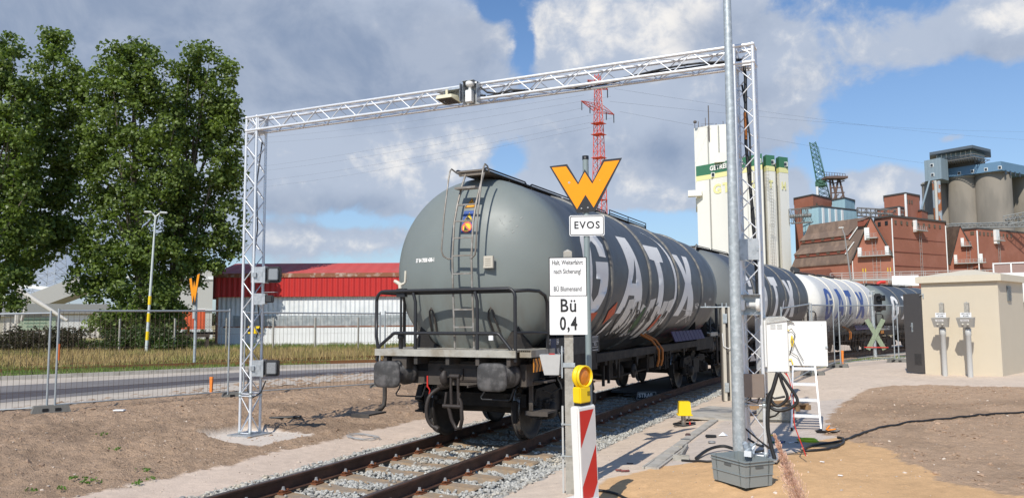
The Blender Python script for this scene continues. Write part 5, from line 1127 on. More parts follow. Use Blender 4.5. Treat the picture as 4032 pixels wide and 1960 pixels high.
# coils
def coil(name, label, cx, cy, r0, n, rt, mt, sq=.8, jig=.25):
    P = []
    for i in range(n*16):
        a = i/16*2*math.pi; rr_ = r0*(1+jig*.5*math.sin(i*.37)+jig*.3*math.cos(i*.9)); x, y = cx+rr_*math.cos(a), cy+rr_*sq*math.sin(a); P.append((x, y, zg(x, y)+rt+.01+.006*(i//16)))
    mb = MB(); mb.tube(P, rt, 5); o = mb.build(name, mt); tag(o, label, 'cable coil'); return o
q = c8(203, 962, .04); coil('cable_coil', 'yellow and green cable coil on the ground near the stepladder', q[0], q[1], .13, 6, .008, mat('yellow green cable', (.50, .68, .03), .5))
q = az_ = gp(1008+545*.7826, 980+935*.7826, -.14); coil('wire_coil', 'loose coil of grey wire on the pink gravel beside the track', q[0], q[1], .26, 5, .004, mat('grey cable', (.34, .36, .37), .6), .8, .5)
# ---- stepladder
lx, ly = 4.44, 3.80; LD = thing('stepladder', 'aluminium stepladder standing open behind the open cabinet door', 'stepladder', (4.65, 3.93, zg(4.65, 3.93)), face_cam((4.65, 3.93)))
for s in (-1, 1):
    mb = MB(); A = Vector((s*.225, 0, .04)); B = Vector((s*.155, .42, 1.42)); dv = B-A; ang = math.atan2(dv.y, dv.z); mb.add([A+Vector((dx, dy, 0)) for dx in (-.013, .013) for dy in (-.03, .03)]+[B+Vector((dx, dy, 0)) for dx in (-.013, .013) for dy in (-.03, .03)], [(0, 1, 5, 4), (2, 6, 7, 3), (0, 4, 6, 2), (1, 3, 7, 5), (4, 5, 7, 6)]); lg = mb.build('leg', LADW, LD)
    mb = MB(); mb.bb(s*.225-.018, s*.225+.018, -.035, .035, 0, .05); mb.build('rubber_foot', BLKP, lg)
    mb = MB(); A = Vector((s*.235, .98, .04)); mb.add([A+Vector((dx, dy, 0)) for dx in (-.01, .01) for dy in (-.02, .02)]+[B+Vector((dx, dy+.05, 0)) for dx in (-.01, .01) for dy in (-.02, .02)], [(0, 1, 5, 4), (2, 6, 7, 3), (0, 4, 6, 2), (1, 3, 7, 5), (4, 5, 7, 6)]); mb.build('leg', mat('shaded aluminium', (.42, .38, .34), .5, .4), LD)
for k in range(5):
    z = .235+k*.25; f_ = (z-.04)/1.38; mb = MB(); mb.box((0, .42*f_, z), (.45-.14*f_-.025, .085, .045)); mb.build('step', LADW, LD)
mb = MB(); mb.tube([(-.23, .92, .14), (.24, .92, .14)], .014, 6); mb.bb(-.16, .16, .38, .55, 1.40, 1.43); mb.build('brace', ALU, LD)
# ---- pallet, rubble block
def box_thing(name, label, cat, x, y, rz, fn, mt, part='body', zoff=0, group=None):
    t_ = thing(name, label, cat, (x, y, zg(x, y)+zoff), rz, group); mb = MB(); fn(mb); mb.build(part, mt, t_); return t_
PL = thing('wooden_pallet', 'broken wooden pallet behind the right gantry leg', 'pallet', (3.86, 6.0, zg(3.86, 6.0)), math.radians(-28))
for i in range(6): mb = MB(); mb.box((-.5+i*.2, 0, .22), (.14, .80, .022), rz=.03*math.sin(i*3)); mb.build('deck_board', WOOD, PL)
for j in range(3): mb = MB(); mb.box((0, -.35+j*.35, .16), (1.2, .09, .09)); mb.build('stringer', WOOD, PL)
mb = MB(); mb.box((-.35, -.35, .30), (.16, .75, .03), rz=.5); mb.box((.45, -.2, .30), (.14, .6, .03), rz=-.35); mb.build('loose_plank', WOOD, PL)
BLK_ = lambda mb: (mb.bevbox((0, 0, .13), (.66, .3, .24), .04), mb.bb(-.24, -.04, -.152, -.13, .08, .14), mb.bb(.05, .22, -.152, -.13, .08, .14))
box_thing('concrete_block', 'weathered concrete fence foot in front of the broken pallet', 'concrete block', 4.07, 5.0, face_cam((4.07, 5)), BLK_, CONCP)
# ---- tall beige pillar device and cabinet behind the gantry leg
p_ = Vector((2.50, 9.45)); PB = thing('barrier_pillar', 'tall narrow beige steel pillar left of the thick mast, beside the track', 'pillar', (p_.x, p_.y, zg(*p_)), face_cam(p_)+.25)
mb = MB(); mb.bb(-.12, -.05, -.06, -.02, .0, 2.22); mb.bb(.02, .12, -.06, -.02, .0, 2.22); mb.bb(-.12, .12, -.02, .12, .0, 2.22) if False else None; mb.bb(-.12, -.10, -.02, .10, 0, 2.2); mb.bb(.10, .12, -.02, .1, 0, 2.2); mb.build('frame', BEIGE, PB)
mb = MB(); mb.bb(-.14, .12, .02, .14, 0.0, 2.26); mb.build('inner_panel', mat('dark slot', (.10, .09, .08), .7), PB)
mb = MB(); [mb.bevbox((-.06, -.07, z), (.1, .03, .22), .005) for z in (.32, 1.95)]; mb.tube([(-.62, 0, 2.22), (.1, 0, 2.22)], .02, 6); [mb.tube([(x, 0, 2.22), (x, 0, 2.32)], .016, 6) for x in (-.1, .0, .1, -.5)]; mb.build('hinge', GALV, PB)
mb = MB(); mb.tube([(-.13, -.08, 1.6), (-.12, -.1, 1.3), (-.02, -.12, 1.24), (.1, -.1, 1.28), (.14, -.06, 1.42)], .012, 6); mb.build('white_cable', WHITEP, PB)
p_ = Vector((3.72, 8.2)); PB = thing('ground_cabinet', 'tall beige and white cabinet seen through the right gantry leg', 'cabinet', (p_.x, p_.y, zg(*p_)), face_cam(p_)+.15)
mb = MB(); mb.bevbox((0, .15, .85), (.60, .35, 1.6), .01); mb.bb(-.34, .34, -.05, .36, 1.65, 1.70); mb.bb(-.36, .36, -.07, .38, 0, .08); mb.build('cabinet_body', BEIGE, PB)
for sx_ in (-1, 1):
    for z0, z1_ in ((1.0, 1.62), ): mb = MB(); mb.bb(sx_*.15-.14, sx_*.15+.14, -.035, -.027, z0, z1_); d_ = mb.build('door', WHITEP, PB); mb = MB(); mb.bb(sx_*.15-.10, sx_*.15-.085, -.041, -.035, z0+.25, z0+.31); mb.build('lock', INK, d_)
# ---- yellow post box
p_ = Vector((2.47, 4.82)); YB = thing('yellow_junction_post', 'yellow plastic box on a short steel stub beside the rails', 'junction post', (p_.x, p_.y, zg(*p_)), face_cam(p_)+.12)
mb = MB(); mb.add([(sx_*w_, sy*w_, z) for z, w_ in ((.20, .115), (.44, .10)) for sx_, sy in ((-1, -1), (1, -1), (1, 1), (-1, 1))], [(3, 2, 1, 0), (4, 5, 6, 7), (0, 1, 5, 4), (1, 2, 6, 5), (2, 3, 7, 6), (3, 0, 4, 7)]); mb.bevbox((0, 0, .205), (.27, .27, .022), .004); mb.bb(-.085, .085, -.085, .085, .44, .447); mb.build('box_body', YEL, YB)
mb = MB(); mb.tube([(-.02, 0, -.05), (-.02, 0, .20)], .042, 14); mb.tube([(.07, -.08, .20), (.07, -.08, .12)], .014, 6); mb.build('stub', mat('stainless tube', (.45, .42, .38), .3, .8, .1), YB)
mb = MB(); mb.tube([(.08, -.10, .09), (.085, -.11, .0)], [.016, .012], 6); mb.build('red_tag', REDT, YB)
mb = MB(); mb.tube([(.20*math.cos(a)-.0, .20*math.sin(a)+.05, .02) for a in np.linspace(-2.9, 3.2, 22)]+[(-.02, .0, .02)], .016, 6); mb.build('cable_ring', BLACK, YB)
# ---- concrete trough and slabs
TR_ = thing('cable_trough', 'long row of concrete trough covers leading away between sand and gravel', 'cable trough', (0, 0, 0))
A0, A1 = Vector((3.00, .40)), Vector((2.93, 5.25)); dv = (A1-A0); n_ = 9
for i in range(n_):
    a, b_ = A0+dv*(i/n_), A0+dv*((i+1)/n_); mid = (a+b_)/2; z = max(zg(mid.x-.15, mid.y), zg(mid.x+.1, mid.y), zg(mid.x, mid.y))+.004
    mb = MB(); mb.bevbox((0, 0, 0), (.15, dv.length/n_-.008, .045), .004); o = mb.build('cover', CONC, TR_); o.location = (mid.x, mid.y, z+.002*(i % 2)); o.rotation_euler = (0, 0, math.atan2(-dv.x, dv.y))
mb = MB(); mid = (A0+A1)/2
for off in (-.098, .098): mb.box((mid.x+off, mid.y, max(zg(A0.x, A0.y), zg(mid.x, mid.y))-.075), (.035, dv.length, .14), rz=math.atan2(-dv.x, dv.y))
mb.build('trough_wall', CONC, TR_)
mb = MB(); mb.box((3.24, 1.12, -.12), (.22, .05, .20), rz=.15); mb.box((3.17, 1.6, -.12), (.03, 1.0, .2), rz=.12); mb.build('trough_side', CONCP, TR_)
SLB = thing('concrete_slab', 'flat concrete slabs in the gravel behind the yellow box', 'slab', (2.95, 6.3, zg(2.95, 6.3)), math.radians(-12))
for k, (y0, y1) in enumerate(((-.95, -.33), (-.32, .40), (.41, .95))): mb = MB(); mb.bevbox((0, (y0+y1)/2, .015), (1.25+.1*k, y1-y0-.01, .05), .006); mb.build('slab_plate', CONC, SLB)
p_ = gp(1850, 1590, -.1); o = box_thing('concrete_slab', 'pale concrete slab on the soil left of the front buffers', 'slab', p_[0]-.1, p_[1]+.3, .3, lambda mb: mb.bevbox((0, 0, .01), (1.3, .9, .05), .01), CONC, 'slab_plate')
# STRAIL plate between the rails
ST = thing('crossing_panel_end', 'dark wedge plate lettered STRAIL lying between the rails', 'deflector', (.52, 9.35, -.17), face_cam((.5, 9.5))+.1)
mb = MB(); mb.add([(-.26, 0, .0), (.26, 0, .0), (.26, .08, .20), (-.20, .08, .20), (-.26, .5, 0), (.26, .5, 0)], [(0, 1, 2, 3), (1, 5, 2), (0, 3, 4), (3, 2, 5, 4)]); mb.build('deflector_plate', BLACK, ST)
mb = MB(); text_flat(mb, 'STRAIL', lambda x, y: Vector((x, .04+y*.37-.006, .105+y)), size=.135, sx=.9, bold=.006)
for a, b_ in (((-.24, .01), (.24, .01)), ((-.18, .19), (.24, .19)), ((-.24, .01), (-.19, .19)), ((.24, .01), (.24, .19))): mb.tube([(a[0], a[1]*.4-.004, a[1]), (b_[0], b_[1]*.4-.004, b_[1])], .006, 4)
mb.build('lettering', mat('grey print', (.62, .61, .60), .6), ST)
mb = MB(); mb.tube([(.26, .1, .12), (.42, .1, .13), (.62, .1, .12)], .02, 6); mb.tube([(-.25, .1, .12), (-.55, .12, .10)], .018, 6); mb.tube([(-1.05, -.2, .05), (-.7, -.15, .08)], .015, 6); mb.build('rod', BUFF, ST)
# crossing panels beyond it
cp = MB()
for k in range(14):
    y = 10.0+k*.6; x = float(xc(y)); cp.box((x, y, railz(y)-.03), (1.30, .59, .05)); 
o = cp.build('crossing_panels', mat('black crossing rubber', (.035, .034, .034), .8, 0, .2)); tag(o, 'black rubber panels between the rails under the far half of the wagon', 'crossing panel'); o['kind'] = 'structure'

# ---- small things on the ground
def scrap(name, label, cat, pos, fn, mt, rz=0):
    o = MB(); fn(o); o = o.build(name, mt, None, (pos[0], pos[1], zg(*pos)+.008), rz); tag(o, label, cat); return o
g3 = lambda x, y, z=0: gp(2550+x*.3276, 1550+y*.3276, z)
scrap('grinder_case', 'flat black tool case lying on the gravel left of the mast', 'case', g3(760, 485), lambda m_: m_.bevbox((0, 0, .02), (.17, .09, .035), .008), BLKP, .1)
scrap('tape_roll', 'grey roll of tape on the gravel beside the black case', 'tape', g3(770, 555), lambda m_: m_.lathe([(.03, 0), (.055, 0), (.055, .025), (.03, .025), (.03, 0)], n=20), mat('grey tape', (.25, .25, .25), .6))
scrap('plastic_scrap', 'crumpled clear wrapping lying right of the black case', 'wrapping', g3(905, 480), lambda m_: m_.add([(-.07, -.03, 0), (.05, -.04, .01), (.08, .04, .0), (-.04, .05, .02), (0, 0, .06)], [(0, 1, 4), (1, 2, 4), (2, 3, 4), (3, 0, 4)]), mat('wrapping film', (.75, .76, .76), .2))
scrap('tool_pouch', 'small dark pouch with red parts on the trough covers', 'pouch', g3(485, 485, -.03), lambda m_: m_.bevbox((0, 0, .03), (.09, .06, .05), .015), mat('dark pouch', (.08, .045, .045), .7))
scrap('steel_offcut', 'thin dark steel strip lying across the trough covers', 'strip', g3(450, 525, -.02), lambda m_: m_.box((0, 0, .025), (.14, .06, .004)), mat('dark steel', (.12, .14, .16), .5), .3)
scrap('red_rag', 'crumpled dark red rag on the sand edge', 'rag', gp(2450, 1848, -.1), lambda m_: [m_.bevbox((.035*i-.07, .015*math.sin(i*2), .012), (.05, .035, .022), .008, rz=i) for i in range(5)], mat('red rag', (.26, .09, .08), .9, 0, .3))
scrap('black_pen', 'short black rod on the pale gravel behind the rag', 'rod', gp(2480, 1804, -.05), lambda m_: m_.tube([(-.045, 0, .008), (.045, 0, .008)], .008, 6), BLKP)
t_ = thing('tool_tray', 'black tray of tools with orange handles at the stepladder foot', 'tool tray', (*c8(300, 920, .03), 0)); t_.location.z = zg(t_.location.x, t_.location.y)+.01
mb = MB(); mb.add([(-.16, -.07, 0), (.12, -.07, 0), (.16, .09, 0), (-.08, .10, 0), (-.19, -.09, .035), (.14, -.09, .035), (.19, .11, .035), (-.09, .12, .035)], [(3, 2, 1, 0), (0, 1, 5, 4), (1, 2, 6, 5), (2, 3, 7, 6), (3, 0, 4, 7), (0, 1, 2, 3)]); mb.build('tray', BLKP, t_)
for A, B in (((-.02, -.02, .04), (.03, .05, .10)), ((.0, -.05, .04), (.12, -.02, .06))): mb = MB(); mb.tube([A, B], .014, 6); mb.build('tool_handle', mat('orange handle', (.80, .25, .02), .5), t_)
mb = MB(); mb.tube([(-.08, .03, .03), (.09, .06, .04)], .01, 6); mb.build('tool_steel', BOLT, t_)
t_ = thing('tool_pile', 'pile of small blue and grey tools between the mast and yellow coil', 'tools', (*c8(110, 970, .03), 0)); t_.location.z = zg(t_.location.x, t_.location.y)+.01
rr = random.Random(4)
for k in range(12):
    a = rr.uniform(0, 6.28); x, y = rr.uniform(-.13, .13), rr.uniform(-.07, .07); mb = MB(); mb.tube([(x-.04*math.cos(a), y-.04*math.sin(a), .01), (x+.04*math.cos(a), y+.04*math.sin(a), .012)], .007, 5); mb.build('tool', [MATS['blue sticker'], BOLT, BLKP, SIGNW][k % 4], t_)
scrap('utility_knife', 'yellow and black cutter on the paving right of the gantry foot', 'cutter', gp(3040, 1711), lambda m_: m_.bevbox((0, 0, .012), (.12, .03, .02), .006), YEL, .1)
scrap('green_bag', 'flat green bag on the ground behind the black cable loops', 'bag', gp(3032, 1737), lambda m_: m_.bevbox((0, 0, .012), (.14, .07, .02), .008), mat('green cloth', (.01, .16, .08), .8))
for k, (x, y) in enumerate(((3238, 1838), (3310, 1895))):
    scrap('white_shell', ('white chip on the orange sand below the black cable', 'pale flat chip on the orange sand, lowest one')[k], 'chip', gp(x, y, -.03), lambda m_: m_.bevbox((0, 0, .01), (.055, .025, .012), .004), SIGNW, -.3)
scrap('black_stake', 'black rod lying in the shadow beside the left gantry foot', 'rod', gp(1107, 1673, -.15), lambda m_: m_.tube([(-.32, -.1, .03), (.32, .2, .06)], .03, 6), BLKP, 0)
scrap('white_chip', 'white flat piece on the bare soil before the left fence', 'chip', gp(470, 1635, .0), lambda m_: m_.bevbox((0, 0, .02), (.22, .12, .03), .01), SIGNW, .4)
for k, (x, y, lb, hh) in enumerate(((831, 1552, 'orange survey stake by the fence left of the gantry leg', .42), (3318, 1424, 'orange survey stake before the right wire fence', .50))):
    p_ = gp(x, y, (-.02, .2)[k]); t_ = thing('survey_stake', lb, 'stake', (p_[0], p_[1], zg(*p_)), .2); mb = MB(); mb.add([(-.03, -.02, 0), (.03, -.02, 0), (.03, .02, 0), (-.03, .02, 0), (-.045, -.02, hh), (.045, -.02, hh), (.045, .02, hh), (-.045, .02, hh)], [(0, 1, 5, 4), (1, 2, 6, 5), (2, 3, 7, 6), (3, 0, 4, 7), (4, 5, 6, 7)]); mb.build('stake', mat('orange stake', (.85, .24, .03), .7), t_)
# blue clip and cable at the rail
hose_on_ground('rail_clip_cable', 'short blue cable with a red clip on the near rail foot', [gp(1008+1060*.7826, 980+1110*.7826, -.16), gp(1008+1090*.7826, 980+1105*.7826, -.16)+(.03,), gp(1008+1112*.7826, 980+1120*.7826, -.16)+(.02,), gp(1008+1118*.7826, 980+1140*.7826, -.16)], .008, mat('blue cable', (.02, .07, .14), .5), lift=.03)
scrap('red_clip', 'red clip end of the blue cable at the rail', 'clip', gp(1008+1045*.7826, 980+1108*.7826, -.14), lambda m_: m_.tube([(-.05, 0, .05), (.03, 0, .05)], .012, 6), REDT)

# ---- reed plume close to the camera
pl0 = at(3150, 1975, 2.3); pl1 = at(3048, 1705, 2.25)
RD = thing('reed_plume', 'brown pink feathery reed plume close up at the lower right', 'reed', (pl0.x, pl0.y, zg(pl0.x, pl0.y)))
L0 = Vector((0, 0, 0)); g0 = Vector((0, 0, zg(pl0.x, pl0.y))); base_ = Vector((pl0.x, pl0.y, 0))
a_ = pl0-base_-g0; b_ = pl1-base_-g0
mb = MB(); mb.tube([(a_.x+.06, a_.y+.02, 0), (a_.x+.03, a_.y+.01, a_.z*.5), tuple(a_), tuple(a_.lerp(b_, .5)), tuple(b_)], [.0025, .002, .0015, .001, .0006], 6); mb.build('stem', mat('reed stem', (.42, .30, .15), .7), RD)
rr = random.Random(12); V_, F_ = [], []
ax_ = (b_-a_).normalized(); Lp = (b_-a_).length
camr = Vector(_R); 
for k in range(4200):
    t0 = rr.random(); wd = .030*(1-t0*.75)*(.55+.45*math.sin(3*t0+.9))*(1 if t0 > .08 else .7); 
    br = math.floor(t0*22)/22; phi = rr.uniform(0, 6.28); side = Vector((math.cos(phi), math.sin(phi), 0)); side = (side-ax_*side.dot(ax_)).normalized()
    c_ = a_+ax_*(t0*Lp*.97)+side*wd*rr.random()**.7*(1+.5*math.sin(br*40)); dr = (ax_*rr.uniform(.6, 1.2)+side*rr.uniform(.1, .5)).normalized(); ln = rr.uniform(.004, .009); wv = dr.cross(Vector((rr.uniform(-1, 1), rr.uniform(-1, 1), rr.uniform(-1, 1)))).normalized()*.0009
    n0 = len(V_); V_ += [tuple(c_-wv), tuple(c_+wv), tuple(c_+wv*.6+dr*ln), tuple(c_-wv*.6+dr*ln)]; F_.append((n0, n0+1, n0+2, n0+3))
np_mesh('seed_head', V_, F_, mat('reed seed', (.85, .60, .46), .8, 0, 0, island=.3), RD)

# ================================================================ SITE FENCES
def fence_panel(A, B, label, group='mesh site fence panels', h=2.0, orange=None, skip_mesh=False):
    A, B = Vector(A), Vector(B); L_ = math.hypot(B.x-A.x, B.y-A.y); rz = math.atan2(B.y-A.y, B.x-A.x)
    t_ = thing('site_fence', label, 'site fence', A, rz, group); sl = (B.z-A.z)/L_
    f = lambda x, z: Vector((x, 0, z+sl*x))
    mb = MB(); mb.tube([f(.02, .05), f(.02, h+.03)], .021, 8); mb.tube([f(L_-.02, .05), f(L_-.02, h+.03)], .021, 8); mb.tube([f(.02, h-.02), f(L_-.02, h-.02)], .020, 8); mb.tube([f(.02, .12), f(L_-.02, .12)], .014, 8); mb.build('tube_frame', FTUBE, t_)
    mb = MB(); n = int(L_/.1)
    for i in range(1, n): mb.tube([f(i*L_/n, .12), f(i*L_/n, h-.03)], .0036, 3, cap=False)
    for z in (.42, .82, 1.22, 1.62): mb.tube([f(.02, z), f(L_-.02, z)], .0036, 3, cap=False)
    mb.build('wire_mesh', WIRE, t_)
    if orange: mb = MB(); mb.tube([f(orange[0], orange[1]), f(orange[0], orange[2])], .0225, 8); mb.build('orange_mark', mat('orange spray', (.75, .17, .03), .6), t_)
    return t_
def fence_foot(x, y, rz, label):
    t_ = thing('concrete_block', label, 'concrete block', (x, y, zg(x, y)-.01), rz, 'concrete feet of the site fence')
    mb = MB(); mb.add([(-.34, -.12, 0), (.34, -.12, 0), (.34, .12, 0), (-.34, .12, 0), (-.30, -.095, .14), (.30, -.095, .14), (.30, .095, .14), (-.30, .095, .14)], [(0, 1, 5, 4), (1, 2, 6, 5), (2, 3, 7, 6), (3, 0, 4, 7), (4, 5, 6, 7)]); mb.build('foot_block', CONCD, t_)
    mb = MB(); mb.bb(-.16, -.06, -.1225, -.1105, .03, .09); mb.bb(.06, .16, -.1225, -.1105, .03, .09); mb.build('grip_recess', BLKP, t_)
FL = [(-11.9, -2.1), (-9.27, .62), (-9.18, .68), (-7.95, 4.1), (-7.86, 4.45), (-6.38, 7.95), (-6.33, 8.05), (-5.1, 11.3)]
lbs = ['leftmost mesh fence panel, cut by the photo edge', 'mesh fence panel with an orange mark on its left post', 'mesh fence panel right of the left gantry leg', 'mesh fence panel behind the front of the first wagon']
for k in range(4):
    a, b_ = FL[2*k], FL[2*k+1]; za = (.02, .03, .0, -.02)[k]; zb_ = (.03, .02, -.02, -.03)[k]
    fence_panel((*a, zg(*a)+.01), (*b_, zg(*b_)+.01), lbs[k], orange=(.05, 1.0, 1.32) if k == 1 else None)
mb = MB(); p_ = (-9.22, .65); mb.bb(-.02, .14, -.02, .02, 1.42, 1.46); 
for (x, y), lb in (((-9.22, .65), 'fence foot at the left, under the post with the orange mark'), ((-7.9, 4.3), 'fence foot just behind the left gantry leg'), ((-6.35, 8.0), 'fence foot seen under the left front buffer')): fence_foot(x, y, face_cam((x, y))+.12, lb)
FR = [(3.62, 10.6), (4.02, 14.2), (4.06, 14.35), (4.46, 18.1), (4.62, 18.2), (6.30, 21.6), (6.42, 21.75), (8.1, 24.9)]
lbs = ['mesh fence panel behind the open white cabinet, nearest of the right row', 'slanting mesh fence panel behind the stepladder', 'mesh fence panel in front of the green cross', 'mesh fence panel half hidden by the cabin door']
for k in range(4):
    a, b_ = FR[2*k], FR[2*k+1]; fence_panel((*a, zg(*a)+.03-(k < 1)*.05), (*b_, zg(*b_)+.06), lbs[k])
for (x, y), lb in (((4.54, 18.1), 'fence foot under the post pair left of the orange stake'), ((6.36, 21.7), 'fence foot close to the cabin door'), ((4.04, 14.27), 'fence foot behind the stepladder')): fence_foot(x, y, face_cam((x, y))-.1, lb)

# ================================================================ BEIGE CABIN
A = Vector((6.92, 14.72)); B = Vector((8.66, 14.02)); u = (B-A).normalized(); rzs = math.atan2(u.y, u.x); wS = (B-A).length; zS = .25
SH = thing('equipment_cabin', 'beige rendered equipment cabin with a low pyramid roof and its door open', 'cabin', (A.x, A.y, zS), rzs); dS = 2.3
mb = MB(); mb.bb(0, wS, 0, dS, 0, 2.52); wl = mb.build('wall', SHED, SH)
mb = MB(); z0 = 2.50; mb.bb(-.11, wS+.11, -.11, dS+.11, z0, z0+.17)
q = [(-.10, -.10, z0+.17), (wS+.10, -.10, z0+.17), (wS+.10, dS+.10, z0+.17), (-.10, dS+.10, z0+.17), (wS/2-.1, dS/2-.2, z0+.36), (wS/2+.1, dS/2-.2, z0+.36), (wS/2+.1, dS/2+.2, z0+.36), (wS/2-.1, dS/2+.2, z0+.36)]
mb.add(q, [(0, 1, 5, 4), (1, 2, 6, 5), (2, 3, 7, 6), (3, 0, 4, 7), (4, 5, 6, 7)]); mb.build('roof', SHEDT, SH)
mb = MB(); mb.bb(wS+.001, wS+.03, .75, 1.05, 1.98, 2.38)
for k in range(8): mb.box((wS+.035, .90, 2.02+k*.045), (.03, .28, .012), M=Matrix.Rotation(.6, 3, 'Y'))
mb.build('vent', mat('vent grille', (.22, .24, .25), .4, .5), SH)
e_ = atz(3574, 1466, zS); dd_ = Vector((e_.x-A.x, e_.y-A.y)); ang = math.atan2(dd_.y, dd_.x)-rzs
mb = MB(); mb.bb(.0, dd_.length, -.02, .02, .02, 2.22); DR = mb.build('door', DOORG, SH); DR.location = (-.02, .03, 0); DR.rotation_euler = (0, 0, ang)
mb = MB(); sgn = 1 if abs(ang) > 1.5 else -1
for s in (-1, 1): mb.bevbox((dd_.length*.55, s*.028, 1.28), (.06, .012, .26), .004); mb.tube([(dd_.length*.55, s*.03, 1.32), (dd_.length*.55, s*.08, 1.32), (dd_.length*.42, s*.08, 1.31)], .010, 6)
mb.build('handle', GALV, DR)
mb = MB()
for s in (-1, 1):
    for k in range(9): mb.bb(dd_.length*.12, dd_.length*.5, s*.024-.004, s*.024+.004, .25+k*.035, .262+k*.035)
mb.build('vent_slot', mat('door slot', (.05, .05, .05), .5), DR)
mb = MB(); mb.tube([(-.06, .01, 2.16), (.02, -.04, 2.19), (.06, -.03, 2.18)], .010, 6); mb.bb(.03, .06, -.02, -.0, 2.08, 2.22); mb.build('door_stay', GALV, SH)
for (x, y, lb, l2) in ((3722, 1481, 'left concrete post with a grey two-button box before the cabin', 'Ein/Aus'), (3822, 1487, 'right concrete post with a grey two-button box before the cabin', 'Sicherung')):
    p_ = atz(x, y, zS); t_ = thing('control_post', lb, 'control post', (p_.x, p_.y, zS), rzs, 'control posts before the cabin'); H_ = 1.93
    mb = MB(); mb.bb(-.05, .05, -.05, .05, 1.35, H_); mb.add([(-.05, -.05, H_), (.05, -.05, H_), (.05, .05, H_), (-.05, .05, H_), (0, 0, H_+.03)], [(0, 1, 4), (1, 2, 4), (2, 3, 4), (3, 0, 4)]); mb.bb(-.045, .045, -.045, .045, 0, 1.35); mb.build('post', CONCP, t_)
    mb = MB(); mb.lathe([(.065, -.05), (.065, 1.08), (.075, 1.09), (.075, 1.27), (.04, 1.28)], n=16); mb.build('cable_guard', GREYPL, t_)
    mb = MB(); mb.bb(-.13, .13, -.11, -.104, 1.56, 1.68); pl_ = mb.build('name_plate', SIGNW, t_)
    mb = MB(); text_flat(mb, 'HET\u00dc, HAKT\u00dc', lambda x, y: Vector((x, -.112, 1.645+y)), size=.05, sx=.65, bold=.001); text_flat(mb, 'B\u00dc 0,498', lambda x, y: Vector((x, -.112, 1.59+y)), size=.05, sx=.7, bold=.001); mb.build('lettering', INK, pl_)
    mb = MB(); mb.add([(-.20, -.24, 1.54), (.20, -.24, 1.54), (.17, -.14, 1.30), (-.17, -.14, 1.30), (-.20, -.04, 1.56), (.20, -.04, 1.56), (.17, -.04, 1.30), (-.17, -.04, 1.30)], [(0, 3, 2, 1), (4, 5, 6, 7), (0, 1, 5, 4), (2, 3, 7, 6), (0, 4, 7, 3), (1, 2, 6, 5)]); bx = mb.build('switch_box', mat('grey switch box', (.36, .35, .32), .5), t_)
    mb = MB(); [mb.lathe([(.001, -.03), (.024, -.03), (.024, 0)], c=(s*.06, -.175, 1.375), axis='Y', n=12) for s in (-1, 1)]; mb.build('button', BEIGE, bx)
    mb = MB(); ff = lambda x, z: Vector((x, -.243+(1.54-z)*.417, z)); mb.add([ff(-.10, 1.45), ff(.10, 1.45), ff(.10, 1.505), ff(-.10, 1.505)], [(0, 1, 2, 3)]); lb_ = mb.build('label_strip', SIGNW, bx)
    mb = MB(); text_flat(mb, l2, lambda x, y: ff(x, 1.477+y)+Vector((0, -.002, 0)), size=.045, sx=.8); mb.build('lettering', INK, lb_)

# ================================================================ ROAD SIGNAL WITH GREEN COVERED CROSS
p_ = atz(3447, 1408, .05); SG = thing('crossing_signal', 'black two-lamp road signal and green taped cross on one steel pole', 'traffic signal', (p_.x, p_.y, zg(p_.x, p_.y)), face_cam(p_))
mb = MB(); mb.tube([(0, 0, 0), (-.05, 0, 2.8)], .075, 14); mb.build('pole', GALV, SG)
mb = MB(); mb.bevbox((.20, -.10, 1.98+.34), (.32, .16, .80), .05); bx = mb.build('signal_head', BLKP, SG)
for z in (2.52, 2.12): mb = MB(); mb.lathe([(.10, -.15), (.12, .0)], c=(.24, -.18, z), axis='Y', n=18); mb.lathe([(.12, -.02), (.12, .17), (.10, .0)], c=(.32, -.16, z), axis='X', n=16); mb.build('visor', BLACK, bx)
mb = MB(); mb.bevbox((-.1, -.02, 2.62), (.16, .12, .12), .01); mb.tube([(-.1, 0, 2.55), (-.1, 0, 2.8), (.1, 0, 2.84)], .02, 6); mb.build('detector', GREYPL, SG)
for s in (-1, 1):
    mb = MB(); mb.box((.05, -.10-.012*s, .97), (.18, .02, 1.45), M=Matrix.Rotation(s*math.radians(27), 3, 'Y')); mb.build('cross_arm', mat('green taped cross', (.26, .32, .21), .6, 0, .12), SG)
mb = MB(); mb.bb(-.42, .52, -.14, -.11, .40, .44); mb.build('red_bar', REDT, SG)

# ================================================================ TREES
BARK = mat('poplar bark', (.16, .13, .10), .9, 0, .3, 6, .5, 25)
def leafmat(name, col, col2):
    M = bpy.data.materials.new(name); M.use_nodes = True; t = NT(M.node_tree); b = t.n['Principled BSDF']; out = t.n['Material Output']
    ge = t.new('ShaderNodeNewGeometry'); r_ = ge.outputs['Random Per Island']; g = t.new('ShaderNodeTexCoord').outputs['Object']
    c = t.mix(r_, col, col2); c = t.mix(t.math('MULTIPLY', t.ramp(t.noise(g, .45, 3), .45, .65), .5), c, tuple(x*1.45 for x in col2))
    t.l.new(c, b.inputs['Base Color']); b.inputs['Roughness'].default_value = .42; b.inputs['Specular IOR Level'].default_value = .45
    tr = t.new('ShaderNodeBsdfTranslucent'); t.l.new(t.vmath('MULTIPLY', c, (1.1, 1.25, .5)), tr.inputs[0]); mx = t.new('ShaderNodeMixShader'); mx.inputs[0].default_value = .36
    t.l.new(b.outputs[0], mx.inputs[1]); t.l.new(tr.outputs[0], mx.inputs[2]); t.l.new(mx.outputs[0], out.inputs[0]); return M
LEAF = leafmat('poplar leaf', (.078, .122, .026), (.190, .250, .060))
BUSHL = leafmat('dark hedge leaf', (.030, .032, .018), (.065, .060, .030))
BUSHG = leafmat('green shrub leaf', (.03, .055, .014), (.07, .11, .025))
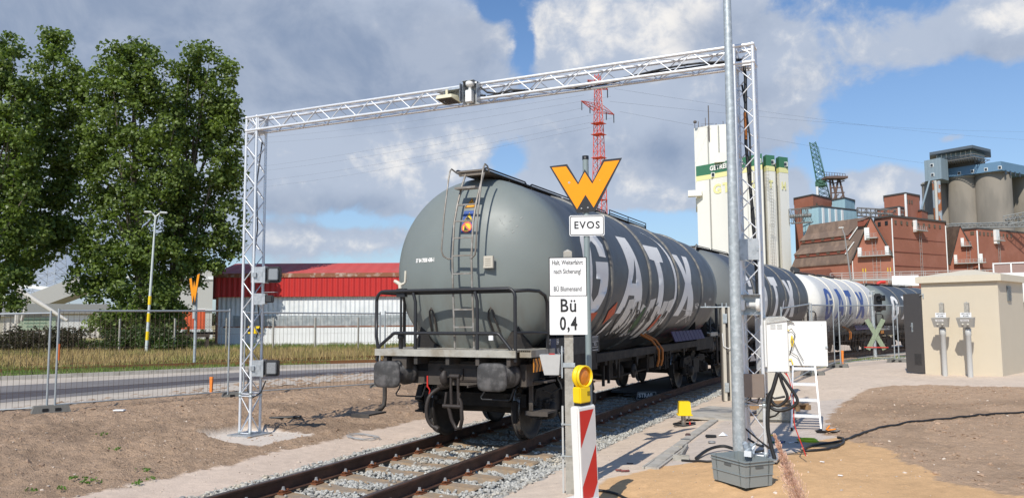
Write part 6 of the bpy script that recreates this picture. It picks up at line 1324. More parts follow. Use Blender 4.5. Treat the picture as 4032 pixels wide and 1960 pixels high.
def leaves(centres, rad, per, size, rng):
    """leaf quads around clump centres (n,3)"""
    C_ = np.repeat(centres, per, 0); R_ = np.repeat(rad, per); n = len(C_)
    dv = rng.normal(size=(n, 3)); dv /= np.linalg.norm(dv, axis=1)[:, None]; P = C_+dv*(R_*rng.random(n)**.45)[:, None]*np.array([1, 1, .8])
    nrm = dv*.5+rng.normal(size=(n, 3))*.6+np.array([0, 0, .45]); nrm /= np.linalg.norm(nrm, axis=1)[:, None]
    t1 = np.cross(nrm, rng.normal(size=(n, 3))); t1 /= np.linalg.norm(t1, axis=1)[:, None]; t2 = np.cross(nrm, t1); s = (size*rng.uniform(.6, 1.25, n))[:, None]
    V = np.stack([P-t1*s*.5, P+t2*s*.42+t1*s*.05, P+t1*s*.55+nrm*s*.12, P-t2*s*.42+t1*s*.05], 1).reshape(-1, 3); F_ = np.arange(n*4).reshape(-1, 4); return V, F_
def tree(label, base, d, blobs_, seed, dens=1.0, limbs=10, name='poplar_tree', group='poplars on the left', depth=1.0):
    rng = np.random.default_rng(seed); rr = random.Random(seed); t_ = thing(name, label, 'tree', base, 0, group); b0 = Vector(base); C_, R_ = [], []
    for (x, y, rx, ry) in blobs_:
        c_ = at(x, y, d)-b0; sx_, sz = rx*d/F_PX, ry*d/F_PX; rx *= 1.12; ry *= 1.05; sx_, sz = rx*d/F_PX, ry*d/F_PX; n = int(dens*4.8*sx_*sz*sx_**.35)+8
        dv = rng.normal(size=(n, 3)); dv /= np.linalg.norm(dv, axis=1)[:, None]; r_ = rng.random(n)**.42
        C_.append(np.array(c_)+dv*r_[:, None]*np.array([sx_, sx_*.85*depth, sz])); R_.append(rng.uniform(.42, .85, n))
    C_, R_ = np.concatenate(C_), np.concatenate(R_)
    V, F_ = leaves(C_, R_, 64, .235, rng); np_mesh('crown', V, F_, LEAF, t_)
    mb = MB(); top = max(C_[:, 2]); x0 = np.mean(C_[:, 0]); y0 = np.mean(C_[:, 1])
    trunk = [(0, 0, -.3), (x0*.15, y0*.15, top*.15), (x0*.5, y0*.5, top*.4), (x0*.9, y0*.9, top*.7), (x0, y0, top*.93)]
    mb.tube(trunk, [.34, .27, .20, .11, .03], 12)
    for k in range(limbs):
        c_ = Vector(C_[rr.randrange(len(C_))]); f_ = rr.uniform(.08, .6); zt = top*f_; s0 = Vector((np.interp(zt, [p[2] for p in trunk], [p[0] for p in trunk]), np.interp(zt, [p[2] for p in trunk], [p[1] for p in trunk]), zt))
        if c_.z < zt+1: continue
        m1 = s0.lerp(c_, .5)+Vector((rr.uniform(-.3, .3), rr.uniform(-.3, .3), -.1*(c_-s0).length)); mb.tube([s0, s0.lerp(m1, .5), m1, m1.lerp(c_, .5)+Vector((0, 0, .1)), c_], [.10, .08, .06, .04, .015], 7)
    mb.build('trunk', BARK, t_); return t_
def bs(x, y, d): p = at(x, y, d); return (p.x, p.y, 0)
tree('leftmost poplar, cut off by the left edge of the photo', bs(-60, 1350, 47), 47, [(10, 230, 80, 130), (-60, 380, 130, 190), (0, 560, 130, 170), (-70, 800, 170, 200), (40, 760, 110, 120), (-30, 990, 150, 110), (30, 1090, 110, 70), (60, 330, 60, 90), (70, 480, 80, 110), (90, 900, 80, 80), (-40, 1180, 120, 60)], 1, limbs=16)
tree('poplar with a pointed top, second from the left', bs(-45, 1350, 51), 51, [(215, 170, 55, 70), (205, 290, 90, 130), (290, 330, 60, 90), (170, 480, 120, 140), (270, 560, 100, 120), (180, 660, 120, 110), (130, 800, 100, 80), (230, 760, 110, 80), (150, 900, 120, 60), (60, 620, 80, 90), (280, 920, 60, 50), (180, 990, 100, 50), (330, 440, 60, 90), (130, 380, 60, 80), (300, 690, 80, 70), (250, 880, 110, 70), (90, 1040, 80, 60)], 2, 1.0, limbs=18)
tree('broad poplar with leaves down to the ground, third from the left', bs(560, 1370, 50), 50, [(545, 215, 80, 60), (480, 260, 90, 80), (600, 310, 80, 100), (420, 330, 80, 100), (520, 430, 140, 120), (410, 520, 100, 120), (620, 560, 110, 120), (500, 640, 140, 120), (380, 700, 80, 100), (560, 800, 140, 130), (420, 860, 110, 100), (480, 980, 160, 110), (400, 1080, 130, 90), (600, 1010, 130, 110), (520, 1140, 170, 100), (560, 1250, 140, 80), (350, 990, 60, 60), (660, 420, 60, 80), (340, 600, 70, 90), (660, 700, 70, 90), (450, 1270, 120, 70), (640, 1180, 90, 80)], 3, 1.05, limbs=20)
tree('rightmost poplar, touching the left gantry leg', bs(640, 1370, 53), 53, [(770, 235, 70, 55), (850, 290, 70, 80), (740, 330, 50, 80), (810, 400, 110, 110), (890, 430, 60, 90), (780, 540, 120, 110), (880, 590, 80, 110), (920, 480, 25, 50), (820, 700, 120, 110), (900, 740, 60, 90), (760, 830, 110, 90), (870, 880, 90, 90), (900, 960, 50, 60), (780, 970, 110, 70), (700, 1080, 110, 70), (820, 1040, 80, 40), (680, 960, 60, 80), (700, 560, 60, 110), (700, 760, 70, 90), (720, 430, 40, 60), (930, 640, 35, 70), (640, 1230, 90, 70), (690, 880, 60, 80)], 4, 1.05, limbs=18)
def shrub(label, x0, x1, yt, yb, d, n, mt, seed, name='shrub', size=.14):
    rng = np.random.default_rng(seed); a, b_ = at(x0, yb, d), at(x1, yb, d); c_ = (a+b_)/2; t_ = thing(name, label, 'shrub', (c_.x, c_.y, 0)); H_ = (yb-yt)*d/F_PX
    f = rng.random(n); P = np.array([list(a.lerp(b_, float(q))) for q in f])-np.array([c_.x, c_.y, 0]); env = np.sin(np.pi*np.clip(f, .04, .96))**.5*(.8+.2*np.sin(f*23+seed)); P[:, 2] = rng.random(n)**.8*H_*env*.85; P[:, :2] += rng.normal(size=(n, 2))*.7
    V, F_ = leaves(P, rng.uniform(.25, .5, n), 46, size, rng); np_mesh('foliage', V, F_, mt, t_)
    mb = MB()
    for k in range(14): i = rng.integers(n); p = Vector(P[i]); mb.tube([(p.x*.8, p.y*.8, -.1), (p.x*.9, p.y*.9, p.z*.5), tuple(p)], [.04, .03, .01], 5)
    mb.build('stem', BARK, t_)
shrub('dark brown hedge behind the left wire fence', -60, 350, 1262, 1392, 46, 260, BUSHL, 21)
shrub('thick dark bush under the broad poplar', 430, 690, 1265, 1398, 46, 230, BUSHG, 22)
shrub('small pale shrub left of the red and white hall', 700, 742, 1255, 1310, 70, 20, BUSHG, 23)
def weeds(label, x, y, r_, n, seed):
    p_ = atz(x, y, 0); q_ = (p_.x, p_.y); rng = np.random.default_rng(seed); P = np.stack([rng.normal(size=n)*r_, rng.normal(size=n)*r_, np.full(n, .02)], 1); V, F_ = leaves(P, np.full(n, .025), 6, .028, rng); o = np_mesh('weed', V, F_, WEED); o.location = (q_[0], q_[1], zg(*q_)+.02); tag(o, label, 'weed', 'green weeds on the bare soil')
WEED = leafmat('weed leaf', (.07, .16, .02), (.15, .28, .04))
for k, (x, y, n, lb) in enumerate(((315, 1842, 9, 'leafy weed left of the biggest tuft on the bare soil'), (358, 1852, 11, 'biggest leafy weed tuft in the middle of the bare soil'), (411, 1717, 5, 'uppermost weed on the bare soil, below the white chip'), (457, 1757, 7, 'weed on the soil below the uppermost one'), (568, 1806, 9, 'bright green weed halfway to the gantry foot'), (552, 1848, 8, 'low weed below the bright green one on the soil'), (607, 1833, 4, 'tiny weed nearest the gantry foot slab'), (270, 1878, 5, 'small weed below and left of the biggest tuft'), (245, 1945, 9, 'leafy weed at the bottom edge of the photo'), (390, 1914, 4, 'tiny weed beside the pink path at the bottom'), (112, 1885, 4, 'faint small weed far left on the bare soil'), (35, 1945, 5, 'weed in the lower left corner of the photo'))):
    weeds(lb, x, y, .04+.004*n, n, 40+k)

# ---- grass
def blades(name, label, poly, n, h, w_, mt, seed, dens_y=None):
    rng = np.random.default_rng(seed); P = np.array([list(atz(x, y, 0))[:2] for x, y in poly]); lo, hi = P.min(0), P.max(0)
    q = rng.uniform(lo, hi, (n, 2)); q = q[inpoly(q[:, 0], q[:, 1], [tuple(p) for p in P])]; m_ = len(q); z = zbase(q[:, 0], q[:, 1])
    tuft = .6+.7*np.clip(vnoise(q[:, 0], q[:, 1], .9, seed), 0, 1)
    a = rng.uniform(0, 6.28, m_); hh = h*rng.uniform(.4, 1.1, m_)*tuft; ww = w_*rng.uniform(.6, 1.2, m_); ln = rng.normal(size=(m_, 2))*hh[:, None]*.35
    b0 = np.stack([q[:, 0]-np.cos(a)*ww, q[:, 1]-np.sin(a)*ww, z-.02], 1); b1 = np.stack([q[:, 0]+np.cos(a)*ww, q[:, 1]+np.sin(a)*ww, z-.02], 1); tp = np.stack([q[:, 0]+ln[:, 0], q[:, 1]+ln[:, 1], z+hh], 1)
    o = np_mesh(name, np.stack([b0, b1, tp], 1).reshape(-1, 3), np.arange(m_*3).reshape(-1, 3), mt); tag(o, label, 'grass', kind='stuff')
GDRY = mat('dry grass', (.36, .26, .11), .9, 0, .2, 2, island=.35, col2=(.22, .22, .06), s2=.4); GGRN = mat('green grass', (.10, .17, .025), .8, 0, .2, 2, island=.4, col2=(.22, .22, .06), s2=.3)
blades('dry_grass', 'tall dry yellow grass between the siding and the wire fence', [(-300, 1470), (900, 1430), (1700, 1405), (1700, 1372), (900, 1382), (-300, 1385)], 60000, .42, .022, GDRY, 51)
blades('green_grass', 'green grass strip along the kerb on the left', [(-300, 1505), (0, 1490), (500, 1466), (900, 1446), (1300, 1434), (1300, 1422), (900, 1428), (400, 1440), (-300, 1455)], 30000, .20, .012, GGRN, 52)
blades('far_grass', 'green grass behind the wire fence under the trees', [(-400, 1390), (900, 1385), (1750, 1370), (1750, 1340), (800, 1338), (-400, 1352)], 60000, .30, .03, GGRN, 53)
blades('edge_grass', 'thin grass at the road edge behind the right fence', [(3180, 1440), (3300, 1428), (3600, 1415), (3600, 1424), (3300, 1444)], 5000, .09, .008, GGRN, 54)
# ---- second track in the grass
def curve_rail(name, label, pts, mt):
    P = [atz(x, y, .05) for x, y in pts]; mb = MB()
    for a, b_ in zip(P[:-1], P[1:]): c_ = (a+b_)/2; mb.box((c_.x, c_.y, .04), ((b_-a).length+.02, .07, .14), rz=math.atan2(b_.y-a.y, b_.x-a.x))
    o = mb.build(name, mt); tag(o, label, 'rail', 'rusty rails of the siding'); return o
RUST = mat('orange rust rail', (.16, .065, .02), .8, 0, .25, 3)
curve_rail('siding_rail', 'nearer rusty rail in the grass by the kerb', [(-200, 1467), (0, 1458), (420, 1444), (800, 1432), (1100, 1428), (1500, 1420), (2100, 1408)], RUST)
curve_rail('siding_rail', 'farther rusty rail in the dry grass', [(-200, 1445), (0, 1440), (420, 1430), (800, 1422), (1150, 1414), (1500, 1402), (2100, 1390)], RUST)

# ---- wire fence beyond the grass, on thin concrete posts
CF = thing('chain_link_fence', 'long wire fence on thin concrete posts behind the dry grass', 'fence', (0, 0, 0))
cps = [(-420, 1412), (-60, 1404), (228, 1396), (468, 1391), (686, 1385), (890, 1381), (1075, 1380), (1240, 1378), (1410, 1374), (1580, 1372)]
CP = [atz(x, y, 0) for x, y in cps]
for p in CP: mb = MB(); mb.bb(p.x-.04, p.x+.04, p.y-.04, p.y+.04, -.1, 1.95); mb.build('post', CONCP, CF)
for a, b_ in zip(CP[:-1], CP[1:]):
    mb = MB(); L_ = (b_-a).length; dr = (b_-a)/L_; n = int(L_/.16)
    for i in range(-12, n):
        for s in (0, 1):
            x0, x1 = i*.16, i*.16+1.8; z0, z1_ = (.1, 1.85) if s == 0 else (1.85, .1)
            if x0 < 0: z0 += (z1_-z0)*(-x0/1.8); x0 = 0
            if x1 > L_: z1_ = z0+(z1_-z0)*((L_-x0)/(x1-x0)); x1 = L_
            if x1 > x0: mb.tube([a+dr*x0+Vector((0, 0, z0)), a+dr*x1+Vector((0, 0, z1_))], .0035, 3, cap=False)
    for z in (.1, 1.0, 1.88): mb.tube([a+Vector((0, 0, z)), b_+Vector((0, 0, z))], .006, 3)
    mb.build('wire_mesh', WIRE, CF)
# ---- things in the left middle distance
p_ = atz(575, 1393, 0); LL = thing('street_lamp', 'white street lamp with two small heads and yellow bands, before the trees', 'street lamp', (p_.x, p_.y, 0), face_cam(p_))
hL = (1393-890)*(Vector((p_.x, p_.y, 0))-Vector(CAM)).length*.985/F_PX; mb = MB(); mb.tube([(.0, 0, -.2), (.06, 0, hL*.25), (.25, 0, hL)], [.085, .075, .045], 14); mb.build('pole', mat('white lamp pole', (.58, .62, .60), .5, 0, .15, 3), LL)
mb = MB()
for s in (-1, 1): mb.tube([(.25, 0, hL-.1), (.25+s*.2, 0, hL+.12)], .04, 6); mb.bevbox((.25+s*.40, 0, hL+.16), (.42, .22, .10), .04)
mb.build('lamp_head', WHITEP, LL)
for z in (1.0, 2.0, 2.95): mb = MB(); x = np.interp(z, [-.2, hL*.25, hL], [.0, .06, .25]); mb.tube([(x-.005, 0, z-.24), (x+.01, 0, z+.24)], .088, 14); mb.build('yellow_band', YEL, LL)
p_ = atz(765, 1435, .0); LW = thing('signal_post', 'thin post with an orange W board seen almost edge on, beyond the left fence', 'signal post', (p_.x, p_.y, 0), face_cam(p_)-math.radians(76))
mb = MB(); mb.tube([(0, 0, -.2), (0, 0, 3.0)], .06, 10); mb.build('pole', GALV, LW)
dW = (Vector((p_.x, p_.y, 1.9))-Vector(CAM)).length; zW = 1.9+(1254-1205)*dW/F_PX
for nm, pl_, mt, y_ in (('w_board', WO, MATS['black board'], -.09), ('orange_face', WI, WYEL, -.096)):
    mb = MB(); mb.prism([((x-367)*.0048, zW+(1062-y)*.0048) for x, y in pl_[::-1]], .005, lambda p, y_=y_: p+Vector((0, y_, 0))); mb.build(nm, mt, LW)
mb = MB(); mb.bb(-.12, .12, -.1, -.05, zW-.55, zW-.15); mb.build('plate', GREYPL, LW)
# red and white hall
HA, HB, HC = atz(850, 1362, 0), atz(1700, 1352, 0), atz(798, 1357, 0)
HA = Vector((-36.9, 32.2, 0)); hd_ = Vector((13.5, 6.4, 0)).normalized(); HL = 19.0; ha = math.atan2(hd_.y, hd_.x)
HALL = thing('hall', 'long low hall with red roof, red upper cladding and white lower walls', 'building', HA, ha)
WCL = mat('white corrugated wall', (.76, .78, .78), .6, 0, .12, 1.2, wave=(0, 3.0, 1.0), col2=(.66, .68, .68), s2=.8); RCL = mat('red corrugated wall', (.50, .022, .018), .55, 0, .08, 1, wave=(0, 2.6, 1.0)); RCD = mat('dull red cladding', (.26, .035, .03), .6, 0, .15, 1, wave=(1, 2.6, 1.0))
RROOF = mat('red roof sheets', (.56, .075, .055), .6, 0, .1, .8, wave=(0, 1.1, .5), col2=(.50, .09, .07), s2=.5); GRS = mat('grey strip window', (.30, .33, .34), .5, 0, .2, 2, col2=(.42, .44, .44), s2=3, wave=(0, 1.5, .5)); RUSTY = mat('flaking rusty trim', (.26, .10, .05), .8, 0, .3, 3, col2=(.50, .40, .33), s2=2.2, f2=(.5, .7))
mb = MB(); mb.bb(0, HL, 0, 9, -.2, 2.9); wl = mb.build('wall', WCL, HALL)
mb = MB(); mb.bb(-.0, HL, -.05, .02, 0, 1.35); mb.build('painted_base', mat('whitewashed brick', (.78, .79, .78), .8, 0, .1, 2), wl)
mb = MB(); mb.bb(1.2, HL-.5, -.04, -.01, 1.36, 2.12); mb.build('strip_window', GRS, wl); mb = MB(); mb.bb(.5, HL, -.07, -.02, 1.28, 1.37); mb.build('rusty_ledge', RUSTY, wl)
mb = MB(); mb.bb(-.05, HL, -.25, 9.2, 3.45-.0, 4.88); mb.build('upper_cladding', RCL, HALL); mb = MB(); mb.bb(-.30, -.052, -.05, 9.2, 3.3, 5.5); mb.build('side_cladding', RCD, HALL); mb = MB(); mb.bb(0, HL, 0.001, 9, 2.9, 3.45); mb.build('wall', WCL, HALL)
mb = MB(); mb.bb(-.1, HL, -.32, -.24, 4.82, 5.12); mb.build('rusty_gutter', RUSTY, HALL); mb = MB(); mb.tube([(.05, -.12, 0), (.05, -.12, 4.9)], .09, 8); mb.build('downpipe', RUSTY, HALL)
mb = MB(); mb.add([(-.3, -.3, 5.05), (HL, -.3, 5.05), (HL, 4.5, 6.15), (-.3, 4.5, 6.15), (HL, 9.3, 5.05), (-.3, 9.3, 5.05), (-.3, -.3, 4.98), (HL, -.3, 4.98)], [(0, 1, 2, 3), (3, 2, 4, 5), (6, 7, 1, 0), (0, 3, 5)]); mb.build('roof', RROOF, HALL)
# low things between hall and trees
def block(name, label, cat, px, d, size, mt, yaw=0, z0=0, part='body', extra=None):
    p = at(px, 1250, d); t_ = thing(name, label, cat, (p.x, p.y, z0), face_cam(p)+yaw); mb = MB(); mb.bb(-size[0]/2, size[0]/2, 0, size[1], 0, size[2]); mb.build(part, mt, t_)
    if extra: extra(t_)
    return t_
block('container', 'bright orange shipping container between the trees and the hall', 'container', 745, 85, (3.2, 6, 2.5), mat('orange container', (.62, .10, .03), .6, 0, .08, 1, wave=(0, 3, .6)), 0, .45, 'box_body', lambda t_: (lambda m_: m_.build('white_edge', WHITEP, t_))(MB().bb(-1.62, 1.62, -.03, 6, 2.5, 2.62)))
block('container', 'low white container under the orange one', 'container', 760, 75, (3.6, 4, 1.2), mat('white container', (.55, .56, .54), .6, 0, .1, 1, wave=(0, 3, .6)), .05, -.3, 'box_body')
block('grain_tower', 'pale round tower behind the hall roof', 'tower', 765, 130, (5.5, 6, 10), mat('pale tower', (.48, .47, .43), .8, 0, .08), 0, 0, 'tower_body', lambda t_: (lambda m_: m_.build('rail', WHITEP, t_))(MB().bb(-11, 3, -.2, 0, 3.2, 3.5).bb(-11, 3, -.2, 0, 8.5, 9.0)))
for k, (x, d, w_, lb) in enumerate(((742, 58, 5.2, 'low dark wooden stand behind the wire fence'), (765+5, 50, 1.7, 'small dark wooden bench near the edge-on W post'))):
    p = at(x, 1300, d); t_ = thing('wooden_bench', lb, 'bench', (p.x, p.y, 0), face_cam(p)); mb = MB(); mb.bb(-w_/2, w_/2, 0, .5, .75, .95); mb.build('seat', OLDWOOD, t_)
    for s in (-.42, 0, .42): mb = MB(); mb.bb(w_*s-.1, w_*s+.1, .1, .3, 0, .75); mb.build('leg', OLDWOOD, t_)
    if k == 0:
        for s in (-.45, .0, .42): mb = MB(); mb.bb(w_*s-.09, w_*s+.09, -.05, 0, .6, 1.4); mb.build('orange_marker', MATS['orange stake'], t_)
# white lean-to building and grey canopy at the far left
WB = block('store_building', 'white corrugated store with a grey flat roof edge and a green banner', 'building', 215, 82, (9.0, 8, 2.6), mat('cream corrugated', (.62, .58, .52), .7, 0, .08, 1, wave=(0, 2.2, 1)), .1, 0, 'wall')
mb = MB(); mb.bb(-4.6, 5.2, -.5, 8, 2.6, 3.6); mb.build('roof', mat('grey roof fascia', (.33, .33, .31), .7), WB); mb = MB(); mb.bb(.3, 3.2, -.06, 0, .4, 2.4); mb.build('door', WHITEP, WB); mb = MB(); mb.bb(-3.2, 1.0-.9, -.12, -.06, .9, 2.2); bn = mb.build('banner', mat('green banner', (.42, .50, .36), .7), WB)
mb = MB()
for k in range(3): mb.bb(-2.9+k*.2, -.3-k*.35, -.13, -.125, 1.9-k*.35, 2.02-k*.35)
mb.build('banner_text', mat('dull banner print', (.18, .28, .20), .7), bn)
BW = block('store_building', 'cream annexe with brown base left of the corrugated store', 'building', 60, 80, (4.4, 6, 2.3), mat('cream wall', (.58, .53, .42), .8, 0, .06), .1, 0, 'wall'); mb = MB(); mb.bb(-2.4, 2.3, -.3, 6, 2.3, 2.7); mb.build('roof', MATS['grey roof fascia'], BW)
def plank(name, label, cat, x0, y0, x1, y1, d, w_, dep, mt, group=None):
    a, b_ = at(x0, y0, d), at(x1, y1, d); t_ = thing(name, label, cat, a, 0, group); v_ = b_-a; up = Vector((0, 0, 1)); sd = v_.cross(up).normalized()*dep/2; nn_ = sd.cross(v_).normalized()*w_/2
    mb = MB(); mb.add([sd*i+nn_*j+v_*k for k in (0, 1) for i in (-1, 1) for j in (-1, 1)], [(0, 1, 3, 2), (4, 6, 7, 5), (0, 4, 5, 1), (2, 3, 7, 6), (0, 2, 6, 4), (1, 5, 7, 3)]); mb.build('gallery', mt, t_); return t_
plank('conveyor_gallery', 'long sloping grey conveyor gallery behind the white store', 'conveyor', -120, 1290, 345, 1118, 95, 1.9, 3, mat('grey gallery', (.36, .35, .32), .7, 0, .08))
plank('conveyor_gallery', 'thin white gallery high behind the trees at left', 'conveyor', 40, 1118, 330, 1152, 140, .6, 2, WHITEP)
a, b_ = at(55, 1128, 70), at(265, 1262, 70); LX = thing('loading_arm', 'white slanting loading arm on two props with a hanging hook', 'loading arm', a)
mb = MB(); mb.tube([(0, 0, 0), tuple((b_-a)*.4), tuple(b_-a)], [.30, .22, .14], 8); mb.build('arm', mat('weathered white steel', (.56, .53, .48), .6, 0, .2), LX); mb = MB(); q0, q1 = at(76, 1150, 70)-a, at(68, 1272, 70)-a; mb.tube([tuple(q0), tuple(q1)], .24, 8); q0, q1 = at(110, 1170, 70)-a, at(85, 1262, 70)-a; mb.tube([tuple(q0), tuple(q1)], .12, 6); mb.build('prop', MATS['weathered white steel'], LX)
mb = MB(); mb.tube([tuple(at(x, y, 69.8)-a) for x, y in ((48, 1135), (46, 1165), (52, 1205), (60, 1228))], .07, 6); mb.build('hose', BLACK, LX)

# ================================================================ LATTICE MASTS
def lattice(mb, base, top, w0, w1, n, r=.12, rb=.07, arms=()):
    base, top = Vector(base), Vector(top); 
    def ring(f): c_ = base.lerp(top, f); w_ = w0+(w1-w0)*f; return [c_+Vector((sx_*w_/2, sy*w_/2, 0)) for sx_, sy in ((-1, -1), (1, -1), (1, 1), (-1, 1))]
    Q = [ring(i/n) for i in range(n+1)]
    for j in range(4): mb.tube([q[j] for q in Q], r, 4)
    for i in range(n):
        for j in range(4):
            j2 = (j+1) % 4; mb.tube([Q[i][j], Q[i+1][j2]], rb, 3, cap=False); mb.tube([Q[i][j2], Q[i+1][j]], rb, 3, cap=False)
            if i % 3 == 0: mb.tube([Q[i][j], Q[i][j2]], rb, 3, cap=False)
dP = 250; pb_ = at(2368, 1200, dP); PY = thing('power_pylon', 'tall red lattice power pylon rising behind the W board', 'pylon', (pb_.x, pb_.y, 0), face_cam(pb_)+math.radians(60))
REDS = mat('red pylon paint', (.72, .085, .04), .6, 0, .1, .3); HP = (1243-270)*dP/F_PX+1.9
mb = MB(); lattice(mb, (0, 0, 0), (0, 0, HP*.60), 4.6, 3.0, 16, .14, .08); lattice(mb, (0, 0, HP*.60), (0, 0, HP), 3.0, 1.4, 14, .12, .07); tw = mb.build('tower', REDS, PY)
def zy(y): return (1243-y)*dP/F_PX+1.9
for z, hw in ((zy(410), 10.5), (zy(315), 6.5)):
    for s in (-1, 1):
        mb = MB(); 
        for dy in (-1.0, 1.0): mb.tube([(s*1.1, dy, z-.9), (s*hw, 0, z+.2)], .12, 4); mb.tube([(s*1.1, dy, z+1.3), (s*hw, 0, z+.3)], .10, 4)
        for k in range(6): f_ = k/6; mb.tube([(s*(1.1+(hw-1.1)*f_), -1+f_, z-.9+1.1*f_), (s*(1.1+(hw-1.1)*(f_+.16)), -1+f_, z+1.3-1.0*(f_+.1))], .07, 3); mb.tube([(s*(1.1+(hw-1.1)*f_), -1+f_, z-.9+1.1*f_), (s*(1.1+(hw-1.1)*(f_+.16)), 1-f_-.16, z-.9+1.1*(f_+.16))], .07, 3)
        mb.build('cross_arm', REDS, tw if False else PY)
        for xx_ in ((hw-.2, hw*.5) if hw > 8 else (hw-.2,)):
            mb = MB(); mb.tube([(s*xx_, 0, z+.1), (s*xx_, 0, z-2.6)], .18, 6); mb.build('insulator', mat('grey insulator', (.10, .11, .12), .5), PY)
def plat(z): mb.bb(-1.9, 1.9, -1.9, 1.9, z-.12, z)
mb = MB(); [plat(zy(y)) for y in (470, 515, 610, 780)]; mb.build('platform', REDS, PY)
mb = MB(); mb.tube([(2.2, -1.8, 2), (1.6, -1.4, HP*.6), (1.0, -.8, HP*.97)], .14, 5); mb.build('cable_duct', WHITEP, PY)
# overhead lines
WRM = mat('power line', (.16, .17, .19), .6)
for k, (x0, y0, x1, y1) in enumerate(((2300, 425, 700, 690), (2337, 452, 700, 705), (2300, 425-50, 700, 560), (2410, 465, 800, 735), (2337, 500, 800, 760), (2405, 380, 900, 570))):
    A_, B_ = at(x0, y0, dP), at(x1, y1, 430); mb = MB(); mb.tube([A_.lerp(B_, f_)-Vector((0, 0, 3.0*math.sin(math.pi*f_))) for f_ in np.linspace(0, 1, 17)], .035, 3); o = mb.build('power_line', WRM); tag(o, ('third', 'fourth', 'uppermost', 'fifth', 'lowest', 'second')[k]+' of the six thin power lines from the red pylon to the left', 'power line', 'power lines left of the pylon')
for k, (x0, y0, x1, y1) in enumerate(((2420, 350, 4200, 560), (2440, 440, 4200, 700), (2400, 400, 4200, 520))):
    A_, B_ = at(x0, y0, dP), at(x1, y1, 430); mb = MB(); mb.tube([A_.lerp(B_, f_)-Vector((0, 0, 3.0*math.sin(math.pi*f_))) for f_ in np.linspace(0, 1, 17)], .03, 3); o = mb.build('power_line', WRM); tag(o, ('uppermost', 'lowest', 'middle')[k]+' of the three faint power lines from the red pylon to the right', 'power line', 'power lines right of the pylon')
PALE = mat('pale far steel', (.42, .46, .52), .7)
pb_ = at(195, 1200, 420); t_ = thing('power_pylon', 'faint pale lattice mast behind the left trees', 'pylon', (pb_.x, pb_.y, 0), .4); mb = MB(); lattice(mb, (0, 0, 0), (0, 0, 58), 15, 6, 13, .22, .14); mb.build('tower', PALE, t_)

# ================================================================ GRAIN SILO WITH GREEN BAND
PYD = [640]
def pp(x, d, z=0): p = at(x, PYD[0], d); return Vector((p.x, p.y, z))
def prismZ(mb, poly, z0, z1):
    n = len(poly); P2 = [(p[0], p[1]) for p in poly]; ar = sum(P2[i-1][0]*P2[i][1]-P2[i][0]*P2[i-1][1] for i in range(n))
    if ar < 0: P2 = P2[::-1]
    tri = tess(P2); mb.add([(x, y, z0) for x, y in P2]+[(x, y, z1) for x, y in P2], [tuple(i+n for i in t) for t in tri]+[t[::-1] for t in tri]+[(i, (i+1) % n, (i+1) % n+n, i+n) for i in range(n)])
def proud(poly, e):   # poly grown by e metres towards the outside
    c_ = sum((Vector((p[0], p[1])) for p in poly), Vector((0, 0)))/len(poly); return [tuple(Vector((p[0], p[1]))+(Vector((p[0], p[1]))-c_).normalized()*e) for p in poly]
SIL = thing('grain_silo', 'tall cream grain silo with green top band, cream lower columns and yellow GTH letters', 'silo', (0, 0, 0))
CREAM = mat('cream silo wall', (.80, .78, .71), .8, 0, .04, .1, col2=(.74, .72, .65), s2=.08, stretch=(1, 1, .15)); GREENB = mat('green silo band', (.05, .18, .10), .6, 0, .04); YELB = mat('pale yellow band', (.80, .76, .36), .7, 0, .03)
bk = Vector((8, 30, 0))
def dep(p, q, dd=24): # push back away from the camera
    v_ = Vector((p.x-CAM[0], p.y-CAM[1], 0)).normalized(); return p+v_*dd
S1, S2, S3 = pp(2741, 274), pp(2791, 270), pp(3000, 252.5)
main = [S1, S2, S3, dep(S3, 0), dep(S1, 0)]
ZG0, ZG1, ZY0 = 53.9, 50.35, 48.7
def banded(poly, nm='column'):
    mb = MB(); prismZ(mb, [(p.x, p.y) for p in poly], -1, ZG0-.4); c_ = mb.build(nm, CREAM, SIL)
    mb = MB(); prismZ(mb, proud([(p.x, p.y) for p in poly], .12), ZG1, ZG0); mb.build('green_band', GREENB, c_)
    mb = MB(); prismZ(mb, proud([(p.x, p.y) for p in poly], .10), ZY0, ZG1-.01); mb.build('yellow_band', YELB, c_); return c_
banded(main, 'main_block')
cols = [((2962, 255), (2975, 250.5), (2992, 250.2), (3000, 253)), ((3006, 258), (3012, 254.5), (3038, 254), (3048, 257)), ((3054, 260), (3060, 257.5), (3086, 257), (3102, 262))]
cols = [((3001, 255), (3004, 252), (3006, 252)), ]
for (xa, da), (xb, db), (xc_, dc) in (((3005, 257.5), (3016, 254.5), (3050, 256)), ((3055, 260.5), (3067, 257.5), (3102, 259.5))):
    a_, b__, c__ = pp(xa, da), pp(xb, db), pp(xc_, dc); banded([a_, b__, c__, dep(c__, 0), dep(a_, 0)])
mb = MB(); a_, c__ = pp(3000, 262), pp(3100, 266); prismZ(mb, [(p.x, p.y) for p in (a_, c__, dep(c__, 0, 18), dep(a_, 0, 18))], 0, 53); mb.build('inner_wall', mat('silo joint', (.42, .41, .37), .8), SIL)
T1, T2, T3, T4 = pp(2736, 276.5), pp(2790, 272.5), pp(2878, 270), pp(2912, 275); HT = 66.5
mb = MB(); prismZ(mb, [(p.x, p.y) for p in (T1, T2, T3, T4, dep(T4, 0, 14), dep(T1, 0, 14))], 40, HT+1.5); tw = mb.build('lift_tower', CREAM, SIL)
mb = MB()
for x, d in ((2790, 272.3), (2832, 271), (2878, 269.8)): p = pp(x, d); mb.tube([(p.x, p.y, 54), (p.x, p.y, HT+1.2)], .22, 6)
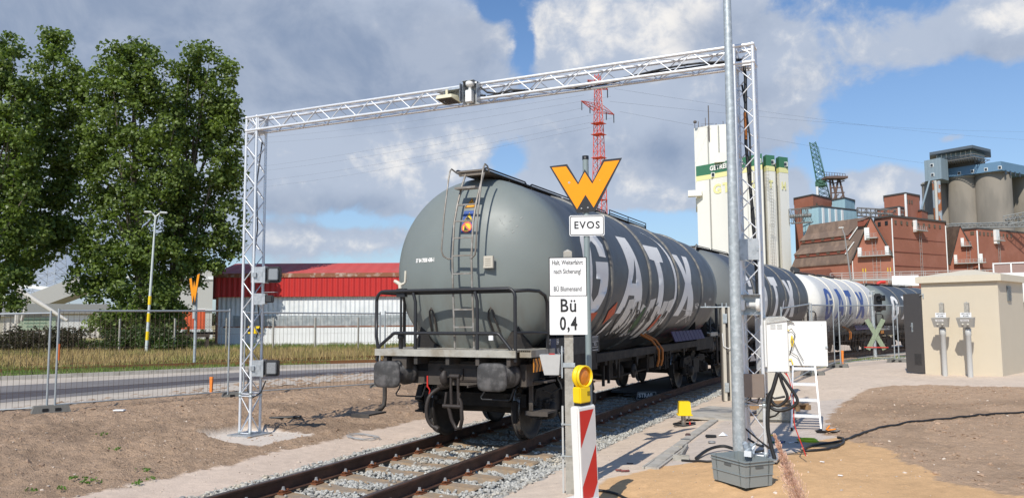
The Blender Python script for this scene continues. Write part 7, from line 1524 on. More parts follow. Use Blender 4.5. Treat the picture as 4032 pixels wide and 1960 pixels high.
for x, d in ((2791, 269.7), (2794, 269.5), (2870, 263.4), (2940, 257.3), (2966, 254.9), (3001.5, 252), (3052, 255.9)): p = pp(x, d); mb.tube([(p.x, p.y, 0), (p.x, p.y, ZY0)], .12, 6)
mb.build('joint_line', mat('silo joint', (.42, .41, .37), .8), SIL)
mb = MB(); rr = random.Random(5)
for x in np.arange(2740, 2912, 14): p = pp(x, 277.5); h_ = rr.choice([1.2, 2.0, 2.8, 4.0]); mb.tube([(p.x, p.y, HT+1), (p.x, p.y, HT+1.5+h_)], .12, 5); 
a_, b__ = pp(2762, 277), pp(2815, 276); [mb.tube([(a_.x, a_.y, HT+1.5+z), (b__.x, b__.y, HT+1.5+z)], .06, 4) for z in (.8, 1.6)]
p = pp(2795, 272); mb.tube([(p.x, p.y, HT-4), (p.x, p.y, HT+8.5)], .2, 6); p = pp(2741, 274); mb.lathe([(.001, -.6), (.6, -.3), (.6, .3), (.001, .6)], c=(p.x, p.y, HT+3.2), n=10); mb.build('aerial', mat('dark aerial', (.12, .10, .09), .7), tw)
def on_face(P, Q, s, z, e=.3): v_ = (Q-P).normalized(); n_ = Vector((v_.y, -v_.x, 0)); return P+v_*s+n_*e+Vector((0, 0, z))
mb = MB(); Lf = (S3-S2).length
def fit(mb, body, P_, Q_, s0, z, wid, cap, e, bold=.04):
    V, Fs = text2d(body, size=1, bold=bold, align='LEFT', spacing=1.06); xs = [v[0] for v in V]; ys = [v[1] for v in V]; kx_ = wid/(max(xs)-min(xs)); ky = cap/(max(ys)-min(ys)); x0 = min(xs); yc = (max(ys)+min(ys))/2
    mb.add([on_face(P_, Q_, s0+(x-x0)*kx_, z+(y-yc)*ky, e) for x, y in V], Fs)
fit(mb, 'GETREIDE AG', S2, S3, .6, 52.25, 13.6, 1.75, .35); mb.build('lettering', LETW, SIL)
mb = MB()
for ch, s0, w_ in (('G', 1.6, 3.4), ('T', 5.6, 3.0), ('H', 9.2, 3.1)): fit(mb, ch, S2, S3, s0, 44.9, w_, 3.4, .12, .05)
mb.build('lettering', YELB, SIL)
mb = MB()
for ch, (P_, Q_), s, w_ in (('G', (S2, S3), 20.2*(S3-S2).length/26.0, 2.0), ('T', (pp(3016, 254.5), pp(3050, 256)), .7, 1.7), ('H', (pp(3067, 257.5), pp(3102, 259.5)), .7, 1.9)): fit(mb, ch, P_, Q_, s, 44.3, w_, 2.6, .25, .05)
mb.build('lettering', YELB, SIL)
WN = ((2806, 49.9, 268.5), (2989, 51.6, 253.3), (3041, 51.6, 255.7), (3092, 51.5, 258.9))
mb = MB()
for x, z, d in WN: p = pp(x, d-.45); mb.box((p.x, p.y, z), (.9, .2, 1.1), rz=face_cam(p))
mb.build('window', GLASSD, SIL); mb = MB()
for x, z, d in WN: p = pp(x, d-.35); mb.box((p.x, p.y, z), (1.3, .2, 1.5), rz=face_cam(p))
mb.build('window_frame', WHITEP, SIL)
def cage(mb, x, y0, y1, d, w_=1.2):
    z0, z1 = (1240-y0)*d/F_PX+1.9, (1240-y1)*d/F_PX+1.9; p = pp(x, d); R_ = Vector((_r[0], _r[1], 0))
    for s in (-1, 0, 1): mb.tube([p+R_*s*w_/2+Vector((0, 0, z0)), p+R_*s*w_/2+Vector((0, 0, z1))], .06, 4)
    for z in np.arange(z0, z1, 1.0): mb.tube([p-R_*w_/2+Vector((0, 0, z)), p+R_*w_/2+Vector((0, 0, z))], .05, 3)
mb = MB(); cage(mb, 3018, 750, 660, 252); cage(mb, 3033, 895, 735, 252); cage(mb, 3029, 1060, 880, 252); mb.build('caged_ladder', mat('dull ladder', (.36, .34, .28), .7), SIL)
mb = MB(); p = pp(2733, 273); mb.box((p.x, p.y, 44.2), (4.6, 3, 2.0), rz=face_cam(p)); p = pp(2718, 276); mb.box((p.x, p.y, 22), (6.0, 3, 1.0), rz=face_cam(p)); p = pp(2840, 266); mb.box((p.x, p.y, 55.2), (4.5, 3, 3.2), rz=face_cam(p)); mb.build('roof_box', CREAM, SIL)

# ================================================================ BRICK WAREHOUSES
BRICK = mat('red brick wall', (.33, .125, .078), .9, 0, .14, .5, col2=(.37, .15, .10), s2=.12); BRICK2 = mat('dark brick', (.24, .07, .045), .9, 0, .12, .5)
ROOFT = mat('brown roof tiles', (.165, .115, .09), .9, 0, .25, .5, col2=(.23, .16, .12), s2=.35, f2=(.45, .6), stretch=(1, 1, .6)); TRIM = mat('dark roof edge', (.07, .065, .06), .7); GWIN = mat('dusty window', (.12, .09, .06), .5)
def wall_items(nm, mt, P, Q, items, parent, e=.25, t=.3):
    """small boxes on the wall from P to Q: (metres along, z, width, height)"""
    for s, z, w_, h_ in items:
        mb = MB(); v_ = (Q-P).normalized(); c_ = on_face(P, Q, s, z, 0); mb.box((c_.x, c_.y, z), (w_, t, h_), rz=math.atan2(v_.y, v_.x)); mb.build(nm, mt, parent)
PYD[0] = 960
WA = thing('brick_warehouse', 'red brick warehouse with a steep brown tiled roof and tall gable', 'warehouse', (0, 0, 0))
E0, E1, E2 = pp(3122, 253), pp(3355, 232), pp(3517, 225); HE, HR = 18.3, 30.6; Ap = E1.lerp(E2, .49); Rl = E0+(Ap-E1)
mb = MB(); prismZ(mb, [(p.x, p.y) for p in (E0, E1, E2, E2+(E0-E1))], -1, HE); mb.add([(E1.x, E1.y, HE), (E2.x, E2.y, HE), (Ap.x, Ap.y, HR-.2)], [(0, 1, 2)]); mb.build('wall', BRICK, WA)
ov = (E1-E0).normalized()*.0
def roofpt(s, t_): # s along eave 0..1, t up the slope 0..1
    a = E0.lerp(E1, s); b__ = Rl.lerp(Ap, s); q = a.lerp(b__, t_); q.z = HE+(HR-HE)*t_; return q
RF = MB(); n_ = (E1-E0).normalized(); side_n = Vector((n_.y, -n_.x, 0))
RF.add([roofpt(-.01, -.05)+side_n*.3, roofpt(1.003, -.05)+side_n*.3, roofpt(1.003, 1), roofpt(-.01, 1), roofpt(-.01, -.05)+side_n*.3-Vector((0, 0, .5)), roofpt(1.003, -.05)+side_n*.3-Vector((0, 0, .5))], [(0, 1, 2, 3), (4, 5, 1, 0)]); E2b = E2+(E0-E1); RF.add([(Ap.x, Ap.y, HR), (Rl.x, Rl.y, HR), (E2b.x, E2b.y, HE), (E2.x, E2.y, HE)], [(0, 3, 2, 1)]); rf = RF.build('roof', ROOFT, WA)
for t0, s0, s1 in ((.52, -.01, .82), (.16, -.01, .86)):   # two brick dormer bands with their own lean roofs
    mb = MB(); up_ = side_n*.25; a0, a1, b0, b1 = roofpt(s0, t0)+up_*2, roofpt(s1, t0)+up_*2, roofpt(s0, t0+.13), roofpt(s1, t0+.13)
    zt = a0.z+1.05; mb.add([a0, a1, Vector((a1.x, a1.y, zt)), Vector((a0.x, a0.y, zt)), b0, b1], [(0, 1, 2, 3), (1, 5, 2)]); dm = mb.build('dormer', BRICK2, rf)
    mb = MB(); w0_, w1_ = Vector((a0.x, a0.y, zt+.05))+side_n*.3, Vector((a1.x, a1.y, zt+.05))+side_n*.3; mb.add([w0_, w1_, roofpt(s1, t0+.24)+side_n*.12, roofpt(s0, t0+.24)+side_n*.12, w0_-Vector((0, 0, .2)), w1_-Vector((0, 0, .2))], [(0, 1, 2, 3), (4, 5, 1, 0)]); mb.build('dormer_roof', ROOFT, rf)
    mb = MB()
    for k in range(5): q = a0.lerp(a1, .08+k*.2); mb.box((q.x, q.y, zt-.5), (1.2, .2, .6), rz=math.atan2(n_.y, n_.x))
    mb.build('dormer_window', GWIN, rf); mb = MB(); mb.tube([tuple(roofpt(s1+.005, t0-.02)+side_n*.5), tuple(roofpt(s1+.06, t0+.26)+side_n*.4)], .22, 4); mb.build('white_verge', WHITEP, rf)
mb = MB(); a0 = roofpt(.90, .78)+side_n*1.0; a1 = roofpt(1.0, .78)+side_n*1.0; mb.add([a0, a1, a1+Vector((0, 0, 1.6)), a0+Vector((0, 0, 1.6)), roofpt(1.0, .95), roofpt(.90, .95)], [(0, 1, 2, 3), (1, 4, 2)]); mb.build('dormer', BRICK2, rf)
mb = MB(); mb.add([a0+Vector((0, 0, 1.7))+side_n*.3, a1+Vector((0, 0, 1.7))+side_n*.3, roofpt(1.0, 1.0), roofpt(.88, 1.0)], [(0, 1, 2, 3)]); mb.build('dormer_roof', ROOFT, rf)
gn = (E2-E1).normalized(); g_n = Vector((gn.y, -gn.x, 0))
mb = MB(); mb.tube([(E1+g_n*.3)+Vector((0, 0, HE)), (Ap+g_n*.3)+Vector((0, 0, HR)), (E2+g_n*.3)+Vector((0, 0, HE))], .3, 4); mb.build('gable_trim', TRIM, WA)
mb = MB(); mb.tube([E1+g_n*.4+Vector((0, 0, 0)), E1+g_n*.4+Vector((0, 0, HE-.5))], .13, 6); mb.tube([E2+g_n*.4+Vector((0, 0, 0)), E2+g_n*.4+Vector((0, 0, 29.5))], .17, 6); mb.build('downpipe', WHITEP, WA)
def balcony(P, Q, s, z, w_, label_parent, boxes):
    v_ = (Q-P).normalized(); ang = math.atan2(v_.y, v_.x); c_ = on_face(P, Q, s, z, .9)
    mb = MB(); mb.box(tuple(c_), (w_, 1.5, .3), rz=ang)
    for k in range(int(w_/1.1)+1):
        q = on_face(P, Q, s-w_/2+k*1.1, z, 1.6); mb.tube([q, q+Vector((0, 0, 1.2))], .07, 4)
    for hh in (.6, 1.2): a_, b__ = on_face(P, Q, s-w_/2, z+hh, 1.6), on_face(P, Q, s+w_/2, z+hh, 1.6); mb.tube([a_, b__], .06, 4)
    o = mb.build('balcony', mat('pale balcony steel', (.38, .38, .36), .6), label_parent)
    mb = MB()
    for bx_ in boxes: q = on_face(P, Q, s+bx_[0], z+1.3, .5); mb.box(tuple(q), (bx_[1], .9, bx_[2]), rz=ang)
    if boxes: mb.build('white_hoist_door', WHITEP, o)
    mb = MB(); q = on_face(P, Q, s+w_*.1, 0, .4); cagew = .5
    for e_ in (-cagew, cagew): mb.tube([q+v_*e_+Vector((0, 0, 3)), q+v_*e_+Vector((0, 0, z))], .07, 4)
    for zz in np.arange(4, z, 1.3): mb.tube([q-v_*cagew+Vector((0, 0, zz)), q+v_*cagew+Vector((0, 0, zz))], .05, 3)
    mb.build('ladder', mat('grey ladder', (.34, .32, .30), .6), o); return o
LG = (E2-E1).length
balcony(E1, E2, LG*.56, 19.0, LG*.40*2, WA, ((-LG*.36, 1.0, 2.6), (LG*.30, 1.0, 2.6)))
balcony(E1, E2, LG*.52, 24.2, 3.0, WA, ((-1.4, 1.3, 3.6),))
WBK = thing('brick_block', 'flat roofed red brick block right of the tall gable', 'warehouse', (0, 0, 0)); B0, B1, B2 = pp(3446, 230), pp(3517.5, 224.6), pp(3725, 240.5); HB_ = 30.0
mb = MB(); prismZ(mb, [(p.x, p.y) for p in (B0+gn*0-g_n*1.0, B1-g_n*.3, B2, dep(B2, 0, 22), dep(B0, 0, 26))], 14, HB_); 
mb2 = MB(); prismZ(mb2, [(p.x, p.y) for p in (B1-g_n*.5+gn*.02, B2, dep(B2, 0, 22), dep(B1, 0, 22))], -1, 14.0); wl = mb.build('wall', BRICK, WBK); mb2.build('wall', BRICK, WBK)
mb = MB(); prismZ(mb, proud([(p.x, p.y) for p in (B0-g_n*1.0, B1, B2, dep(B2, 0, 22), dep(B0, 0, 26))], .4), HB_, HB_+.5); mb.build('roof', TRIM, WBK)
LB = (B2-B1).length; wall_items('window', GWIN, B1, B2, [(1.6+k*LB/9.6, 28.5, .8, 1.0) for k in range(9)], WBK); wall_items('window', GLASSD, B0-g_n*1.0, B1-g_n*.3, [(1.6, 28.4, 1.0, 1.2), (4.2, 28.4, 1.0, 1.2)], WBK)
wall_items('brick_course', mat('course line', (.23, .075, .05), .9), B1, B2, [(LB/2, z, LB-.5, .15) for z in (4, 8, 12, 16, 20, 24)], WBK, t=.15)
balcony(B1, B2, LB*.46, 26.6, 5.2, WBK, ((-2.2, .7, 3.4),)); mb = MB(); q = on_face(B1, B2, LB-.4, 0, .3); mb.tube([q, q+Vector((0, 0, 29))], .17, 6); mb.build('downpipe', WHITEP, WBK)
# second complex further right
WC = thing('brick_warehouse', 'second brick warehouse with a smaller gable, right edge of the photo', 'warehouse', (0, 0, 0)); G0, G1, G2 = pp(3722, 262), pp(3736, 260.5), pp(3858, 255.5); Ga = G1.lerp(G2, .40)
mb = MB(); prismZ(mb, [(p.x, p.y) for p in (G0, G1, G2, dep(G2, 0, 30), dep(G0, 0, 30))], -1, 18.5); mb.add([(G1.x, G1.y, 18.5), (G2.x, G2.y, 18.5), (Ga.x, Ga.y, 31)], [(0, 1, 2)]); mb.build('wall', BRICK, WC)
vb = (pp(3300, 285)-pp(3722, 262)); vb = Vector((Ga.y-G1.y, 0, 0)); away = (E0-E1).normalized()*26
mb = MB(); mb.add([(G1.x, G1.y, 18.5), (Ga.x, Ga.y, 31), tuple(Vector((Ga.x, Ga.y, 31))+away), tuple(Vector((G1.x, G1.y, 18.5))+away)], [(0, 1, 2, 3), (3, 2, 1, 0)]); mb.add([(G2.x, G2.y, 18.5), (Ga.x, Ga.y, 31), tuple(Vector((Ga.x, Ga.y, 31))+away), tuple(Vector((G2.x, G2.y, 18.5))+away)], [(0, 1, 2, 3)]); mb.build('roof', ROOFT, WC)
mb = MB(); mb.tube([(G1.x, G1.y-.3, 18.5), (Ga.x, Ga.y-.3, 31.1), (G2.x, G2.y-.3, 18.5)], .25, 4); mb.build('gable_trim', TRIM, WC)
balcony(G1, G2, 5.9, 18.6, 9.0, WC, ((-4.1, .9, 3.2), (3.1, .9, 3.2))); balcony(G1, G2, 5.2, 24.2, 2.8, WC, ((-1.2, .9, 2.8),))
WD = thing('brick_block', 'flat roofed red brick block at the right edge under the concrete silos', 'warehouse', (0, 0, 0)); C0, C1, C2 = pp(3788, 259), pp(3849, 255), pp(4110, 277)
mb = MB(); prismZ(mb, [(p.x, p.y) for p in (C0, C1, C2, dep(C2, 0, 22), dep(C0, 0, 22))], 17, 29.6); mb2 = MB(); prismZ(mb2, [(p.x, p.y) for p in (C1-Vector((0, -.4, 0)), C2, dep(C2, 0, 22), dep(C1, 0, 22))], -1, 17); mb.build('wall', BRICK, WD); mb2.build('wall', BRICK, WD); mb = MB(); prismZ(mb, proud([(p.x, p.y) for p in (C0, C1, C2, dep(C2, 0, 22), dep(C0, 0, 22))], .4), 29.6, 30.1); mb.build('roof', TRIM, WD)
LC = (C2-C1).length; wall_items('window', GWIN, C1, C2, [(1.6+k*2.4, 28.2, .8, 1.1) for k in range(9)], WD); wall_items('window', GWIN, C0, C1, [(3.4, 28.3, 1.1, 1.2)], WD); balcony(C1, C2, 11.8, 26.2, 4.2, WD, ((-1.0, 2.0, 4.6),)); mb = MB(); mb.tube([C1+Vector((0, -.4, 0)), C1+Vector((0, -.4, 29))], .22, 6); mb.build('downpipe', WHITEP, WD)
# rooftop volumes behind the first warehouse
def volume(name, label, cat, x0, xm, x1, d0, dm, d1, y_top, y_bot, mt, dd_=16, roof=True, extra=None, down=25):
    PYD[0] = (y_top+y_bot)/2; P_ = [pp(x0, d0), pp(xm, dm), pp(x1, d1)]; zt = (1240-y_top)*dm/F_PX+1.9; zb_ = (1240-y_bot)*dm/F_PX+1.9
    t_ = thing(name, label, cat, (0, 0, 0)); mb = MB(); prismZ(mb, [(p.x, p.y) for p in P_+[dep(P_[2], 0, dd_), dep(P_[0], 0, dd_)]], zb_-down, zt); mb.build('wall', mt, t_)
    if roof: mb = MB(); prismZ(mb, proud([(p.x, p.y) for p in P_+[dep(P_[2], 0, dd_), dep(P_[0], 0, dd_)]], .25), zt, zt+.5); mb.build('roof', TRIM, t_)
    if extra: extra(t_, P_, zt)
    return t_
volume('lift_house', 'dark red brick lift house on the roofs below the green crane', 'lift house', 3127, 3202, 3275, 285, 276, 286, 769, 850, BRICK, extra=lambda t_, P, z: wall_items('window', GWIN, P[1], P[2], [(2.5, z-3.3, 1.0, 1.6), (6.8-.3, z-3.6, 1.0, 1.6)], t_))
LBL = mat('pale blue cladding', (.33, .50, .56), .6, 0, .05, .3, wave=(0, .8, .4))
volume('pale_blue_gallery', 'long pale blue clad gallery with white strips above the tiled roof', 'gallery', 3160, 3224, 3378, 262, 257, 268, 814, 905, LBL, 12, extra=lambda t_, P, z: wall_items('white_strip', WHITEP, P[1], P[2], [(2.2+k*3.35, z-5, 1.0, 9.5) for k in range(4)], t_, t=.4))
volume('pale_blue_box', 'small pale blue clad block behind the pale blue gallery', 'lift house', 3277, 3328, 3366, 279, 274, 281, 782, 860, LBL, 12)
volume('brick_tower', 'taller brick lift tower left of the concrete silos', 'tower', 3482, 3567, 3622, 262, 255, 261, 765, 870, BRICK, 12, extra=lambda t_, P, z: (wall_items('window', GWIN, P[1], P[2], [(.9+k*1.6, z-2.4, .7, 1.2) for k in range(3)]+[(.9+k*1.6, z-8.2, .7, 1.2) for k in range(3)], t_), wall_items('corner_strip', WHITEP, P[1], P[2], [(.1, z-4.5, .4, 9)], t_, t=.6)))
volume('brick_step', 'lower brick block stepping down left of the brick tower', 'lift house', 3456, 3541, 3560, 256, 249, 252, 819, 880, BRICK, 8, extra=lambda t_, P, z: wall_items('corner_strip', WHITEP, P[0], P[1], [((P[1]-P[0]).length, z-2, .4, 4)], t_, t=.6))
volume('brick_step', 'low brick block between the brick tower and the concrete silos', 'lift house', 3600, 3630, 3653, 262, 258, 262, 833, 880, BRICK, 8)
CSTEEL = mat('dark conveyor steel', (.16, .15, .14), .7, 0, .2, 1)
def truss2(name, label, x0, y0, x1, y1, d0, d1, h_, mt, cat='conveyor', n=10, w_=2.2):
    a_, b__ = at(x0, y0, d0), at(x1, y1, d1); t_ = thing(name, label, cat, (0, 0, 0)); mb = MB(); sd = (b__-a_).cross(Vector((0, 0, 1))).normalized()*w_/2
    for s in (-1, 1):
        for z in (0, h_): mb.tube([a_+sd*s+Vector((0, 0, z)), b__+sd*s+Vector((0, 0, z))], .16, 4)
        for k in range(n): p, q = a_.lerp(b__, k/n)+sd*s, a_.lerp(b__, (k+1)/n)+sd*s; mb.tube([p, q+Vector((0, 0, h_))] if k % 2 else [p+Vector((0, 0, h_)), q], .09, 3); mb.tube([p, p+Vector((0, 0, h_))], .09, 3)
    mb.build('truss', mt, t_); mb = MB(); p, q = a_+Vector((0, 0, h_*.5)), b__+Vector((0, 0, h_*.5)); mb.tube([p, q], h_*.13, 6); mb.build('belt', mat('grey belt', (.22, .22, .21), .7), t_); return t_
truss2('roof_conveyor', 'dark conveyor bridge running over the roofs to the brick tower', 3375, 850, 3560, 862, 255, 250, 2.6, CSTEEL); truss2('roof_conveyor', 'dark conveyor bridge between the cream silo and the tiled roof', 3112, 880, 3195, 875, 258, 254, 4.6, CSTEEL, n=5)
truss2('roof_conveyor', 'grey conveyor along the foot of the concrete silos', 3735, 900, 4060, 892, 272, 280, 1.6, mat('grey conveyor', (.30, .31, .30), .7), n=16); truss2('roof_conveyor', 'grey machinery bridge at the right photo edge', 3960, 885, 4080, 862, 262, 262, 3.0, MATS['grey conveyor'], n=6)
# green crane on its brown portal
CRN = thing('harbour_crane', 'green lattice harbour crane with raised jib on the skyline', 'crane', (0, 0, 0)); GRC = mat('green crane paint', (.045, .13, .085), .6, 0, .15, 1)
mb = MB(); a_, b__ = at(3250, 790, 330), at(3200, 562, 330); lattice(mb, a_, b__, 4.2, 2.4, 12, .22, .13); mb.build('jib', GRC, CRN); mb = MB(); mb.tube([at(x, y, 330) for x, y in ((3205, 562), (3222, 580), (3245, 675), (3268, 790))], .13, 4); mb.tube([at(x, y, 330) for x, y in ((3200, 562), (3236, 690), (3252, 700))], .13, 4); mb.build('stay_cable', GRC, CRN)
mb = MB(); p = at(3232, 722, 330); mb.bevbox(tuple(p), (3.6, 3, 3.2), .3); p = at(3218, 725, 330); mb.bevbox(tuple(p), (1.6, 2, 2.2), .2); mb.build('machine_house', GRC, CRN)
BRS = mat('brown portal steel', (.14, .09, .07), .7, 0, .2); CT = thing('steel_trestle', 'brown steel trestle with a railed platform right of the green crane', 'trestle', (0, 0, 0)); mb = MB()
for x0, x1 in ((3268, 3275), (3277, 3298), (3300, 3284), (3306, 3328)): mb.tube([at(x0, 708, 322), at(x1, 800, 322)], .55, 4)
for a_, b__ in (((3268, 740), (3318, 738)), ((3270, 760), (3325, 758)), ((3272, 790), (3302, 765)), ((3300, 790), (3322, 765))): mb.tube([at(*a_, 322), at(*b__, 322)], .3, 4)
mb.build('leg', BRS, CT); mb = MB(); p, q = at(3245, 698, 322), at(3329, 705, 322); c_ = (p+q)/2; mb.box(tuple(c_), ((q-p).length, 5, .9), rz=math.atan2(q.y-p.y, q.x-p.x)); 
for k in range(9): s_ = p.lerp(q, k/8); mb.tube([s_, s_+Vector((0, 0, 2.2))], .12, 3)
for z in (1.1, 2.2): mb.tube([p+Vector((0, 0, z)), q+Vector((0, 0, z))], .10, 3)
mb.tube([at(3250, 712, 322), at(3285, 722, 322), at(3325, 712, 322)], .3, 4); mb.build('platform', BRS, CT); mb = MB(); mb.tube([at(3217, 735, 300), at(3219, 772, 300)], .5, 8); mb.build('white_stack', WHITEP, CT)
# concrete silos
PYD[0] = 740
CSIL = mat('silo concrete', (.255, .225, .185), .9, 0, .12, .12, col2=(.20, .18, .15), s2=.2, stretch=(1, 1, .25)); BLB = mat('blue silo gallery', (.13, .24, .36), .6, 0, .06, .3)
for k, (x0, x1, yt, d) in enumerate(((3636, 3741, 712, 308), (3737, 3853, 691, 301), (3846, 3974, 672, 294), (3978, 4088, 684, 303))):
    c_ = pp((x0+x1)/2, d); r_ = (x1-x0)/2*d/F_PX; zt = (1237-yt)*(d-r_)/F_PX+1.9
    t_ = thing('concrete_silo', ('leftmost round concrete silo, under the grey clad lift house', 'second round concrete silo from the left', 'widest round concrete silo, third from the left', 'rightmost concrete silo, cut by the photo edge')[k], 'silo', (c_.x, c_.y, 0), 0, 'round concrete silos'); mb = MB(); mb.lathe([(r_, 0), (r_, zt), (r_*.98, zt+.3), (.01, zt+.5)], n=48); mb.build('silo_wall', CSIL, t_); mb = MB(); mb.lathe([(r_+.02, zt-.7), (r_+.35, zt-.6), (r_+.35, zt), (r_, zt+.1)], n=48); mb.build('rim', mat('pale rim', (.42, .40, .36), .8), t_)
volume('silo_gallery', 'blue clad gallery with small windows along the tops of the concrete silos', 'gallery', 3715, 3942, 4110, 301, 285.5, 303, 640, 676, BLB, 10, False, down=0, extra=lambda t_, P, z: (wall_items('window_frame', WHITEP, P[0], P[1], [(5.5+k*4.6, z-2.3, 1.15, 1.2) for k in range(4)], t_), wall_items('window', GLASSD, P[0], P[1], [(5.5+k*4.6, z-2.3, .8, .85) for k in range(4)], t_, t=.5), wall_items('window', GLASSD, P[1], P[2], [(3+k*3.4, z-3.8, .9, 1.6) for k in range(4)], t_)))
volume('clad_lift_house', 'grey blue clad lift house hanging beside the silo tops', 'lift house', 3640, 3706, 3733, 297, 291, 295, 624, 708, mat('grey blue cladding', (.25, .32, .36), .6, 0, .06, .4, wave=(0, .9, .5)), 7, False, down=0, extra=lambda t_, P, z: (wall_items('window_frame', WHITEP, P[0], P[1], [(3.1, z-2.3, 1.3, 1.3), (3.2, z-5.9, 1.3, 1.3)], t_), wall_items('window', GLASSD, P[0], P[1], [(3.1, z-2.3, .9, .9), (3.2, z-5.9, .9, .9)], t_, t=.5)))
# clear the lift house underside: white and rusty chutes and a brace
t_ = thing('grain_chute', 'rust streaked white chutes running down the left concrete silo', 'chute', (0, 0, 0)); mb = MB(); mb.tube([at(3680, 712, 289), at(3683, 720, 289), at(3690, 872, 289)], .55, 8); mb.build('chute', mat('white chute', (.60, .58, .52), .6), t_)
for x in (3677, 3694): mb = MB(); mb.tube([at(x, 712, 290), at(x+9, 872, 290)], .75, 6); mb.build('rusty_duct', mat('rust streaked duct', (.36, .42, .46), .7, 0, .2, .5, col2=(.36, .13, .05), s2=.35, f2=(.45, .52)), t_)
mb = MB(); mb.tube([at(3660, 712, 288), at(3628, 825, 288)], .35, 6); mb.build('brace', mat('grey blue cladding', (.25, .32, .36), .6), t_)
# control cabin on top
CC = thing('control_cabin', 'glazed control cabin with a wide grey roof on top of the silo gallery', 'control cabin', (0, 0, 0)); PYD[0] = 610; K0, K1, K2 = pp(3686, 300), pp(3826, 290), pp(3876, 297)
zc = lambda y, d=292: (1237-y)*d/F_PX+1.9
mb = MB(); prismZ(mb, [(p.x, p.y) for p in (K0, K1, K2, dep(K2, 0, 9), dep(K0, 0, 9))], zc(622), zc(598)); mb.build('cabin_glazing', mat('cabin glass', (.20, .25, .26), .25, 0, .1, .5), CC)
mb = MB(); prismZ(mb, proud([(p.x, p.y) for p in (K0, K1, K2, dep(K2, 0, 9), dep(K0, 0, 9))], .12), zc(622)-.9, zc(620)); mb.build('cabin_base', mat('cabin base', (.30, .30, .27), .7), CC)
R0, R1, R2 = pp(3660, 299), pp(3830, 286), pp(3902, 294); poly = [(p.x, p.y) for p in (R0, R1, R2, dep(R2, 0, 12), dep(R0, 0, 12))]
mb = MB(); prismZ(mb, poly, zc(597), zc(586)); mb.build('roof', mat('dark grey cabin roof', (.10, .125, .15), .5), CC)
mb = MB()
LK = (K1-K0).length
for k in range(8): q = on_face(K0, K1, LK*(.02+k*.137), 0, .15); mb.tube([q+Vector((0, 0, zc(622))), q+Vector((0, 0, zc(598)))], .16, 4)
for a_, b__ in ((K0, K1), (K1, K2)): mb.tube([a_+Vector((0, -.3, zc(612))), b__+Vector((0, -.3, zc(612)))], .06, 4)
mb.build('mullion', WHITEP, CC)
mb = MB(); W0, W1, W2 = pp(3715, 297), pp(3835, 287), pp(3896, 294)
for z in (zc(630), zc(630)+1.1): mb.tube([tuple(W0+Vector((0, 0, z))), tuple(W1+Vector((0, 0, z))), tuple(W2+Vector((0, 0, z)))], .16, 4)
for k in range(14):
    q = W0.lerp(W1, k/13); mb.tube([q+Vector((0, 0, zc(630))), q+Vector((1, 2, zc(642)))], .14, 3); mb.tube([q+Vector((0, 0, zc(630))), q+Vector((0, 0, zc(630)+1.1))], .06, 3)
for k in range(5): q = W1.lerp(W2, k/4); mb.tube([q+Vector((0, 0, zc(628))), tuple(Vector((K1.lerp(K2, .4).x, K1.lerp(K2, .4).y+2, zc(650))))], .14, 3)
mb.build('walkway_truss', CSTEEL, CC); M0, M1, M2 = pp(3725, 301), pp(3835, 293), pp(3862, 298)
mb = MB(); prismZ(mb, [(p.x, p.y) for p in (M0, M1, M2, dep(M2, 0, 6), dep(M0, 0, 6))], zc(668), zc(628)); mb.build('support_block', mat('dark understructure', (.10, .095, .085), .8), CC)

# ================================================================ MIDDLE DISTANCE ON THE RIGHT
def catwalk(label, x0, x1, y, d0, d1):
    a_, b__ = at(x0, y, d0), at(x1, y-2, d1); b__.z = a_.z; t_ = thing('pipe_bridge', label, 'pipe bridge', (0, 0, 0)); n = int((b__-a_).length/1.6); sd = (b__-a_).cross(Vector((0, 0, 1))).normalized()
    mb = MB(); c_ = (a_+b__)/2; mb.box(tuple(c_), ((b__-a_).length, 1.4, .35), rz=math.atan2(b__.y-a_.y, b__.x-a_.x)); mb.build('deck', mat('grey bridge deck', (.38, .37, .35), .7), t_)
    mb = MB()
    for s in (-.7, .7):
        for k in range(n+1): p = a_.lerp(b__, k/n)+sd*s; mb.tube([p, p+Vector((0, 0, 1.1))], .03, 4)
        for z in (.4, .75, 1.1): mb.tube([a_+sd*s+Vector((0, 0, z)), b__+sd*s+Vector((0, 0, z))], .03, 4)
    mb.build('railing', mat('pale railing', (.48, .46, .43), .6), t_)
    mb = MB()
    for k in range(0, n+1, 8): p = a_.lerp(b__, k/n); mb.tube([(p.x, p.y, -.1), (p.x, p.y, p.z)], .16, 8)
    mb.build('support', CONCP, t_); return t_
catwalk('long grey railed pipe bridge in front of the brick warehouses', 3270, 4250, 1104, 120, 110)
block('bridge_box', 'white clad box on the pipe bridge left of the beige cabin', 'box', 3572, 72, (2.2, 2, .95), WHITEP, 0, 4.55, 'box_body')
block('bridge_box', 'white clad box right behind the beige cabin', 'box', 4010, 72, (3.0, 2, 3.0), WHITEP, 0, 3.0, 'box_body')
block('roof_railing', 'white railed screen above the cabin roof at right', 'screen', 3985, 70, (2.4, .1, .85), mat('mesh screen', (.30, .20, .17), .8), 0, 5.55, 'screen_panel', lambda t_: (lambda m_: m_.build('screen_frame', WHITEP, t_))(MB().bb(-1.25, 1.25, -.08, -.02, .85, .95).bb(-1.25, 1.25, -.08, -.02, -.06, .02).bb(-1.25, -1.13, -.08, -.02, 0, .9).bb(.1, .22, -.08, -.02, 0, .9)))
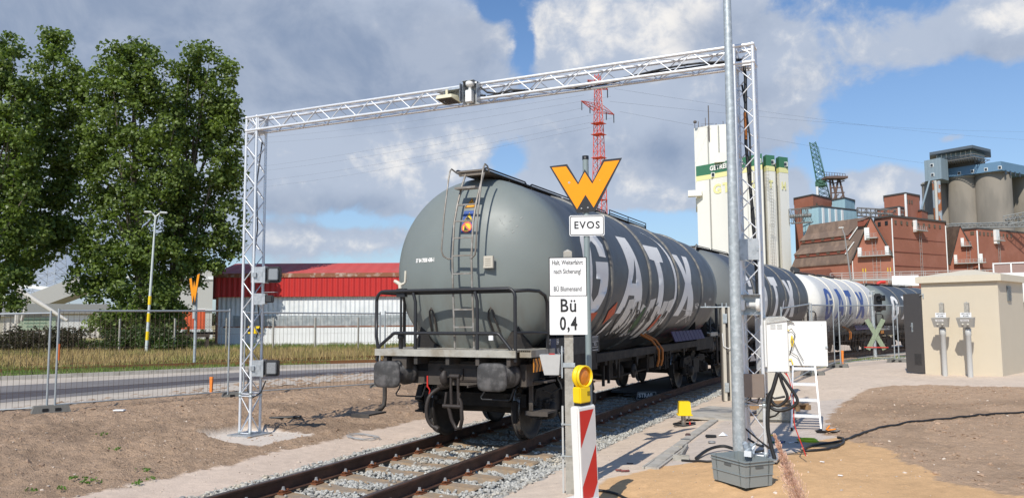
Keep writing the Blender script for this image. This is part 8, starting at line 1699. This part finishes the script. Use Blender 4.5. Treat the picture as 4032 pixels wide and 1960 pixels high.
t_ = thing('lagged_pipe', 'fat lagged pipe with a red elbow above the rearmost wagon', 'pipe', (0, 0, 0)); mb = MB(); mb.tube([at(3512, 1118, 80), at(3560, 1105, 76)], .38, 12); mb.build('pipe', mat('lagging', (.38, .30, .22), .7, 0, .2, 3), t_); mb = MB(); mb.tube([at(3455, 1124, 80), at(3458, 1114, 80), at(3468, 1110, 80), at(3485, 1110, 80)], .16, 8); mb.build('red_elbow', REDT, t_)
PYD[0] = 1080
def pair(x, y0, y1, d, lb):
    p = pp(x, d); t_ = thing('marker_pole', lb, 'marker pole', (p.x, p.y, 0), face_cam(p), 'thin marker poles with yellow tops'); 
    for s in (-.14, .14):
        z0, z1 = (1240-y0)*d/F_PX+1.9, (1240-y1)*d/F_PX+1.9; mb = MB(); mb.tube([(s, 0, 0), (s, 0, z1)], .035, 5); o = mb.build('pole', mat('pale railing', (.48, .46, .43), .6), t_); mb = MB(); mb.tube([(s, 0, z0), (s, 0, z1+.02)], .045, 5); mb.build('yellow_tip', YEL, o)
pair(3404, 1072, 1058, 90, 'pair of thin poles with yellow tops before the gable'); pair(3502, 1070, 1055, 90, 'pair of thin poles with yellow tops left of the white box')
p = pp(3352, 110); t_ = thing('street_lamp', 'slim grey street lamp in front of the tiled roof', 'street lamp', (p.x, p.y, 0), face_cam(p)); mb = MB(); h_ = (1240-895)*110/F_PX+1.9; mb.tube([(.15, 0, 0), (-.1, 0, h_*.5), (-.65, 0, h_*.93), (-.95, 0, h_), (-1.2, 0, h_)], [.16, .13, .09, .06, .05], 8); mb.build('pole', mat('slim grey pole', (.26, .25, .24), .6), t_); mb = MB(); mb.bevbox((-1.05, 0, h_+.03), (.7, .25, .14), .05); mb.build('lamp_head', WHITEP, t_)
SB = thing('brick_shed', 'low brick shed with a small gable, just above the white wagon', 'shed', (0, 0, 0)); a0, a1, a2 = pp(3080, 190), pp(3258, 176), pp(3300, 172); mb = MB(); prismZ(mb, [(p.x, p.y) for p in (a0, a1, a2, dep(a2, 0, 12), dep(a0, 0, 12))], 0, 9.0); ap_ = a1.lerp(a2, .3); mb.add([(a1.x, a1.y, 9), (a2.x, a2.y, 9), (ap_.x, ap_.y, 12.2)], [(0, 1, 2)]); mb.build('wall', BRICK2, SB); mb = MB(); mb.add([(a0.x, a0.y, 9), (a1.x, a1.y, 9), (ap_.x, ap_.y, 12.3), (ap_.x+a0.x-a1.x, ap_.y+a0.y-a1.y, 12.3)], [(0, 1, 2, 3)]); mb.build('roof', mat('brick red tiles', (.24, .09, .06), .9, 0, .2, 1), SB)
for x, y, lb in ((3080+15, 1062, 'grey site floodlight on a bracket behind the second wagon'), ):
    p = at(x+35, y, 60); t_ = thing('site_floodlight', lb, 'floodlight', (p.x, p.y, 0), face_cam(p)); mb = MB(); mb.bevbox((0, 0, p.z), (.7, .3, .35), .05, M=Matrix.Rotation(.35, 3, 'Y')); mb.build('lamp_head', mat('black lamp housing', (.03, .03, .032), .5), t_); mb = MB(); mb.tube([(-.2, .1, 0), (-.2, .1, p.z)], .06, 6); mb.build('pole', GALV, t_)
# low line of far trees and sheds closing the horizon
FAR = leafmat('far hedge leaf', (.035, .05, .02), (.06, .08, .03)); rng = np.random.default_rng(5)
for k, (x0, x1, yt, d, lb) in enumerate(((-700, 420, 1232, 170, 'far line of trees behind the white store'), (640, 1000, 1236, 240, 'far trees showing beside the hall'), (1750, 2750, 1225, 260, 'far trees behind the train'), (3560, 4400, 1200, 150, 'far bushes behind the beige cabin'))):
    n = 700; f = rng.random(n); a_, b__ = at(x0, 1250, d), at(x1, 1250, d); P = np.array([list(a_.lerp(b__, float(q))) for q in f]); hm = (1250-yt)*d/F_PX+2.2; P[:, 2] = rng.random(n)*hm*(.65+.35*vnoise(f*30, f*0, 1, k)); P[:, :2] += rng.normal(size=(n, 2))*2
    V, F_ = leaves(P, rng.uniform(.8, 1.8, n), 14, .8, rng); o = np_mesh('far_trees', V, F_, FAR); tag(o, lb, 'trees', kind='stuff')
